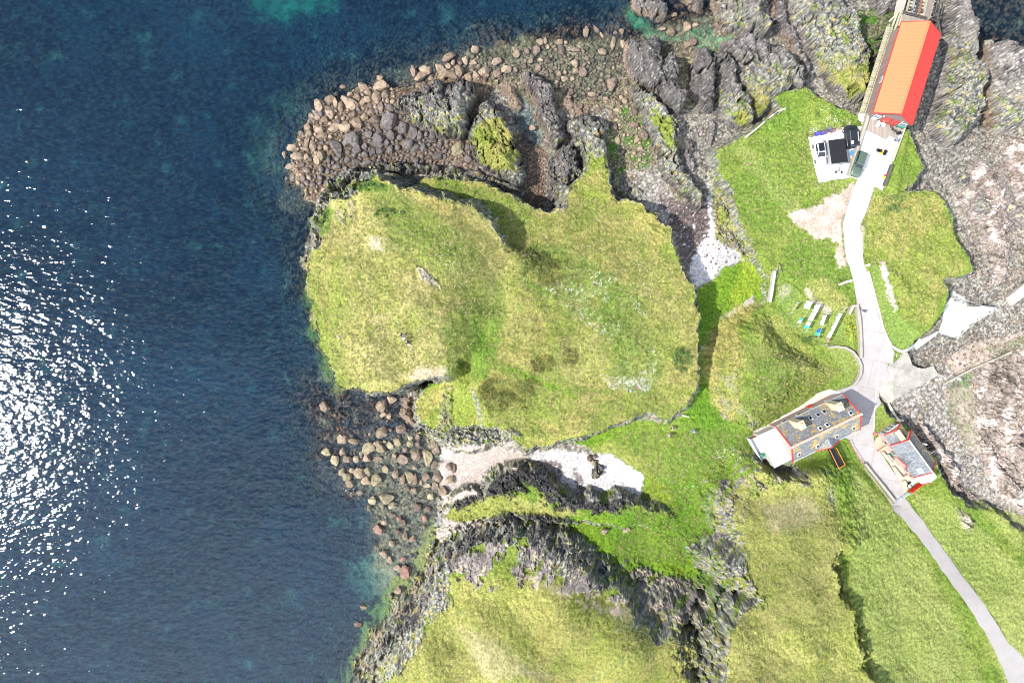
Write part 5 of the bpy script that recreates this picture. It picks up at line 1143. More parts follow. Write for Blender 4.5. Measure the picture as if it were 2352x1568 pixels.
# ------------------------------------------------------------------ walls and fences (each a thing)
def wall(name, label, pts, h, w_, mat_, cat='wall', z=None, seg=.9, sink=.8, rough=.04):
    wp = []
    for i in range(len(pts) - 1):
        a, b = Vector(pts[i]), Vector(pts[i + 1]); n = max(1, int((b - a).length * K / seg))
        for j in range(n + (i == len(pts) - 2)): wp.append(a + (b - a) * j / n)
    P3 = [G3(p.x, p.y) if z is None else W3(p.x, p.y, z) for p in wp]
    mb = MB(); L = []
    rr = random.Random(len(label))
    for i, p in enumerate(P3):
        a = P3[max(0, i - 1)]; b = P3[min(len(P3) - 1, i + 1)]; t = (b - a); t.z = 0; t.normalize(); nr = Vector((-t.y, t.x, 0))
        top = p.z + h + rr.uniform(-rough, rough)
        hw = w_ / 2 + rr.uniform(-rough, rough)
        L.append([p + nr * hw * 1.15 + Vector((0, 0, -sink)), p + nr * hw + Vector((0, 0, top - p.z)), p - nr * hw + Vector((0, 0, top - p.z)), p - nr * hw * 1.15 + Vector((0, 0, -sink))])
    vs = [q for r4 in L for q in r4]; fs = []
    for i in range(len(L) - 1):
        for k in range(3): fs.append((i * 4 + k, i * 4 + k + 1, i * 4 + 5 + k, i * 4 + 4 + k))
        fs.append((i * 4 + 3, i * 4, i * 4 + 4, i * 4 + 7))
    fs += [(0, 1, 2, 3), tuple(len(vs) - 4 + k for k in (3, 2, 1, 0))]
    mb.add(vs, fs); o = mb.build(name, mat_); tag(o, label, cat); return o
wall('garden_wall', "curved stone garden wall round the lawn at the bend of the road", P("1900,797 1920,796 1939,799 1955,808 1966,822 1973,841 1972,858 1964,874 1955,884"), .9, .35, 'stone_wall')
wall('garden_wall', "straight stone wall along the road beside the washing lawn", P("1946,722 1955,703 1965,702 1970,742 1973,784 1973,822"), .85, .45, 'stone_wall')
wall('retaining_wall', "low wall along the west side of the courtyard, running down to the metal gate", P("1981,1062 2000,1086 2025,1117 2051,1150"), 1.0, .3, 'stone_wall')
wall('field_wall', "grey concrete wall across the grass left of the washing lawn", P("1776,623 1772,650 1768,676 1765,694"), .9, .45, 'concrete_grey')
wall('field_wall', "thin pale wall along the north west corner of the green", P("1711,317 1740,294 1764,273 1784,258 1803,251"), .5, .2, 'white_wall')
wall('field_wall', "short pale wall stub on the grass west of the road bend", P("1926,654 1940,648 1957,644"), .6, .3, 'white_wall')
wall('field_wall', "short stone stub right of the road at the top corner of the narrow lawn", P("1988,610 1996,608"), .5, .3, 'white_wall')
wall('sea_wall', "stone sea wall beside the triangular lawn above the pebble shore", P("2034,924 2044,942 2061,966 2072,964"), .7, .5, 'slip', sink=3.5)
wall('sea_wall', "pale edging wall round the foot of the narrow lawn by the slipway", P("2048,796 2058,802 2070,807 2082,803 2100,790 2112,778"), .4, .4, 'concrete', sink=1.5)
wall('groyne', "low stone kerb running out across the pink foreshore", P("2168,880 2200,862 2240,842 2280,826 2320,808"), .5, .3, 'stone_wall', sink=.6)
wall('groyne', "ruined stone groyne on the shore at the right edge", P("2313,692 2330,680 2352,662 2370,650"), .8, 1.7, 'slip', sink=1.0)
wall('patio_wall', "low planter wall nearest the porch side of the patio", P("2024,1036 2034,1049 2044,1061"), .75, .22, 'patio', z=4.7)
wall('patio_wall', "low planter wall at the far end of the patio", P("2048,1070 2059,1083 2069,1095"), .75, .22, 'patio', z=4.7)
wall('patio_wall', "low cross wall between the patio and its lower corner", P("2069,1095 2080,1089 2088,1084"), .75, .2, 'patio_pink', z=4.7)
wall('patio_wall', "low brick wall between the round paving and the long patio", P("2013,1036 2026,1027 2042,1018"), .7, .2, 'patio_pink', z=4.7)
# red timber fence and the black tubs beside it
t = thing('timber_fence', "red painted timber fence closing the end of the patio", 'fence', (0, 0, 0))
a, b = W3(2086, 1126, 4.7), W3(2112, 1107, 4.7)
mb = MB(); mb.beam(a + Vector((0, 0, .75)), b + Vector((0, 0, .75)), .08, 1.3); mb.build('fence_panel', 'red', t)
for k in range(4):
    p = a.lerp(b, k / 3); mb = MB(); mb.box(p + Vector((0, 0, .75)), (.14, .14, 1.6)); mb.build('fence_post', 'red', t)
for (u, v, lab) in ((2085, 1114, "black round tub by the red fence, nearer the courtyard"), (2090.5, 1109, "black round tub by the red fence, nearer the bungalow")):
    t = thing('tub', lab, 'tub', W3(u, v, 4.8)); MB().cyl((0, 0, .35), .42, .7, 18, .46).build('tub_body', 'black', t, True); MB().cyl((0, 0, .72), .36, .05, 18).build('tub_lid', 'silver', t, True)
# metal field gate
t = thing('field_gate', "galvanised field gate closing the courtyard at the start of the gravel track", 'gate')
a, b = W3(2052, 1150, 4.9), W3(2083, 1130, 4.9)
for k in range(6): MB().beam(a + Vector((0, 0, .25 + k * .18)), b + Vector((0, 0, .25 + k * .18)), .05, .05).build('gate_bar', 'silver', t)
for p in (a, b, a.lerp(b, .5)): MB().box(p + Vector((0, 0, .65)), (.10, .10, 1.3)).build('gate_post', 'silver', t)
# weathered stake fence on the bank
t = thing('stake_fence', "double row of bleached stakes on the bank above the courtyard wall", 'fence')
for row, (pa, pb) in enumerate((((1980, 1072), (2046, 1156)), ((1987, 1066), (2050, 1148)))):
    ps = [G3(pa[0] + (pb[0] - pa[0]) * k / 18, pa[1] + (pb[1] - pa[1]) * k / 18) for k in range(19)]
    mb = MB(); mb.path([p + Vector((0, 0, .75)) for p in ps], .07, .07); mb.build('fence_rail', 'wood', t)
    for p in ps: MB().box(p + Vector((0, 0, .4)), (.09, .09, 1.0)).build('fence_post', 'wood', t)
# rusty pipe railing beside the house
t = thing('pipe_railing', "rusty pipe railing between the grass bank and the courtyard", 'railing')
ps = [G3(u, v) for u, v in P("1946,1010 1953,1026 1962,1040 1972,1056 1979,1064")]
for h in (.5, 1.0): MB().path([p + Vector((0, 0, h)) for p in ps], .07, .07).build('railing_bar', 'rust', t)
for p in ps: MB().box(p + Vector((0, 0, .5)), (.07, .07, 1.05)).build('railing_post', 'rust', t)

# ------------------------------------------------------------------ boathouse
def frame_from(nw, ne, se, sw, z):
    a, b, c, d = [Vector(W(u, v, z)) for u, v in (nw, ne, se, sw)]
    cen = (a + b + c + d) / 4; ax = ((b - a) + (c - d)); wd = ax.length / 2; ax.normalize()
    ay = Vector((-ax.y, ax.x)); ln = abs(((a - d) + (b - c)).dot(ay)) / 2
    return cen, math.atan2(ax.y, ax.x), wd, ln       # local x to the east end, y to the north end
def gable(mb_w, mb_e, wd, ln, ze, zr, th=.10, over=0.0, along='Y'):
    "two roof panels of a gable whose ridge runs along"
    def q(x, y, z): return (x, y, z) if along == 'Y' else (y, -x, z)
    h = ln / 2 + over
    mb_w.slab([q(-wd / 2, -h, ze), q(0, -h, zr), q(0, h, zr), q(-wd / 2, h, ze)], th)
    mb_e.slab([q(wd / 2, -h, ze), q(wd / 2, h, ze), q(0, h, zr), q(0, -h, zr)], th)
DECK = 6.0
cen, rz, wd, ln = frame_from((2070, 50), (2160, 80), (2095, 286), (2006, 260), 8.9)
bh = thing('boathouse', "lifeboat house with a long red sheet roof, its west slope tinted orange for sunlight", 'boathouse', (cen.x, cen.y, DECK), rz)
ze, zr = 2.9, 5.4
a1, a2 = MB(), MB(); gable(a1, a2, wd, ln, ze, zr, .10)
rw = a1.build('roof_slope', 'sunlit_tint_roof', bh); rw['label'] = "west slope of the roof, sunlight painted in as orange"
re_ = a2.build('roof_slope', 'red_roof', bh); re_['label'] = "east slope of the roof, bright red"
r3 = MB(); r3.beam((0, -ln / 2, zr + .02), (0, ln / 2, zr + .02), .22, .10); r3.build('ridge_cap', 'sunlit_tint_roof', bh)
for k in range(1, 26):
    y = -ln / 2 + k * ln / 26
    MB().slab([(wd / 2 - .05, y - .02, ze + .055), (.1, y - .02, zr - .01), (.1, y + .02, zr - .01), (wd / 2 - .05, y + .02, ze + .055)], .03).build('sheet_seam', 'red_roof', re_)
    MB().slab([(-wd / 2 + .05, y - .02, ze + .055), (-.1, y - .02, zr - .01), (-.1, y + .02, zr - .01), (-wd / 2 + .05, y + .02, ze + .055)], .03).build('sheet_seam', 'sunlit_tint_roof', rw)
for sx in (-1, 1):
    MB().beam((sx * (wd / 2 + .03), -ln / 2, ze - .05), (sx * (wd / 2 + .03), ln / 2, ze - .05), .12, .14).build('gutter', 'red', bh)
for sy in (-1, 1):
    b_ = MB(); b_.beam((-wd / 2, sy * (ln / 2 + .05), ze - .06), (0, sy * (ln / 2 + .05), zr - .06), .10, .22); b_.beam((wd / 2, sy * (ln / 2 + .05), ze - .06), (0, sy * (ln / 2 + .05), zr - .06), .10, .22); b_.build('bargeboard', 'red', bh)
hw, hl = wd / 2 - .25, ln / 2 - .35
wl = MB(); wl.box((-hw, 0, ze / 2 - .55), (.16, 2 * hl, ze + 1.2)); wl.box((hw, 0, ze / 2 - .55), (.16, 2 * hl, ze + 1.2)); wl.build('side_wall', 'timber_dark', bh)
for sy in (-1, 1):
    ge = MB(); y = sy * hl
    ge.add([(-hw, y - .08, -.6), (hw, y - .08, -.6), (hw, y - .08, ze), (0, y - .08, zr - .25), (-hw, y - .08, ze), (-hw, y + .08, -.6), (hw, y + .08, -.6), (hw, y + .08, ze), (0, y + .08, zr - .25), (-hw, y + .08, ze)],
           [(0, 1, 2, 3, 4), (9, 8, 7, 6, 5), (0, 5, 6, 1), (1, 6, 7, 2), (2, 7, 8, 3), (3, 8, 9, 4), (4, 9, 5, 0)])
    ge.build('gable_wall', 'timber_dark', bh)
for k, x in enumerate((-.35, 1.15)):
    d_ = MB(); d_.box((x, -hl - .16, 1.15), (1.35, .07, 2.3)); d = d_.build('door', 'door_red', bh); 
    MB().box((x + .5, -hl - .22, 1.1), (.06, .06, .25)).build('handle', 'silver', d)
for x in (-2.0, 2.6):
    f_ = MB(); f_.box((x, -hl - .12, 1.5), (1.1, .06, 1.0)); f = f_.build('window', 'white', bh)
    g_ = MB(); g_.box((x - .25, -hl - .16, 1.5), (.42, .03, .82)); g_.box((x + .25, -hl - .16, 1.5), (.42, .03, .82)); g_.build('pane', 'glass', f)
for k in (1,):
    y = -hl + 2.5 + k * 3.6
    f = MB().box((-hw - .12, y, 1.6), (.06, 1.0, .8)).build('window', 'white', bh); MB().box((-hw - .16, y, 1.6), (.03, .8, .62)).build('pane', 'glass', f)
for k in range(6):
    for sx in (-1, 0, 1):
        y = -hl + .5 + k * (2 * hl - 1) / 5
        MB().box((sx * (hw - .1), y, -3.4), (.38, .38, 5.6)).build('pile', 'wood_dark', bh)
fl = MB(); fl.box((0, 0, -.75), (2 * hw - .1, 2 * hl - .1, .25)); fl.build('floor', 'timber', bh)
lp = MB(); lp.cyl((0, 0, 0), .14, .18, 10); 
for x in (-1.35, 1.9):
    l_ = MB(); l_.cyl((x, -hl - .25, 2.6), .12, .2, 10); l_.build('lamp', 'white', bh, True)

# walkway along the west side of the boathouse
wk = thing('walkway', "pale boarded walkway with a handrail along the west side of the boathouse", 'walkway')
WZ = 5.4
q = [W3(u, v, WZ) for u, v in P("2036.5,62 2050.5,66 1989.5,262 1974,260")]
mb = MB(); 
for k in range(7):
    t0, t1 = k / 7 + .002, (k + 1) / 7 - .004
    mb.slab([q[0].lerp(q[3], t0), q[1].lerp(q[2], t0), q[1].lerp(q[2], t1), q[0].lerp(q[3], t1)], .14)
o = mb.build('deck', 'timber_pale', wk)
mb = MB()
for k in range(8):
    t0 = k / 7; a, b = q[0].lerp(q[3], t0), q[1].lerp(q[2], t0); mb.beam(a + Vector((0, 0, .05)), b + Vector((0, 0, .05)), .22, .08)
mb.build('cross_batten', 'wood', wk)
L1 = [q[0].lerp(q[3], k / 10) for k in range(11)]
for h in (.55, 1.05): MB().path([p + Vector((0, 0, h)) for p in L1], .06, .06).build('handrail', 'wood', wk)
for p in L1: MB().box(p + Vector((0, 0, .5)), (.07, .07, 1.1)).build('rail_post', 'wood', wk)
for k in range(5):
    p = q[0].lerp(q[3], k / 4).lerp(q[1].lerp(q[2], k / 4), .5); MB().box((p.x, p.y, WZ - 2.7), (.3, .3, 5.2)).build('support_post', 'wood_dark', wk)
MB().slab([W3(1973, 261, WZ), W3(1988, 263, WZ), W3(1981.5, 285, 5.2), W3(1966, 283, 5.0)], .3).build('concrete_ramp', 'concrete', wk)
tp = thing('beam_stack', "pale timber beams leaning beside the north end of the boathouse wall", 'timber')
for (a, b, zz) in (((2064, 24), (2047, 66), 5.2), ((2070, 24), (2052, 78), 5.0), ((2064, 29), (2042, 50), 4.8), ((2075, 26), (2064, 60), 5.1)):
    MB().beam(W3(*a, zz + .3), W3(*b, zz), .28, .2).build('beam', 'wood', tp)

# slipway and platform north of the boathouse
pf = thing('platform', "grey boarded platform at the north gable of the boathouse", 'platform')
q = [W3(u, v, 5.6) for u, v in P("2074,30 2130,44 2136,62 2071,52")]
MB().slab(q, .2).build('deck', 'timber', pf)
rl = MB(); rl.path([W3(2074, 27, 5.9), W3(2100, 33, 5.9), W3(2128, 41, 5.9)], .22, .22); rl.path([W3(2076, 30, 6.3), W3(2101, 36, 6.3), W3(2127, 43, 6.3)], .10, .10); rl.build('rail_beam', 'wood_dark', pf)
for u, v in P("2076,30 2086,33 2096,35 2106,38 2116,41 2126,43"): MB().box(W3(u, v, 5.9), (.12, .12, .9)).build('rail_post', 'wood_dark', pf)
for u, v in P("2076,36 2100,42 2126,50"): MB().box(W3(u, v, 3.0), (.35, .35, 5.0)).build('support_post', 'wood_dark', pf)
sl = thing('lifeboat_slip', "open timber lifeboat slip with rusty centre rail running off the top edge", 'slipway')
def sp_(u, v, dz=0): 
    zz = 5.3 + (v - 30) * .055; return W3(u + (v < 0) * 0, v, zz + dz)
for (ut, ub, mt, wdt) in ((2088, 2080, 'wood', .22), (2100.5, 2093, 'silver', .3), (2109, 2102, 'wood_dark', .28), (2116, 2110, 'rust', .30), (2128, 2121, 'wood', .34)):
    du = (ut - ub) / 30.0
    MB().beam(sp_(ub, 34), sp_(ut + du * 60, -60), wdt, .35).build('rail', mt, sl)
for k in range(12):
    v = 28 - k * 7.6; du = (34 - v) * .25
    MB().beam(sp_(2080 + du, v, -.25), sp_(2122 + du, v + 8, -.25), .28, .3).build('sleeper', 'wood', sl)
MB().slab([sp_(2122, 40), sp_(2135, 44), sp_(2161, -60), sp_(2146, -60)], .2).build('side_deck', 'timber', sl)
MB().slab([sp_(2052, 40, -1.2), sp_(2076, 22, -.4), sp_(2100, -60, -.4), sp_(2072, -60, -1.2)], .9).build('concrete_ramp', 'slip', sl)
for k in range(5):
    v = 20 - k * 18; du = (34 - v) * .25
    for u in (2084, 2128): MB().box(sp_(u + du, v, -2.6), (.32, .32, 4.6)).build('support_post', 'wood_dark', sl)
for h in (.5, 1.0): MB().beam(sp_(2136, 42, h), sp_(2162, -60, h), .07, .07).build('handrail', 'wood', sl)
for k in range(9): MB().box(sp_(2136 + k * 3.0, 42 - k * 11.7, .5), (.08, .08, 1.1)).build('rail_post', 'wood', sl)
st = thing('shore_steps', "dark timber stage with posts east of the boathouse north gable", 'platform')
for (a, b) in (((2142, 38), (2160, 44)), ((2144, 46), (2158, 52)), ((2150, 30), (2160, 75)), ((2160, 0), (2152, 60)), ((2156, -10), (2146, 40))):
    MB().beam(W3(*a, 4.6), W3(*b, 4.2), .16, .16).build('beam', 'wood_dark', st)
for u, v in P("2142,38 2160,44 2158,60 2150,30 2160,74"): MB().box(W3(u, v, 3.0), (.2, .2, 3.6)).build('support_post', 'wood_dark', st)

# ------------------------------------------------------------------ deck in front of the boathouse
dk = thing('loading_deck', "raised pale concrete deck with a boarded strip in front of the boathouse doors", 'deck')
dp = wpoly(P("1995,262 2079,289 2031,424 2027,437 2017,431 1947,402"), DECK)
MB().prism(dp, 1.0, DECK).build('slab', 'concrete', dk)
bp_ = wpoly(P("1999,266 2076,290 2060,320 2043,312 2035,321 1990,300"), DECK)
o = MB().prism(bp_, DECK - .1, DECK + .03).build('boarding', 'timber', dk)
pl_ = MB(); pl_.beam(W3(1994, 262, DECK + .3), W3(1949, 402, DECK + .3), .45, .8); pl_.build('parapet', 'stone_wall', dk)
pr = MB(); pr.beam(W3(2079, 290, DECK + .2), W3(2050, 370, DECK + .2), .25, .5); pr.build('kerb', 'wood', dk)
pr = MB(); pr.beam(W3(2048, 378, DECK + .4), W3(2031, 426, DECK + .4), .3, .8); pr.build('timber_kerb', 'wood_dark', dk)

def car(name, label, u, v, zg, dirv, L, Wd, H, paint, style):
    d = Vector(W(u + dirv[0], v + dirv[1], zg)) - Vector(W(u, v, zg)); rz = math.atan2(d.y, d.x)
    x, y = W(u, v, zg + H * .5)
    t = thing(name, label, 'car' if style != 'van' else 'van', (x, y, zg), rz)
    hl, hw = L / 2, Wd / 2
    # sections along x: (x, half width, z bottom, z shoulder)
    secs = [(-hl, hw * .80, .45, .82), (-hl * .94, hw * .94, .30, .92), (-hl * .6, hw, .24, .98), (0, hw, .22, .96), (hl * .5, hw, .24, .92), (hl * .84, hw * .95, .28, .84), (hl * .97, hw * .78, .36, .72), (hl, hw * .6, .42, .62)]
    if style != 'saloon': secs = [(a, b * (1.04 if abs(a) > hl * .8 else 1), c, e * 1.12) for a, b, c, e in secs]
    vs, fs = [], []
    for (sx, w2, zb, zt) in secs:
        vs += [(sx, -w2 * .92, zb), (sx, -w2, (zb + zt) * .5), (sx, -w2 * .95, zt), (sx, -w2 * .6, zt + .07), (sx, 0, zt + .09), (sx, w2 * .6, zt + .07), (sx, w2 * .95, zt), (sx, w2, (zb + zt) * .5), (sx, w2 * .92, zb)]
    n = 9
    for i in range(len(secs) - 1):
        for k in range(n - 1): fs.append((i * n + k, (i + 1) * n + k, (i + 1) * n + k + 1, i * n + k + 1))
        fs.append((i * n + n - 1, (i + 1) * n + n - 1, (i + 1) * n, i * n))
    fs += [tuple(range(n)), tuple(len(vs) - 1 - k for k in range(n))]
    mb = MB(); mb.add(vs, fs); b = mb.build('body', paint, t, True)
    zb, zt = (1.0 if style != 'saloon' else .92), H
    rb, rf, wf = {'saloon': (-.80, .02, .42), 'estate': (-.93, .10, .38), 'van': (-.95, .42, .66)}[style]
    x0, x1, x2, x3 = -hl * abs(rb) * 1.0, -hl * (abs(rb) - .18 if style == 'saloon' else abs(rb) - .05), hl * rf, hl * wf
    gl = [(x0, -hw * .86, zb), (x3, -hw * .86, zb), (x3, hw * .86, zb), (x0, hw * .86, zb), (x1, -hw * .70, zt - .03), (x2, -hw * .70, zt - .03), (x2, hw * .70, zt - .03), (x1, hw * .70, zt - .03)]
    mb = MB(); mb.add(gl, [(0, 1, 5, 4), (1, 2, 6, 5), (2, 3, 7, 6), (3, 0, 4, 7), (4, 5, 6, 7), (3, 2, 1, 0)]); mb.build('windows', 'dark_glass', t)
    mb = MB(); rr_ = .72
    mb.add([(x1 - .02, -hw * rr_, zt - .04), (x2 + .03, -hw * rr_, zt - .04), (x2 + .03, hw * rr_, zt - .04), (x1 - .02, hw * rr_, zt - .04), (x1 + .1, -hw * .6, zt + .03), (x2 - .06, -hw * .6, zt + .03), (x2 - .06, hw * .6, zt + .03), (x1 + .1, hw * .6, zt + .03)], [(0, 1, 5, 4), (1, 2, 6, 5), (2, 3, 7, 6), (3, 0, 4, 7), (4, 5, 6, 7), (3, 2, 1, 0)])
    rf_ = mb.build('roof', paint, t, False)
    if style == 'saloon': MB().box(((x1 + x2) / 2 - .1, 0, zt + .035), ((x2 - x1) * .98, hw * 1.1, .03)).build('glass_roof', 'dark_glass', rf_)
    for sx_ in (-1, 1):   # pillars
        mb = MB(); mb.beam((x3, sx_ * hw * .85, zb), (x2, sx_ * hw * .7, zt), .09, .07); mb.beam((x0, sx_ * hw * .85, zb), (x1, sx_ * hw * .7, zt), .14, .08); mb.beam((0, sx_ * hw * .865, zb), (-.1, sx_ * hw * .72, zt), .10, .05); mb.build('pillar', paint, t)
        MB().box((hl * .38, sx_ * (hw + .10), 1.0), (.12, .2, .13)).build('mirror', paint, t)
        MB().box((hl * .90, sx_ * hw * .66, .70), (.30, .34, .16)).build('headlight', 'white', t)
        MB().box((-hl * .96, sx_ * hw * .74, .80), (.14, .26, .16)).build('tail_light', 'red', t)
        for wx in (-hl * .6, hl * .62):
            wh = MB().cyl((wx, sx_ * (hw - .10), .33), .34, .24, 18, axis='Y').build('wheel', 'rubber', t, True)
            MB().cyl((wx, sx_ * (hw + .02), .33), .19, .04, 12, axis='Y').build('rim', 'silver', wh, True)
    return t
car('parked_car', "white hatchback with a dark glass roof parked left of the black ribbed shed", 1884, 351, 4.97, (7, 55), 4.35, 1.82, 1.5, 'carwhite', 'saloon')
car('parked_car', "olive green estate car parked on the deck below the boathouse", 1972, 377, DECK, (-17, 50), 4.5, 1.75, 1.6, 'cargreen', 'estate')
vn = car('parked_van', "black van with a dark glossy roof parked between the shed and the walkway ramp", 1956.5, 314, 4.97, (-4, -47), 4.1, 2.15, 1.95, 'carblack', 'van')
MB().box((-1.25, .5, 1.99), (.5, .45, .05)).build('roof_vent', 'white', vn); MB().box((-.3, -.62, 1.99), (1.6, .16, .03)).build('roof_bar', 'silver', vn)
for k in range(7): MB().box((-1.5 + k * .42, 0, 1.99), (.03, 1.2, .02)).build('roof_rib', 'black', vn)
# low shed with black ribbed roof
d = Vector(W(1925 + 7, 347 + 50, 6)) - Vector(W(1925, 347, 6)); rz = math.atan2(d.y, d.x)
x, y = W(1924, 348, 6.4); sh = thing('shed', "low grey shed with a flat black ribbed roof beside the white hatchback", 'shed', (x, y, 4.97), rz)
MB().box((0, 0, .78), (3.9, 2.75, 1.56)).build('wall', 'silver', sh)
rf = MB().slab([(-2.05, -1.45, 1.72), (2.05, -1.45, 1.72), (2.05, 1.45, 1.60), (-2.05, 1.45, 1.60)], .10).build('roof', 'black', sh)
for k in range(12): MB().beam((-1.95 + k * .355, -1.43, 1.76), (-1.95 + k * .355, 1.43, 1.64), .06, .05).build('rib', 'black', rf)
MB().box((.4, 1.39, .75), (.8, .04, 1.3)).build('door', 'concrete_grey', sh)

def small(name, label, cat, u, v, z, parts, rz=0, group=None):
    x, y = W(u, v, z); t = thing(name, label, cat, (x, y, z), rz, group)
    for nm, mt, fn in parts:
        mb = MB(); fn(mb); mb.build(nm, mt, t, False)
    return t
def crate_parts(mt, L=.8, Wd=.55, H=.3):
    return [('base', mt, lambda m: m.box((0, 0, .03), (L, Wd, .04))), ('side', mt, lambda m: [m.box((s * L / 2, 0, H / 2), (.05, Wd, H)) for s in (-1, 1)] + [m.box((0, s * Wd / 2, H / 2), (L, .05, H)) for s in (-1, 1)])]
for (u, v, lab) in ((1876.5, 308, "blue fish crate on the wall top, leftmost of the three behind the white hatchback"), (1889, 306, "blue fish crate on the wall top, in the middle of the three"), (1904, 298, "blue fish crate on the grass edge, nearest the black van")):
    small('fish_crate', lab, 'crate', u, v, 5.05, crate_parts('bluecrate', .9, .6), R(15), 'blue fish crates behind the parked cars')
for k, (u, v, w1, lab) in enumerate(((1862, 313, 1.0, "pale rubble block at the far left corner of the car park"), (1898, 303, 1.5, "orange stained stone block beside the middle crate"), (1914, 300, 1.3, "pinkish stone block between the crates and the van"), (1927, 296, 1.2, "pale stone block at the edge of the grass left of the van"))):
    p = W3(u, v, 5.1); o = bpy.data.objects.new('stone_block', bmesh_for(3 + k, 'boulder_red' if k in (1, 2) else 'boulder_tan')); o.location = p; o.scale = (w1 * .6, .35, .25); o.rotation_euler = (0, 0, R(15)); C.objects.link(o); tag(o, lab, 'stone')
small('wheelie_bin', "green lidded storage bin at the right end of the boathouse front", 'bin', 2066, 289, DECK + .03, [('body', 'teal', lambda m: m.box((0, 0, .45), (1.25, .8, .9))), ('lid', 'teal', lambda m: m.slab([(-.68, -.45, .92), (.68, -.45, .92), (.68, .45, 1.05), (-.68, .45, 1.05)], .06)), ('wheel', 'rubber', lambda m: [m.cyl((x, -.4, .12), .12, .1, 12, axis='X') for x in (-.5, .5)])], R(-15))
small('freezer_box', "white box with rounded lid at the left end of the boathouse front", 'box', 2006, 270, DECK + .03, [('body', 'white', lambda m: m.box((0, 0, .4), (.9, .7, .8))), ('lid', 'white', lambda m: m.box((0, 0, .84), (.95, .74, .06)))], R(-15))
small('barrel', "blue barrel beside the white box at the boathouse corner", 'barrel', 1999, 268, DECK + .03, [('body', 'blue', lambda m: m.cyl((0, 0, .45), .28, .9, 16)), ('lid', 'white', lambda m: m.cyl((0, 0, .92), .22, .03, 16))])
for k, (u, v, lab) in enumerate(((2018, 285, "white bulk bag on the boarding, left of the pair before the red doors"), (2028.5, 287, "white bulk bag on the boarding, right of the pair before the red doors"))):
    o = bpy.data.objects.new('bulk_bag', bmesh_for(5 + k, 'whitecloth')); o.location = W3(u, v, DECK + .35); o.scale = (.42, .62, .4); o.rotation_euler = (0, 0, R(-20 + 50 * k)); C.objects.link(o); tag(o, lab, 'bag')
def stool(m): pass
for k, (u, v, lab) in enumerate(((2013.5, 347, "round black stool at the left end of the row on the deck"), (2018.5, 348, "round black stool second from the left, touching the yellow crate side"), (2030.5, 349.5, "round black stool right of the yellow crate, further from the grass"), (2028, 354.5, "round black stool right of the yellow crate, nearer the road"))):
    small('stool', lab, 'stool', u, v, DECK, [('seat', 'black', lambda m: m.cyl((0, 0, .5), .30, .12, 16)), ('leg', 'wood', lambda m: [m.box((.18 * a, .18 * b, .22), (.05, .05, .45)) for a in (-1, 1) for b in (-1, 1)])])
small('yellow_crate', "small yellow crate between the black stools on the deck", 'crate', 2023.5, 351, DECK, crate_parts('yellow', .5, .5, .4))
small('deck_chair', "dark folding chair on the deck by the boarding", 'chair', 2059, 307.5, DECK, [('seat', 'black', lambda m: m.box((0, 0, .42), (.5, .5, .05))), ('backrest', 'black', lambda m: m.box((.24, 0, .75), (.05, .5, .6))), ('leg', 'silver', lambda m: [m.box((.2 * a, .22 * b, .2), (.04, .04, .42)) for a in (-1, 1) for b in (-1, 1)])])
small('cement_sack', "yellow and red sack by the right kerb of the deck", 'sack', 2031, 408, DECK, [('body', 'yellow', lambda m: m.box((0, 0, .12), (.6, .35, .22)))], R(-20))
small('cement_sack', "red topped sack above the yellow one by the right kerb of the deck", 'sack', 2033, 404, DECK, [('body', 'cl_red', lambda m: m.box((0, 0, .14), (.5, .3, .25)))], R(-10))
for k, (u, v, lab) in enumerate(((1953.5, 344, "white gas bottle behind the van, left one"), (1959, 343, "white gas bottle behind the van, right one"))):
    small('gas_bottle', lab, 'gas bottle', u, v, 4.97, [('body', 'white', lambda m: m.cyl((0, 0, .35), .2, .7, 14)), ('valve', 'silver', lambda m: m.cyl((0, 0, .75), .07, .1, 8))])
small('chest', "long white chest just behind the black van", 'chest', 1950, 339, 4.97, [('body', 'white', lambda m: m.box((0, 0, .3), (.95, .4, .6))), ('lid', 'white', lambda m: m.box((0, 0, .62), (1.0, .45, .05)))], R(8))
small('tarpaulin', "crumpled blue sheet beside the shed corner", 'tarpaulin', 1955, 352, 4.97, [('sheet', 'blue', lambda m: [m.box((.0, 0, .12), (.35, .9, .2)), m.box((.1, .2, .22), (.25, .4, .16), .5)])])
def bicycle(m):
    pass
def bike(label, u, v, z, rz, mt='black'):
    x, y = W(u, v, z); t = thing('bicycle', label, 'bicycle', (x, y, z), rz)
    for wx in (-.52, .52):
        mb = MB(); n = 20
        for k in range(n):
            a, b = k * 2 * math.pi / n, (k + 1) * 2 * math.pi / n
            mb.beam((wx + .33 * math.cos(a), 0, .34 + .33 * math.sin(a)), (wx + .33 * math.cos(b), 0, .34 + .33 * math.sin(b)), .05, .05)
        for k in range(6): mb.beam((wx, 0, .34), (wx + .32 * math.cos(k * 1.047), 0, .34 + .32 * math.sin(k * 1.047)), .012, .012)
        mb.build('wheel', 'rubber', t)
    mb = MB(); 
    for a, b in (((-.52, 0, .34), (-.12, 0, .32)), ((-.12, 0, .32), (.36, 0, .78)), ((-.12, 0, .32), (-.2, 0, .85)), ((-.18, 0, .78), (.36, 0, .82)), ((-.52, 0, .34), (-.18, 0, .78)), ((.36, 0, .95), (.52, 0, .34))): mb.beam(a, b, .045, .045)
    mb.build('frame', mt, t)
    MB().beam((.34, -.28, 1.0), (.34, .28, 1.0), .04, .04).build('handlebar', 'black', t); MB().box((-.22, 0, .9), (.26, .13, .06)).build('saddle', 'black', t)
    for o in t.children: pass
    t.rotation_euler = (R(62), 0, rz); t.location.z += .08
    return t
bike("black bicycle lying against the green bin on the deck", 2054, 294, DECK + .05, R(-38))
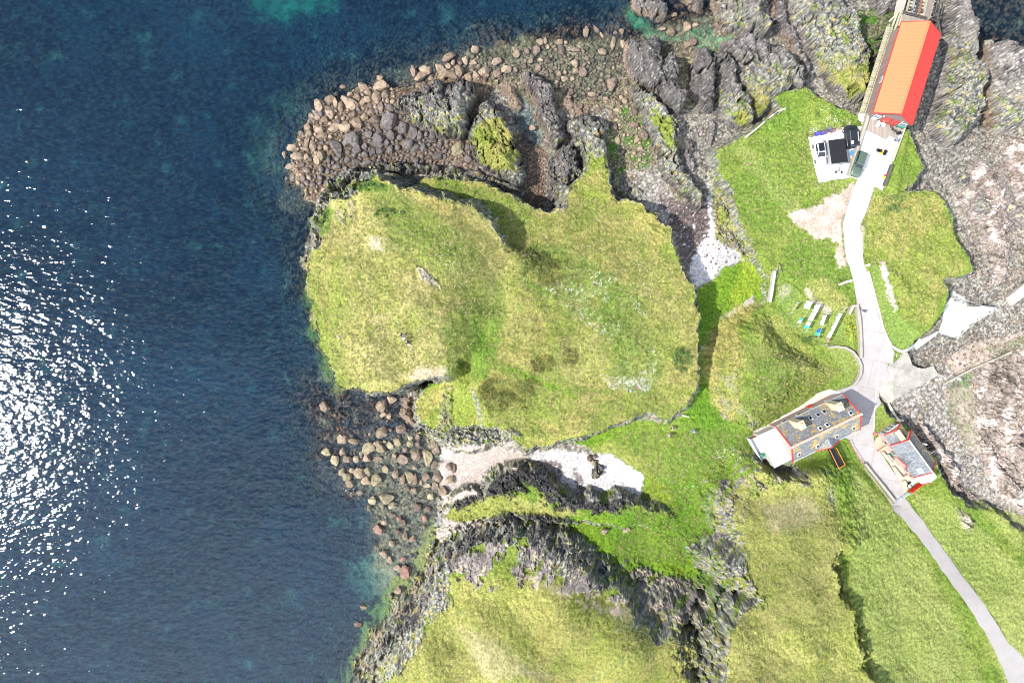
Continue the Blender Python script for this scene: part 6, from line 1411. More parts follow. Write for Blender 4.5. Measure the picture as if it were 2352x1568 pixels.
bk = small('beach_trolley', "thin wheeled trolley frame lying on the concrete below the shed", 'trolley', 1925, 395, 5.0, [('frame', 'black', lambda m: [m.beam((-.4, -.3, .2), (.4, -.3, .2), .05, .05), m.beam((-.4, .1, .2), (.4, .1, .2), .05, .05), m.beam((0, .1, .2), (.1, 1.2, .3), .05, .05), m.beam((.1, 1.2, .3), (-.4, 1.5, .35), .05, .05)]), ('wheel', 'rubber', lambda m: [m.cyl((x, -.1, .22), .24, .06, 16, axis='X') for x in (-.5, .5)])], R(-5))
# ------------------------------------------------------------------ the big slate house
cen, rz, hl_, hw_ = frame_from((1783, 980), (1935, 905), (1975, 988), (1821, 1060), 8.9)
LN, WDT = hl_, hw_               # local x = length (east), y = width (north)
GZ = 4.6
h1 = thing('slate_house', "long two storey house with yellow lichened slate roof and red gable boards", 'house', (cen.x, cen.y, GZ), rz)
ze, zr = 4.3, 7.45
def to_local(o_, p): return Matrix.Rotation(-o_.rotation_euler.z, 3, 'Z') @ (Vector(p) - o_.location)
def slope_z(y, half, ze_, zr_): return zr_ - (zr_ - ze_) * abs(y) / half
nsl, ssl = MB(), MB()
nsl.slab([(-LN / 2, WDT / 2, ze), (LN / 2, WDT / 2, ze), (LN / 2, 0, zr), (-LN / 2, 0, zr)], .14)
ssl.slab([(-LN / 2, -WDT / 2, ze), (-LN / 2, 0, zr), (LN / 2, 0, zr), (LN / 2, -WDT / 2, ze)], .14)
rN = nsl.build('roof_slope', 'slate', h1); rS = ssl.build('roof_slope', 'slate', h1)
mb = MB(); 
for k in range(32): mb.box((-LN / 2 + (k + .5) * LN / 32, 0, zr + .03), (LN / 32 - .04, .34, .14))
mb.build('ridge_tiles', 'ridge_cap', h1)
for sx in (-1, 1):
    x = sx * (LN / 2 + .06)
    mb = MB(); mb.beam((x, WDT / 2, ze), (x, 0, zr), .14, .22); mb.beam((x, -WDT / 2, ze), (x, 0, zr), .14, .22); mb.build('bargeboard', 'red', h1)
    MB().box((x, 0, zr + .1), (.26, .3, .3)).build('finial', 'white', h1)
hx, hy = LN / 2 - .12, WDT / 2 - .25
mb = MB(); mb.add([(-hx, -hy, -1), (hx, -hy, -1), (hx, hy, -1), (-hx, hy, -1), (-hx, -hy, ze), (hx, -hy, ze), (hx, hy, ze), (-hx, hy, ze), (-hx, 0, zr - .2), (hx, 0, zr - .2)], [(0, 1, 5, 4), (2, 3, 7, 6), (1, 2, 6, 9, 5), (3, 0, 4, 8, 7), (4, 5, 9, 8), (6, 7, 8, 9), (3, 2, 1, 0)])
mb.build('wall', 'pink_wall', h1)
for sy in (-1, 1): MB().beam((-LN / 2, sy * (WDT / 2 + .04), ze - .08), (LN / 2, sy * (WDT / 2 + .04), ze - .08), .12, .12).build('gutter', 'silver', h1)
def roof_pt(u, v, house, half, ze_, zr_):
    z = GZ + (ze_ + zr_) / 2
    for _ in range(20):
        p = W3(u, v, z); lp = to_local(house, p); z = .5 * z + .5 * (GZ + slope_z(lp.y, half, ze_, zr_))
    return to_local(house, W3(u, v, z))
du = lambda px, py: (1711 + px * .1245, 895.7 + py * .1245)
pit = math.atan2(zr - ze, WDT / 2)
for (px, py) in ((1950, 425), (1515, 640), (1385, 705), (1210, 515), (1345, 455), (1460, 395), (1770, 245), (2005, 695), (1690, 850), (1335, 1030), (995, 1180)):
    p = roof_pt(*du(px, py), h1, WDT / 2, ze, zr)
    if abs(p.y) > WDT / 2 - .4: p.y = math.copysign(WDT / 2 - .5, p.y); p.z = slope_z(p.y, WDT / 2, ze, zr)
    s_ = -1 if p.y > 0 else 1
    f = MB().box(p + Vector((0, 0, .05)), (.60, .72, .14), 0, 0, ('X', s_ * pit)).build('skylight', 'white' if (px, py) not in ((1345, 455), (1460, 395)) else 'silver', h1)
    MB().box(p + Vector((0, -s_ * .04, .12)), (.40, .50, .10), 0, 0, ('X', s_ * pit)).build('pane', 'dark_glass', f)
for (pb, pt_) in (((895, 600), (1020, 620)), ((1580, 275), (1700, 290))):
    p = roof_pt(*du(*pb), h1, WDT / 2, ze, zr)
    ch = MB().box((p.x, p.y, p.z + 1.35), (.95, 1.25, 3.9)).build('chimney', 'cream', h1)
    MB().box((p.x, p.y, p.z + 3.34), (1.1, 1.4, .14)).build('chimney_cap', 'cream', ch)
    MB().cyl((p.x, p.y + .3, p.z + 3.55), .15, .35, 12).build('chimney_pot', 'terracotta', ch, True); MB().cyl((p.x, p.y - .3, p.z + 3.55), .15, .3, 12).build('chimney_pot', 'white', ch, True)
    an = MB().beam((p.x + 1.6, p.y - .2, slope_z(p.y - .2, WDT / 2, ze, zr)), (p.x + 1.6, p.y - .2, slope_z(p.y, WDT / 2, ze, zr) + 1.7), .05, .05); an.beam((p.x + 1.35, p.y - .2, p.z + 1.5), (p.x + 1.85, p.y - .2, p.z + 1.5), .03, .03); an.build('aerial', 'silver', h1)
for k in range(4):
    x = -hx + 2 + k * (2 * hx - 4) / 3
    f = MB().box((x, hy + .04, 2.9), (.9, .08, 1.1)).build('window', 'white', h1); MB().box((x, hy + .09, 2.9), (.7, .03, .9)).build('pane', 'glass', f)
    f = MB().box((x, -hy - .04, 2.9), (.9, .08, 1.1)).build('window', 'white', h1); MB().box((x, -hy - .09, 2.9), (.7, .03, .9)).build('pane', 'glass', f)
pd_ = MB().box((1.5, hy + .05, 1.05), (.95, .1, 2.1)).build('door', 'red', h1); MB().box((1.15, hy + .13, 1.05), (.06, .06, .2)).build('handle', 'silver', pd_)
# flat roofed extension with terrace
def lpoly(house, s, z): return [tuple(to_local(house, W3(u, v, z))[:2]) for u, v in P(s)]
fp = lpoly(h1, "1741.6,999.1 1782,980.8 1818.5,1054.5 1778.4,1074.5", 7.9)
MB().prism([(x, y) for x, y in fp], 3.15, 3.35).build('flat_roof', 'white_roof', h1)
cx_ = sum(p[0] for p in fp) / 4; cy_ = sum(p[1] for p in fp) / 4
MB().prism([(cx_ + (x - cx_) * .95, cy_ + (y - cy_) * .96) for x, y in fp], -1.2, 3.14).build('extension_wall', 'white_wall', h1)
mb = MB()
for i in range(4): a, b = fp[i], fp[(i + 1) % 4]; mb.beam((a[0], a[1], 3.25), (b[0], b[1], 3.25), .07, .2)
mb.build('roof_edging', 'silver', h1)
tp_ = lpoly(h1, "1718.6,1006.6 1741.5,997.5 1765.5,1047.7 1747,1058.9", 5.7)
MB().prism(tp_, -1.0, 1.1).build('terrace', 'white_roof', h1)
mb = MB()
a, b, c, d = [Vector((p[0], p[1], 1.1)) for p in tp_]
mb.beam(a + Vector((0, 0, .5)), b + Vector((0, 0, .5)), .1, 1.0); mb.build('terrace_wall', 'rust', h1)
MB().beam(a + Vector((0, 0, .4)), d + Vector((0, 0, .4)), .1, .8).build('terrace_wall', 'white', h1)
# porch on the south side
pz = 3.6
A_ = roof_pt(*du(1525, 880), h1, WDT / 2, ze, zr); Fr = to_local(h1, W3(*du(1617, 1052), GZ + A_.z)); A_.z += .05; Wc = to_local(h1, W3(*du(1318, 1122), GZ + 4.35)); Ec = to_local(h1, W3(*du(1755, 930), GZ + 4.35)); pz = 4.2
mid = (Wc + Ec) / 2
MB().slab([A_, Fr, Wc], .1).build('porch_roof', 'slate', h1); MB().slab([A_, Ec, Fr], .1).build('porch_roof', 'slate', h1)
mb = MB(); mb.beam(Wc, Fr, .12, .2); mb.beam(Ec, Fr, .12, .2); mb.build('porch_bargeboard', 'red', h1)
mb = MB(); w1_ = Wc.lerp(Ec, .08); e1_ = Wc.lerp(Ec, .92); dn = Vector((0, 0, -4.2))
mb.add([w1_, e1_, Vector((e1_.x, -hy, pz)), Vector((w1_.x, -hy, pz)), w1_ + dn, e1_ + dn, Vector((e1_.x, -hy, pz - 4.2)), Vector((w1_.x, -hy, pz - 4.2)), (Fr + (A_ - Fr) * .03) - Vector((0, 0, .15))], [(0, 4, 5, 1, 8), (1, 5, 6, 2), (3, 7, 4, 0), (2, 6, 7, 3), (4, 7, 6, 5)]); mb.build('porch_wall', 'pink_wall', h1)
# gangway
gw = thing('gangway', "black grated gangway with orange handrails from the porch to the grass bank", 'gangway')
g0 = [W3(*du(*p), GZ + 2.7) for p in ((1512, 1075), (1640, 1050), (1800, 1362), (1684, 1425))]
mb = MB(); mb.slab(g0, .08); mb.build('deck', 'black', gw)
mb = MB()
for k in range(26):
    t_ = (k + .5) / 26; mb.beam(g0[0].lerp(g0[3], t_) + Vector((0, 0, .04)), g0[1].lerp(g0[2], t_) + Vector((0, 0, .04)), .05, .06)
mb.build('grating', 'rubber', gw)
up = Vector((0, 0, .95))
for a, b in ((g0[0], g0[3]), (g0[1], g0[2]), (g0[3], g0[2])):
    MB().beam(a + up, b + up, .07, .06).build('handrail', 'orange', gw)
    mb = MB()
    for k in range(15): p = a.lerp(b, k / 14); mb.box(p + up / 2, (.035, .035, .95))
    mb.build('balusters', 'black', gw)
for a in g0: MB().box((a.x, a.y, a.z - 1.3), (.14, .14, 2.6)).build('support_post', 'black', gw)
for k, (u, v, lab) in enumerate(((1745, 1046, "teal armchair on the white terrace, nearest the grass"), (1757, 1043, "teal armchair on the white terrace, nearest the flat roof"))):
    small('garden_chair', lab, 'chair', u, v, 5.72, [('seat', 'teal', lambda m: m.box((0, 0, .4), (.7, .7, .1))), ('backrest', 'teal', lambda m: m.box((0, .34, .7), (.7, .08, .6))), ('leg', 'teal', lambda m: [m.box((.3 * a, .3 * b, .2), (.07, .07, .4)) for a in (-1, 1) for b in (-1, 1)])], R(30 * k + 20))

# ------------------------------------------------------------------ the bungalow
cen, rz, wd2, ln2 = frame_from((2044, 1024), (2091.5, 989), (2148, 1059), (2099, 1095), 7.3)
GB = 4.7
h2 = thing('bungalow', "red trimmed slate roofed bungalow with dormer and small wing above the pink rocks", 'house', (cen.x, cen.y, GB), rz)
ze, zr = 2.6, 5.0
a1, a2 = MB(), MB(); gable(a1, a2, wd2, ln2, ze, zr, .12)
rw2 = a1.build('roof_slope', 'slate_grey', h2); re2 = a2.build('roof_slope', 'slate', h2)
MB().beam((0, -ln2 / 2, zr + .03), (0, ln2 / 2, zr + .03), .2, .12).build('ridge_tiles', 'cream', h2)
for sy in (-1, 1):
    y = sy * (ln2 / 2 + .05); mb = MB(); mb.beam((-wd2 / 2, y, ze), (0, y, zr), .13, .22); mb.beam((wd2 / 2, y, ze), (0, y, zr), .13, .22); mb.build('bargeboard', 'red', h2)
for sx in (-1, 1): MB().beam((sx * (wd2 / 2 + .04), -ln2 / 2, ze - .06), (sx * (wd2 / 2 + .04), ln2 / 2, ze - .06), .10, .10).build('gutter', 'rust', h2)
hx, hy = wd2 / 2 - .2, ln2 / 2 - .15
mb = MB(); mb.add([(-hx, -hy, -2), (hx, -hy, -2), (hx, hy, -2), (-hx, hy, -2), (-hx, -hy, ze), (hx, -hy, ze), (hx, hy, ze), (-hx, hy, ze), (0, -hy, zr - .15), (0, hy, zr - .15)], [(0, 1, 5, 8, 4), (2, 3, 7, 9, 6), (1, 2, 6, 5), (3, 0, 4, 7), (3, 2, 1, 0), (4, 8, 9, 7), (5, 6, 9, 8)]); mb.build('wall', 'pink_wall', h2)
for y in (-hy + 1.2, 1.6):
    f = MB().box((-hx - .04, y, 1.5), (.08, 1.2, 1.1)).build('window', 'white', h2); MB().box((-hx - .09, y, 1.5), (.03, 1.0, .9)).build('pane', 'glass', f)
dd_ = MB().box((-hx - .04, -.6, 1.05), (.09, .95, 2.1)).build('door', 'red', h2); MB().box((-hx - .11, -.95, 1.05), (.05, .05, .2)).build('handle', 'silver', dd_)
# dormer
yd = to_local(h2, W3(2080, 1063, GB + 3))[1]
dr = MB(); x0 = -wd2 / 2 - .12
dr.slab([(x0, yd + 1.15, ze + .05), (x0, yd, ze + 1.15), (x0 + 2.3, yd, ze + 1.2), (x0 + .9, yd + 1.15, ze + .1)], .08)
d1 = dr.build('dormer_roof', 'slate_grey', h2)
dr = MB(); dr.slab([(x0, yd - 1.15, ze + .05), (x0 + .9, yd - 1.15, ze + .1), (x0 + 2.3, yd, ze + 1.2), (x0, yd, ze + 1.15)], .08); d1 = dr.build('dormer_roof', 'slate_grey', h2)
mb = MB(); mb.beam((x0 - .05, yd + 1.15, ze), (x0 - .05, yd, ze + 1.12), .1, .18); mb.beam((x0 - .05, yd - 1.15, ze), (x0 - .05, yd, ze + 1.12), .1, .18); mb.build('dormer_bargeboard', 'red', h2)
mb = MB(); mb.add([(x0 + .05, yd - 1.0, 0), (x0 + .05, yd + 1.0, 0), (x0 + .05, yd + 1.0, ze), (x0 + .05, yd, ze + 1.0), (x0 + .05, yd - 1.0, ze), (x0 + .4, yd - 1.0, 0), (x0 + .4, yd + 1.0, 0), (x0 + .4, yd + 1.0, ze), (x0 + .4, yd, ze + 1.0), (x0 + .4, yd - 1.0, ze)], [(0, 1, 2, 3, 4), (9, 8, 7, 6, 5), (0, 4, 9, 5), (1, 6, 7, 2)]); mb.build('dormer_wall', 'pink_wall', h2)
sk = to_local(h2, W3(2111, 1080, GB + 3.6)); zs_ = zr - (zr - ze) * abs(sk.x) / (wd2 / 2); pt2 = math.atan2(zr - ze, wd2 / 2)
f = MB().box((sk.x, sk.y, zs_ + .08), (.8, 1.0, .12), 0, 0, ('Y', -pt2)).build('skylight', 'white', h2); MB().box((sk.x - .02, sk.y, zs_ + .13), (.55, .75, .08), 0, 0, ('Y', -pt2)).build('pane', 'glass', f)
# north wing
cenw, rzw, wdw, lnw = frame_from((2031.5, 997), (2068.5, 971.5), (2091, 1000), (2046, 1026), 7.1)
lc = to_local(h2, (cenw.x, cenw.y, GB)); ly0 = lc.y - lnw / 2 - .6; ly1 = lc.y + lnw / 2
zw, zrw = 2.4, 3.9
lx = lc.x
for s_, nm in ((-1, 'w'), (1, 'e')):
    m_ = MB(); m_.slab([(lx + s_ * wdw / 2, ly0, zw), (lx, ly0, zrw), (lx, ly1, zrw), (lx + s_ * wdw / 2, ly1, zw)] if s_ < 0 else [(lx + wdw / 2, ly0, zw), (lx + wdw / 2, ly1, zw), (lx, ly1, zrw), (lx, ly0, zrw)], .1); m_.build('wing_roof', 'slate_grey' if s_ < 0 else 'slate', h2)
MB().slab([(lx - .55, ly0 + .5, zrw + .06), (lx + .35, ly0 + .5, zrw + .06), (lx + .35, ly1 - .1, zrw + .06), (lx - .55, ly1 - .1, zrw + .06)], .12).build('wing_roof_light', 'cream', h2)
mb = MB(); mb.beam((lx - wdw / 2, ly1 + .05, zw), (lx, ly1 + .05, zrw), .12, .2); mb.beam((lx + wdw / 2, ly1 + .05, zw), (lx, ly1 + .05, zrw), .12, .2); mb.build('wing_bargeboard', 'red', h2)
mb = MB(); x1_, x2_ = lx - wdw / 2 + .15, lx + wdw / 2 - .15
mb.add([(x1_, ly0, -2), (x2_, ly0, -2), (x2_, ly1 - .15, -2), (x1_, ly1 - .15, -2), (x1_, ly0, zw), (x2_, ly0, zw), (x2_, ly1 - .15, zw), (x1_, ly1 - .15, zw), (lx, ly1 - .15, zrw - .1), (lx, ly0, zrw - .1)], [(0, 1, 5, 9, 4), (2, 3, 7, 8, 6), (1, 2, 6, 5), (3, 0, 4, 7), (3, 2, 1, 0), (4, 9, 8, 7), (5, 6, 8, 9)]); mb.build('wing_wall', 'pink_wall', h2)
for k in range(4):
    x = x1_ + .5 + k * (x2_ - x1_ - 1.0) / 3
    f = MB().box((x, ly1 - .1, 1.4), (.62, .1, 1.5)).build('window', 'white', h2); MB().box((x, ly1 - .03, 1.4), (.46, .04, 1.3)).build('pane', 'glass', f)
# south extension
sp2 = lpoly(h2, "2098,1096 2141.5,1083 2153,1095 2139,1108 2119,1112", GB + 2.3)
MB().prism([(x, y) for x, y in sp2], 2.15, [2.5, 2.7, 2.3, 2.2, 2.2]).build('lean_to_roof', 'white_roof', h2)
cx_ = sum(p[0] for p in sp2) / 5; cy_ = sum(p[1] for p in sp2) / 5
MB().prism([(cx_ + (x - cx_) * .93, cy_ + (y - cy_) * .93) for x, y in sp2], -2, 2.14).build('lean_to_wall', 'pink_wall', h2)
MB().beam((sp2[4][0], sp2[4][1], 2.2), (sp2[3][0], sp2[3][1], 2.2), .14, .2).build('lean_to_bargeboard', 'red', h2)
ae = to_local(h2, W3(2121, 1034, GB + 4)); mb = MB(); mb.beam((ae.x, ae.y, 3), (ae.x, ae.y, 6.6), .07, .07); mb.beam((ae.x - .5, ae.y, 6.4), (ae.x + .5, ae.y, 6.4), .04, .04); mb.build('aerial', 'silver', h2)
fl_ = to_local(h2, W3(2112, 1010, GB + 3)); MB().cyl((fl_.x - .6, fl_.y, zr + .1), .16, 1.4, 12).build('flue', 'silver', h2, True)
# patio furniture
def bench(label, u, v, rz, mt='wood'):
    return small('garden_bench', label, 'bench', u, v, 4.83, [('seat', mt, lambda m: m.box((0, 0, .43), (1.4, .45, .06))), ('backrest', mt, lambda m: m.box((0, .24, .72), (1.4, .06, .5))), ('leg', mt, lambda m: [m.box((.6 * a, .16 * b, .2), (.08, .08, .42)) for a in (-1, 1) for b in (-1, 1)])], rz)
bench("grey bench against the low planter wall on the patio", 2039, 1051, R(-50), 'concrete_grey')
for k, (u, v, lab) in enumerate(((2047, 1041, "teal slatted chair at the bungalow wall, nearer the round paving"), (2055, 1048, "teal slatted chair at the bungalow wall, nearer the dormer"))):
    small('garden_chair', lab, 'chair', u, v, 4.83, [('seat', 'teal', lambda m: m.box((0, 0, .42), (.6, .6, .06))), ('backrest', 'teal', lambda m: m.box((0, .28, .72), (.6, .06, .55))), ('leg', 'teal', lambda m: [m.box((.25 * a, .25 * b, .2), (.06, .06, .4)) for a in (-1, 1) for b in (-1, 1)])], R(-50))
small('planter', "square grey planter box at the edge of the round paving", 'planter', 2032.5, 1016, 4.87, [('box', 'concrete_grey', lambda m: m.box((0, 0, .3), (1.0, .7, .6))), ('soil', 'rubber', lambda m: m.box((0, 0, .61), (.85, .55, .03)))], R(-50))
small('manhole_cover', "round brown cover on the road beside the paved circle", 'cover', 2009, 996, 4.72, [('lid', 'rust', lambda m: m.cyl((0, 0, .02), .4, .05, 18))])
small('gatepost_stone', "sandstone block lying by the red fence end of the patio", 'stone', 2077, 1110, 4.8, [('block', 'cream', lambda m: m.box((0, 0, .25), (1.3, .55, .5)))], R(-55))
small('bin_store', "small white box between the tubs and the bungalow wall", 'box', 2094, 1103, 4.8, [('body', 'white', lambda m: m.box((0, 0, .4), (.8, .6, .8))), ('lid', 'white', lambda m: m.box((0, 0, .83), (.86, .66, .05)))], R(35))

# ------------------------------------------------------------------ washing on the lines
ld = lambda px, py: (1808.7 + px * .07324, 677.6 + py * .07324)
LZ = 4.2 + 1.95
def cloth(label, a, b, mt, drop=1.45, sway=.25, group=None, scal=0.0):
    A, B = W3(*ld(*a), LZ), W3(*ld(*b), LZ); n = 10; m = 8; vs = []
    d = (B - A).normalized(); nr = Vector((-d.y, d.x, 0)); 
    if nr.x > 0: nr = -nr
    rr = random.Random(int(a[0]))
    for j in range(m + 1):
        for i in range(n + 1):
            t_, s_ = i / n, j / m
            p = A.lerp(B, t_); dr = drop * s_ * (1 - scal * abs(math.sin(t_ * 9)) )
            p = p + Vector((0, 0, -dr)) + nr * (sway * s_ ** 1.5 + .07 * math.sin(t_ * 11 + a[0]) * s_) + Vector((0, 0, -.05 * math.sin(t_ * math.pi)))
            vs.append(p)
    fs = [(j * (n + 1) + i, j * (n + 1) + i + 1, (j + 1) * (n + 1) + i + 1, (j + 1) * (n + 1) + i) for j in range(m) for i in range(n)]
    me = bpy.data.meshes.new('hanging_cloth'); me.from_pydata([tuple(p) for p in vs], [], fs); me.materials.append(M[mt])
    o = bpy.data.objects.new('hanging_cloth', me); C.objects.link(o); md = o.modifiers.new('thickness', 'SOLIDIFY'); md.thickness = .012
    for f in me.polygons: f.use_smooth = True
    tag(o, label, 'laundry', group); return o
cloth("narrow beige cloth hanging at the far left of the washing lawn", (345, 255), (200, 455), 'cl_khaki', .55, .1)
cloth("white sheet with a rounded lower corner, topmost left on the washing line", (812, 198), (690, 432), 'whitecloth', 1.5, .5)
cloth("white sheet hanging just above another white sheet, under the rocks", (1060, 290), (940, 532), 'whitecloth', 1.4, .35)
cloth("white sheet hanging in the middle of the washing lawn", (912, 552), (795, 805), 'whitecloth', 1.35, .3)
cloth("long white sheet hanging alone right of the middle of the lawn", (1238, 628), (1130, 935), 'whitecloth', 1.0, .2)
cloth("teal towel above a small white cloth at the left of the lawn", (492, 735), (462, 800), 'tealcloth', .95, .2)
cloth("small white cloth below the left teal towel", (458, 805), (418, 885), 'whitecloth', .95, .2)
cloth("small white sheet sharing a line with the middle teal towel", (757, 852), (698, 965), 'whitecloth', 1.1, .3)
cloth("teal towel below the small white sheet, lower middle of the lawn", (692, 970), (655, 1052), 'tealcloth', 1.2, .3)
cloth("deep blue towel near the bottom of the lawn", (1085, 1062), (1045, 1160), 'bluecloth', 1.2, .2)
cloth("teal towel directly below the deep blue towel", (1035, 1175), (1005, 1255), 'tealcloth', 1.2, .3)
for k in range(8):
    t0, t1 = k / 8 + .008, (k + 1) / 8 - .008
    pa = (1735 + (1350 - 1735) * t0, 565 + (1345 - 565) * t0); pb = (1735 + (1350 - 1735) * t1, 565 + (1345 - 565) * t1)
    cloth(["topmost", "second from the top", "third from the top", "fourth from the top", "fourth from the bottom", "third from the bottom", "second from the bottom", "lowest"][k] + " white garment in the long row on the right hand line", pa, pb, 'whitecloth', .85 + .2 * math.sin(k * 2.1), .25, "white garments in the long row on the right hand line")
cloth("pink cloth at the bottom end of the right hand line", (1310, 1378), (1275, 1462), 'pinkcloth', .6, .1)
cloth("grey cloth at the top end of the right hand line", (1800, 440), (1745, 545), 'cl_grey', .3, .1)
for k, (a, b, lab) in enumerate((((350, 240), (120, 560), "leftmost clothes line on the lawn"), ((820, 180), (370, 960), "clothes line carrying the left teal towel"), ((1080, 250), (600, 1130), "clothes line carrying two white sheets and the middle teal towel"), ((1250, 590), (960, 1330), "clothes line carrying the deep blue towel"), ((1830, 380), (1210, 1560), "right hand clothes line carrying the long row of whites"))):
    A, B = W3(*ld(*a), LZ), W3(*ld(*b), LZ); t = thing('clothes_line', lab, 'clothes line')
    MB().beam(A, B, .015, .015).build('line', 'white', t)
    for p in (A, B): mb = MB(); mb.cyl((p.x, p.y, LZ - 1.0), .035, 2.1, 8); mb.box((p.x, p.y, LZ + .03), (.5, .06, .05)); mb.build('pole', 'silver', t)

# ------------------------------------------------------------------ people
def skin_mesh(name, verts, edges, radii, mat_, parent, sub=2):
    me = bpy.data.meshes.new(name); me.from_pydata([tuple(v) for v in verts], edges, []); me.materials.append(M[mat_])
    o = bpy.data.objects.new(name, me); C.objects.link(o); o.parent = parent
    sm = o.modifiers.new('skin', 'SKIN'); sm.use_smooth_shade = True
    for i, r in enumerate(radii): me.skin_vertices[0].data[i].radius = (r, r) if not isinstance(r, tuple) else r
    me.skin_vertices[0].data[0].use_root = True
    ss = o.modifiers.new('sub', 'SUBSURF'); ss.levels = sub; ss.render_levels = sub
    dg = bpy.context.evaluated_depsgraph_get(); ev = bpy.data.meshes.new_from_object(o.evaluated_get(dg))
    o.modifiers.clear(); o.data = ev
    return o
def person(label, loc, facing, top='cl_white', legs='cl_navy', hair='hair', pose='stand', h=1.72, hat=None, pack=None):
    t = thing('person', label, 'person', loc, R(facing)); k = h / 1.72
    st_ = .16 if pose == 'walk' else .03
    ar = {'stand': ((.05, .30, 1.08), (.18, .28, .86)), 'walk': ((.10, .33, 1.1), (.28, .26, .98)), 'reach': ((.05, .52, 1.30), (.12, .80, 1.38)), 'hands': ((.12, .30, 1.12), (.34, .10, 1.15))}[pose if pose != 'sit' else 'stand']
    V0 = [(0, 0, .95), (0, 0, 1.15), (0.01, 0, 1.38), (.01, 0, 1.50), (.03, 0, 1.62), (.035, 0, 1.72)]
    E0 = [(0, 1), (1, 2), (2, 3), (3, 4), (4, 5)]; r0 = [.14, .125, .15, .055, .095, .06]
    for s in (-1, 1):
        b = len(V0); a1, a2 = ar
        if pose == 'reach' and s < 0: a1, a2 = (.05, .30, 1.08), (.16, .28, .86)
        V0 += [(0, s * .17, 1.40), (a1[0], s * a1[1], a1[2]), (a2[0], s * a2[1], a2[2])]; E0 += [(2, b), (b, b + 1), (b + 1, b + 2)]; r0 += [.062, .045, .032]
        # palm, fingers and thumb
        hnd = Vector((a2[0], s * a2[1], a2[2])); dv = (hnd - Vector((a1[0], s * a1[1], a1[2]))).normalized(); side = Vector((1, 0, 0)) if abs(dv.x) < .8 else Vector((0, 1, 0))
        c = len(V0); V0.append(tuple(hnd + dv * .07)); E0.append((b + 2, c)); r0.append(.032)
        for q_ in range(4):
            base = hnd + dv * .10 + side * (q_ - 1.5) * .022; ln_ = (.065, .075, .07, .055)[q_]
            n0 = len(V0); V0 += [tuple(base), tuple(base + dv * ln_ * .6 + Vector((0, -s * .008, 0))), tuple(base + dv * ln_ + Vector((0, -s * .025, 0)))]; E0 += [(c, n0), (n0, n0 + 1), (n0 + 1, n0 + 2)]; r0 += [.009, .0085, .007]
        n0 = len(V0); V0 += [tuple(hnd + dv * .04 + side * .04), tuple(hnd + dv * .07 + side * .065)]; E0 += [(b + 2, n0), (n0, n0 + 1)]; r0 += [.010, .008]
        b = len(V0)
        if pose == 'sit': V0 += [(.02, s * .10, .90), (.42, s * .13, .95), (.50, s * .13, .52), (.62, s * .13, .48)]
        else: V0 += [(0, s * .10, .88), (s * st_ + .02, s * .11, .50), (s * st_ * 1.6 - .02, s * .11, .09), (s * st_ * 1.6 + .13, s * .12, .045)]
        E0 += [(0, b), (b, b + 1), (b + 1, b + 2), (b + 2, b + 3)]; r0 += [.09, .062, .045, .04]
    dz = -.46 if pose == 'sit' else 0
    sc_ = lambda L: [(x * k, y * k, (z + dz) * k) for x, y, z in L]
    skin_mesh('body', sc_(V0), E0, [r * k for r in r0], 'skin', t, 1)
    a1, a2 = ar; T = [(0, 0, .98), (0, 0, 1.16), (.01, 0, 1.38), (.01, 0, 1.47)]; ET = [(0, 1), (1, 2), (2, 3)]; rT = [.155, .14, .168, .075]
    for s in (-1, 1):
        b = len(T); b1, b2 = ar
        if pose == 'reach' and s < 0: b1, b2 = (.05, .30, 1.08), (.16, .28, .86)
        T += [(0, s * .175, 1.405), (b1[0], s * b1[1], b1[2]), (b1[0] * .3 + b2[0] * .7, s * (b1[1] * .3 + b2[1] * .7), b1[2] * .3 + b2[2] * .7)]; ET += [(2, b), (b, b + 1), (b + 1, b + 2)]; rT += [.08, .062, .05]
    skin_mesh('jacket', sc_(T), ET, [r * k for r in rT], top, t)
    Lg = [(0, 0, .96)]; EL = []; rL = [.165]
    for s in (-1, 1):
        b = len(Lg)
        if pose == 'sit': Lg += [(.02, s * .10, .91), (.42, s * .13, .96), (.49, s * .13, .58)]
        else: Lg += [(0, s * .10, .86), (s * st_ + .02, s * .11, .50), (s * st_ * 1.5, s * .11, .14)]
        EL += [(0, b), (b, b + 1), (b + 1, b + 2)]; rL += [.105, .078, .062]
    skin_mesh('trousers', sc_(Lg), EL, [r * k for r in rL], legs, t)
    bm = bmesh.new(); bmesh.ops.create_uvsphere(bm, u_segments=16, v_segments=10, radius=.112 * k)
    for v in bm.verts: v.co.z *= 1.05
    bmesh.ops.delete(bm, geom=[v for v in bm.verts if v.co.z < -.02 * k and v.co.x > -.02], context='VERTS')
    me = bpy.data.meshes.new('hair'); bm.to_mesh(me); bm.free(); me.materials.append(M[hat or hair]); o = bpy.data.objects.new('hat' if hat else 'hair', me); C.objects.link(o); o.parent = t; o.location = (.015 * k, 0, (1.655 + dz) * k)
    if hat: MB().cyl((.03, 0, (1.66 + dz) * k), .2, .02, 18).build('hat_brim', hat, o); 
    if hat: 
        for ch in o.children: ch.location = (-.015 * k, 0, -(1.655 + dz) * k)
    MB().box((.14 * k, 0, (1.60 + dz) * k), (.03, .025, .04)).build('nose', 'skin', t)
    if pack: MB().box((-.24 * k, 0, (1.22 + dz) * k), (.2, .30, .46), bevel if False else 0).build('backpack', pack, t)
    return t
hd = lambda px, py: (901.5 + px * .05127, 752.2 + py * .05127)
person("person in black with a grey backpack standing on the western hilltop", G3(925, 769), 170, 'cl_black', 'cl_black', 'hair', 'hands', 1.75, pack='cl_grey')
person("person in a white sun hat and navy top on the hilltop, beside one in black", G3(929.5, 777.5), 20, 'cl_navy', 'cl_grey', 'hair_fair', 'hands', 1.62, hat='whitecloth')
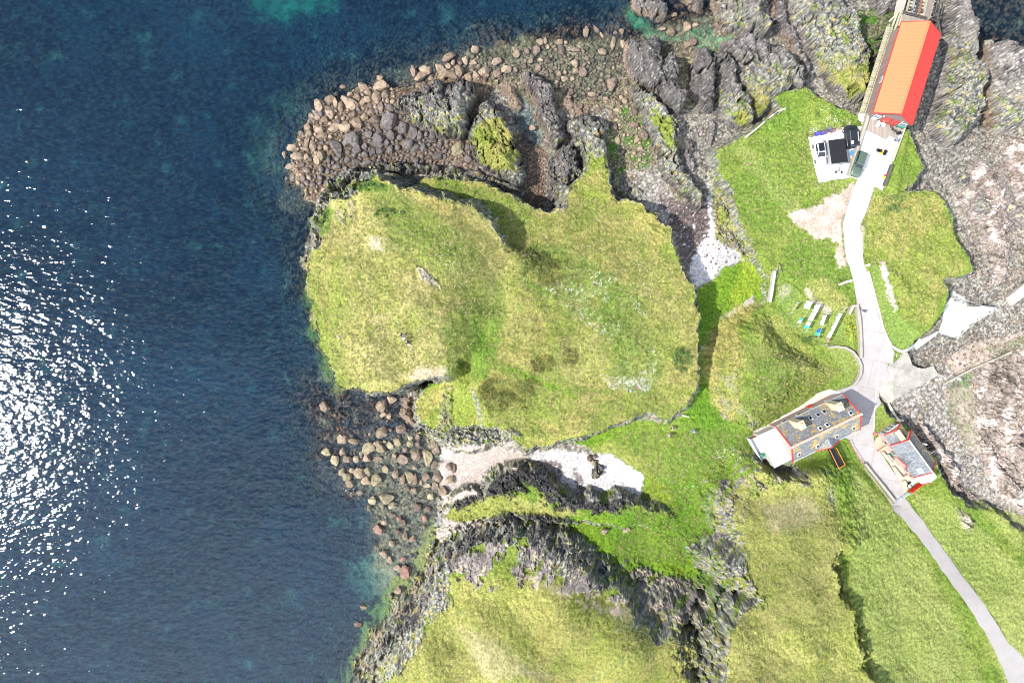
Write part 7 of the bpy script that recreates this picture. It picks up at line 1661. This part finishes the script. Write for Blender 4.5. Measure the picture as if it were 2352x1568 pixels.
person("person in dark clothes sitting on the hilltop grass beside a white bag", G3(936, 785), -30, 'cl_black', 'cl_black', 'hair_grey', 'sit', 1.68)
o = bpy.data.objects.new('picnic_bag', bmesh_for(6, 'whitecloth')); o.location = G3(940, 791, .12); o.scale = (.32, .24, .2); C.objects.link(o); tag(o, "white bag lying on the hilltop grass below the sitting person", 'bag')
person("person in beige with a navy rucksack walking the headland path, left of the pair", G3(1444, 896), 10, 'cl_khaki', 'cl_navy', 'hair_grey', 'walk', 1.7, pack='cl_navy')
person("person in lilac walking the headland path, right of the pair", G3(1467, 887), 200, 'cl_lilac', 'cl_red', 'hair_fair', 'walk', 1.65)
person("person in white with one arm stretched out at the corner of the headland", G3(1569, 953), 260, 'cl_white', 'cl_white', 'hair_fair', 'reach', 1.78)
person("person in pale top and dark trousers walking in the valley, uppermost of the three", G3(1542, 981), 190, 'cl_khaki', 'cl_black', 'hair', 'walk', 1.72, pack='cl_grey')
person("person in navy top with bare arms walking in the valley, lowest of the three", G3(1536, 997), 200, 'cl_navy', 'cl_khaki', 'hair', 'walk', 1.7)
person("person in blue grey walking in the valley, on the right of the three", G3(1590, 989), 160, 'cl_denim', 'cl_grey', 'hair_grey', 'walk', 1.7)
px_ = person("person in a dark top and pale denim walking down the road past the washing lawn", W3(1978, 714, 4.87), 235, 'cl_black', 'cl_denim', 'hair', 'hands', 1.7)
small('dog_lead_post', "small dark bollard at the road edge beside the walker", 'bollard', 1973.5, 709, 4.85, [('post', 'cl_grey', lambda m: m.cyl((0, 0, .2), .08, .4, 10)), ('cap', 'black', lambda m: m.cyl((0, 0, .42), .1, .05, 10))])
person("person in a dark red top standing at the red boathouse doors", W3(2024, 279, DECK + .04), 260, 'cl_red', 'cl_white', 'hair', 'hands', 1.74)
person("person in a light blue top crouched by the right side of the deck", W3(2052.5, 324, DECK), 200, 'cl_denim', 'cl_navy', 'hair_grey', 'stand', 1.66)
# ------------------------------------------------------------------ plants
def shrub(name, label, u, v, rx, ry, h, n, mats, leaf=.22, seed=0, cat='shrub', group=None):
    c = G3(u, v); rr = random.Random(seed); t = thing(name, label, cat, c, 0, group)
    gz = lambda x, y: ground(c.x + x, c.y + y) - c.z
    lumps = [(rr.uniform(-.95, .95) * rx, rr.uniform(-.95, .95) * ry, rr.uniform(.12, .42) * min(rx, ry), rr.uniform(.4, .9) * h) for _ in range(20)]
    mb = MB()
    for i in range(n):
        lx, ly, lr, lh = rr.choice(lumps); a = rr.uniform(0, 6.28); q = rr.random() ** .5
        x, y = lx + math.cos(a) * q * lr, ly + math.sin(a) * q * lr
        if (x / rx) ** 2 + (y / ry) ** 2 > 1.1: continue
        z = gz(x, y) + lh * (1 - q * q) * rr.uniform(.55, 1.0) + .05
        d = Vector((rr.gauss(0, 1), rr.gauss(0, 1), rr.gauss(.3, .6))).normalized(); s_ = Vector((rr.gauss(0, 1), rr.gauss(0, 1), rr.gauss(0, .5))).normalized()
        L = leaf * rr.uniform(.6, 1.3); p = Vector((x, y, z)); sd = d.cross(s_).normalized() * L * .38
        mb.add([p - d * L * .5, p + sd, p + d * L * .5, p - sd], [(0, 1, 2, 3)], rr.randrange(len(mats)))
    mb.build('foliage', mats, t)
    st_ = MB()
    for k in range(7):
        x, y = rr.uniform(-.5, .5) * rx, rr.uniform(-.5, .5) * ry; st_.beam((x, y, gz(x, y) - .1), (x + rr.uniform(-.2, .2), y + rr.uniform(-.2, .2), gz(x, y) + h * .6), .05, .05)
    st_.build('stem', 'wood_dark', t); return t
M['blade_green0'] = plain('pale_leaf', (.16, .17, .04), .9, .3, 1.0)
BR = ['leaf_brown', 'leaf_dark', 'leaf_brown']; GR = ['leaf', 'leaf_dark', 'leaf_dark']
shrub('bramble_thicket', "largest dark brown green thicket, in the south west of the middle headland", 1170, 904, 5.2, 3.2, .7, 4200, ['leaf_brown', 'leaf_dark', 'leaf_brown', 'blade_green0'], .26, 1)
shrub('bramble_thicket', "brown green thicket on the north of the middle headland below the shaded slope", 1222, 600, 3.2, 2.6, .7, 2600, ['leaf', 'leaf_dark', 'leaf_brown'], .24, 2)
shrub('bramble_thicket', "reddish brown thicket just south east of the northern thicket", 1262, 632, 2.4, 2.0, .6, 1500, BR, .22, 3)
shrub('bramble_thicket', "small brown thicket in the middle of the headland, left of two", 1245, 836, 2.0, 1.6, .6, 1200, BR, .22, 4)
shrub('bramble_thicket', "small brown thicket in the middle of the headland, right of two", 1310, 820, 1.4, 1.5, .6, 900, BR, .22, 5)
shrub('bramble_thicket', "dark green thicket near the eastern cliff edge of the headland", 1568, 826, 1.6, 2.2, .8, 1300, GR, .22, 6)
shrub('coastal_shrub', "dense green bush on the northern lip of the hilltop", 846, 426, 3.4, 1.3, .8, 1900, GR, .22, 7)
shrub('coastal_shrub', "narrow green bush strip below the lip of the hilltop", 896, 488, 2.6, .9, .5, 1000, GR, .2, 8)
shrub('coastal_shrub', "green bush clinging to the western cliff shoulder", 742, 505, 1.6, 1.9, .6, 1000, GR, .2, 9)
shrub('coastal_shrub', "round green bush right of the path below the deck", 2058, 468, 2.0, 1.6, .7, 1100, GR, .2, 10)
shrub('gorse_bush', "yellow flowered bush inside the wall beside the washing lawn", 1951, 752, .9, 2.6, .8, 1100, ['leaf', 'petal_y', 'leaf', 'leaf_dark'], .16, 11)
shrub('bramble_thicket', "dark clump of leaves on the lower edge of the washing lawn", 1863, 778, 1.8, 1.2, .6, 800, GR, .2, 12)
# wild flowers and grass tussocks nobody could count
def scatter(name, zones_, mats, seed, blade, h, flat=False, petals=1):
    rr = random.Random(seed); V_, F_, MI = [], [], []; b = 0
    for s, n, dens_f in zones_:
        poly = P(s); us = [q[0] for q in poly]; vs_ = [q[1] for q in poly]
        uu = np.array([rr.uniform(min(us), max(us)) for _ in range(n)]); vv = np.array([rr.uniform(min(vs_), max(vs_)) for _ in range(n)])
        ok = sdf(uu, vv, poly, 50) > 0; uu, vv = uu[ok], vv[ok]
        z = np.full(uu.shape, 8.0)
        for _ in range(10):
            s_ = K * (CAMH - z) / CAMH; xx = (uu - 1176) * s_; yy = -(vv - 784) * s_; z = .5 * z + .5 * samp(XS, YS, Z, xx, yy)
        cl = fbm(xx, yy, dens_f, 3, 300 + seed) if dens_f else np.ones_like(xx)
        kk = samp(XS, YS, np.ascontiguousarray(KIND[..., 0]), xx, yy); pv = samp(XS, YS, paved, xx, yy)
        for x, y, zz, c_, g_, p_ in zip(xx, yy, z, cl, kk, pv):
            if c_ < .02 or g_ < .6 or p_ > .3: continue
            if flat:
                mi = rr.randrange(len(mats))
                for k in range(petals):
                    px, py = x + rr.gauss(0, .16), y + rr.gauss(0, .16); a = rr.uniform(0, 6.28); r = blade * rr.uniform(.6, 1.2)
                    V_ += [(px + math.cos(a + i * 2.09) * r, py + math.sin(a + i * 2.09) * r, zz + h + .05 * rr.random() * 3 + .02 * math.cos(i)) for i in range(3)]; F_.append((b, b + 1, b + 2)); MI.append(mi); b += 3
            else:
                a0 = rr.uniform(0, 6.28); mi = rr.randrange(len(mats))
                for k in range(5):
                    a = a0 + rr.gauss(0, .9); L = h * rr.uniform(.6, 1.3); px, py = x + rr.gauss(0, .10), y + rr.gauss(0, .10); w_ = blade
                    ex, ey = math.cos(a) * L * .8, math.sin(a) * L * .8
                    V_ += [(px - math.sin(a) * w_, py + math.cos(a) * w_, zz - .03), (px + math.sin(a) * w_, py - math.cos(a) * w_, zz - .03), (px + ex, py + ey, zz + L * .55)]; F_.append((b, b + 1, b + 2)); MI.append(mi); b += 3
    me = bpy.data.meshes.new(name); V_a = np.array(V_, dtype=np.float32); F_a = np.array(F_, dtype=np.int32)
    me.vertices.add(len(V_a)); me.vertices.foreach_set('co', V_a.ravel()); me.loops.add(F_a.size); me.loops.foreach_set('vertex_index', F_a.ravel())
    me.polygons.add(len(F_a)); me.polygons.foreach_set('loop_start', np.arange(0, F_a.size, 3, dtype=np.int32)); me.update(calc_edges=True)
    for m_ in mats: me.materials.append(M[m_])
    me.polygons.foreach_set('material_index', np.array(MI, dtype=np.int32))
    o = bpy.data.objects.new(name, me); C.objects.link(o); tag(o, kind='stuff'); return o
M['blade_dry'] = plain('dry_grass_blade', (.26, .21, .10), .9, .2, 1.0); M['blade_green'] = plain('green_grass_blade', (.13, .155, .04), .9, .25, 1.0); M['blade_dark'] = plain('dark_grass_blade', (.075, .095, .022), .9, .25, 1.0)
scatter('wildflowers', [("1190,600 1300,600 1420,640 1500,740 1510,860 1480,905 1420,880 1390,780 1280,690", 2000, .12), ("1380,860 1500,870 1490,900 1400,895", 260, 0), ("880,520 1060,560 1100,640 1060,720 960,640 880,580", 190, .1),
   ("1880,240 1925,265 1960,290 1940,300 1890,270", 120, 0), ("1856,300 1875,292 1885,312 1860,322", 60, 0), ("1190,480 1300,560 1500,540 1560,640 1540,760 1420,640 1250,560", 160, 0), ("1460,1060 1700,1080 1690,1130 1500,1130", 50, 0), ("1640,1020 1700,1030 1700,1060 1640,1050", 40, 0), ("700,700 980,700 960,860 760,860", 60, 0)], ['petal'], 1, .055, .18, True, 3)
scatter('wildflowers', [("760,560 1040,560 1040,860 760,860", 40, 0), ("1650,860 1900,760 1920,860 1800,940", 60, 0), ("1200,560 1560,560 1560,900 1200,900", 30, 0)], ['petal_y'], 2, .06, .18, True, 3)
scatter('grass_tussocks', [("700,560 900,430 1130,540 1140,700 1050,840 780,890", 9000, 0), ("1000,420 1400,460 1600,640 1600,880 1560,950 1250,1010 1100,960 1130,700", 15000, 0), ("1650,340 1960,270 2200,500 2200,640 2100,800 1940,700 1700,560", 6000, 0), ("1640,760 1940,850 1760,980 1650,900", 4000, 0), ("1400,990 1740,990 1740,1100 1600,1300 1400,1280 1500,1100", 4000, 0)], ['blade_dry', 'blade_green', 'blade_dark'], 3, .035, .42)
scatter('grass_tussocks', [("1000,1400 1600,1460 2000,1568 2000,1580 880,1580", 9000, 0), ("1660,1150 1900,1130 1960,1450 1700,1450", 6000, 0), ("1960,1100 2352,1250 2352,1568 2050,1568", 2500, 0)], ['blade_dry', 'blade_green'], 4, .03, .30)
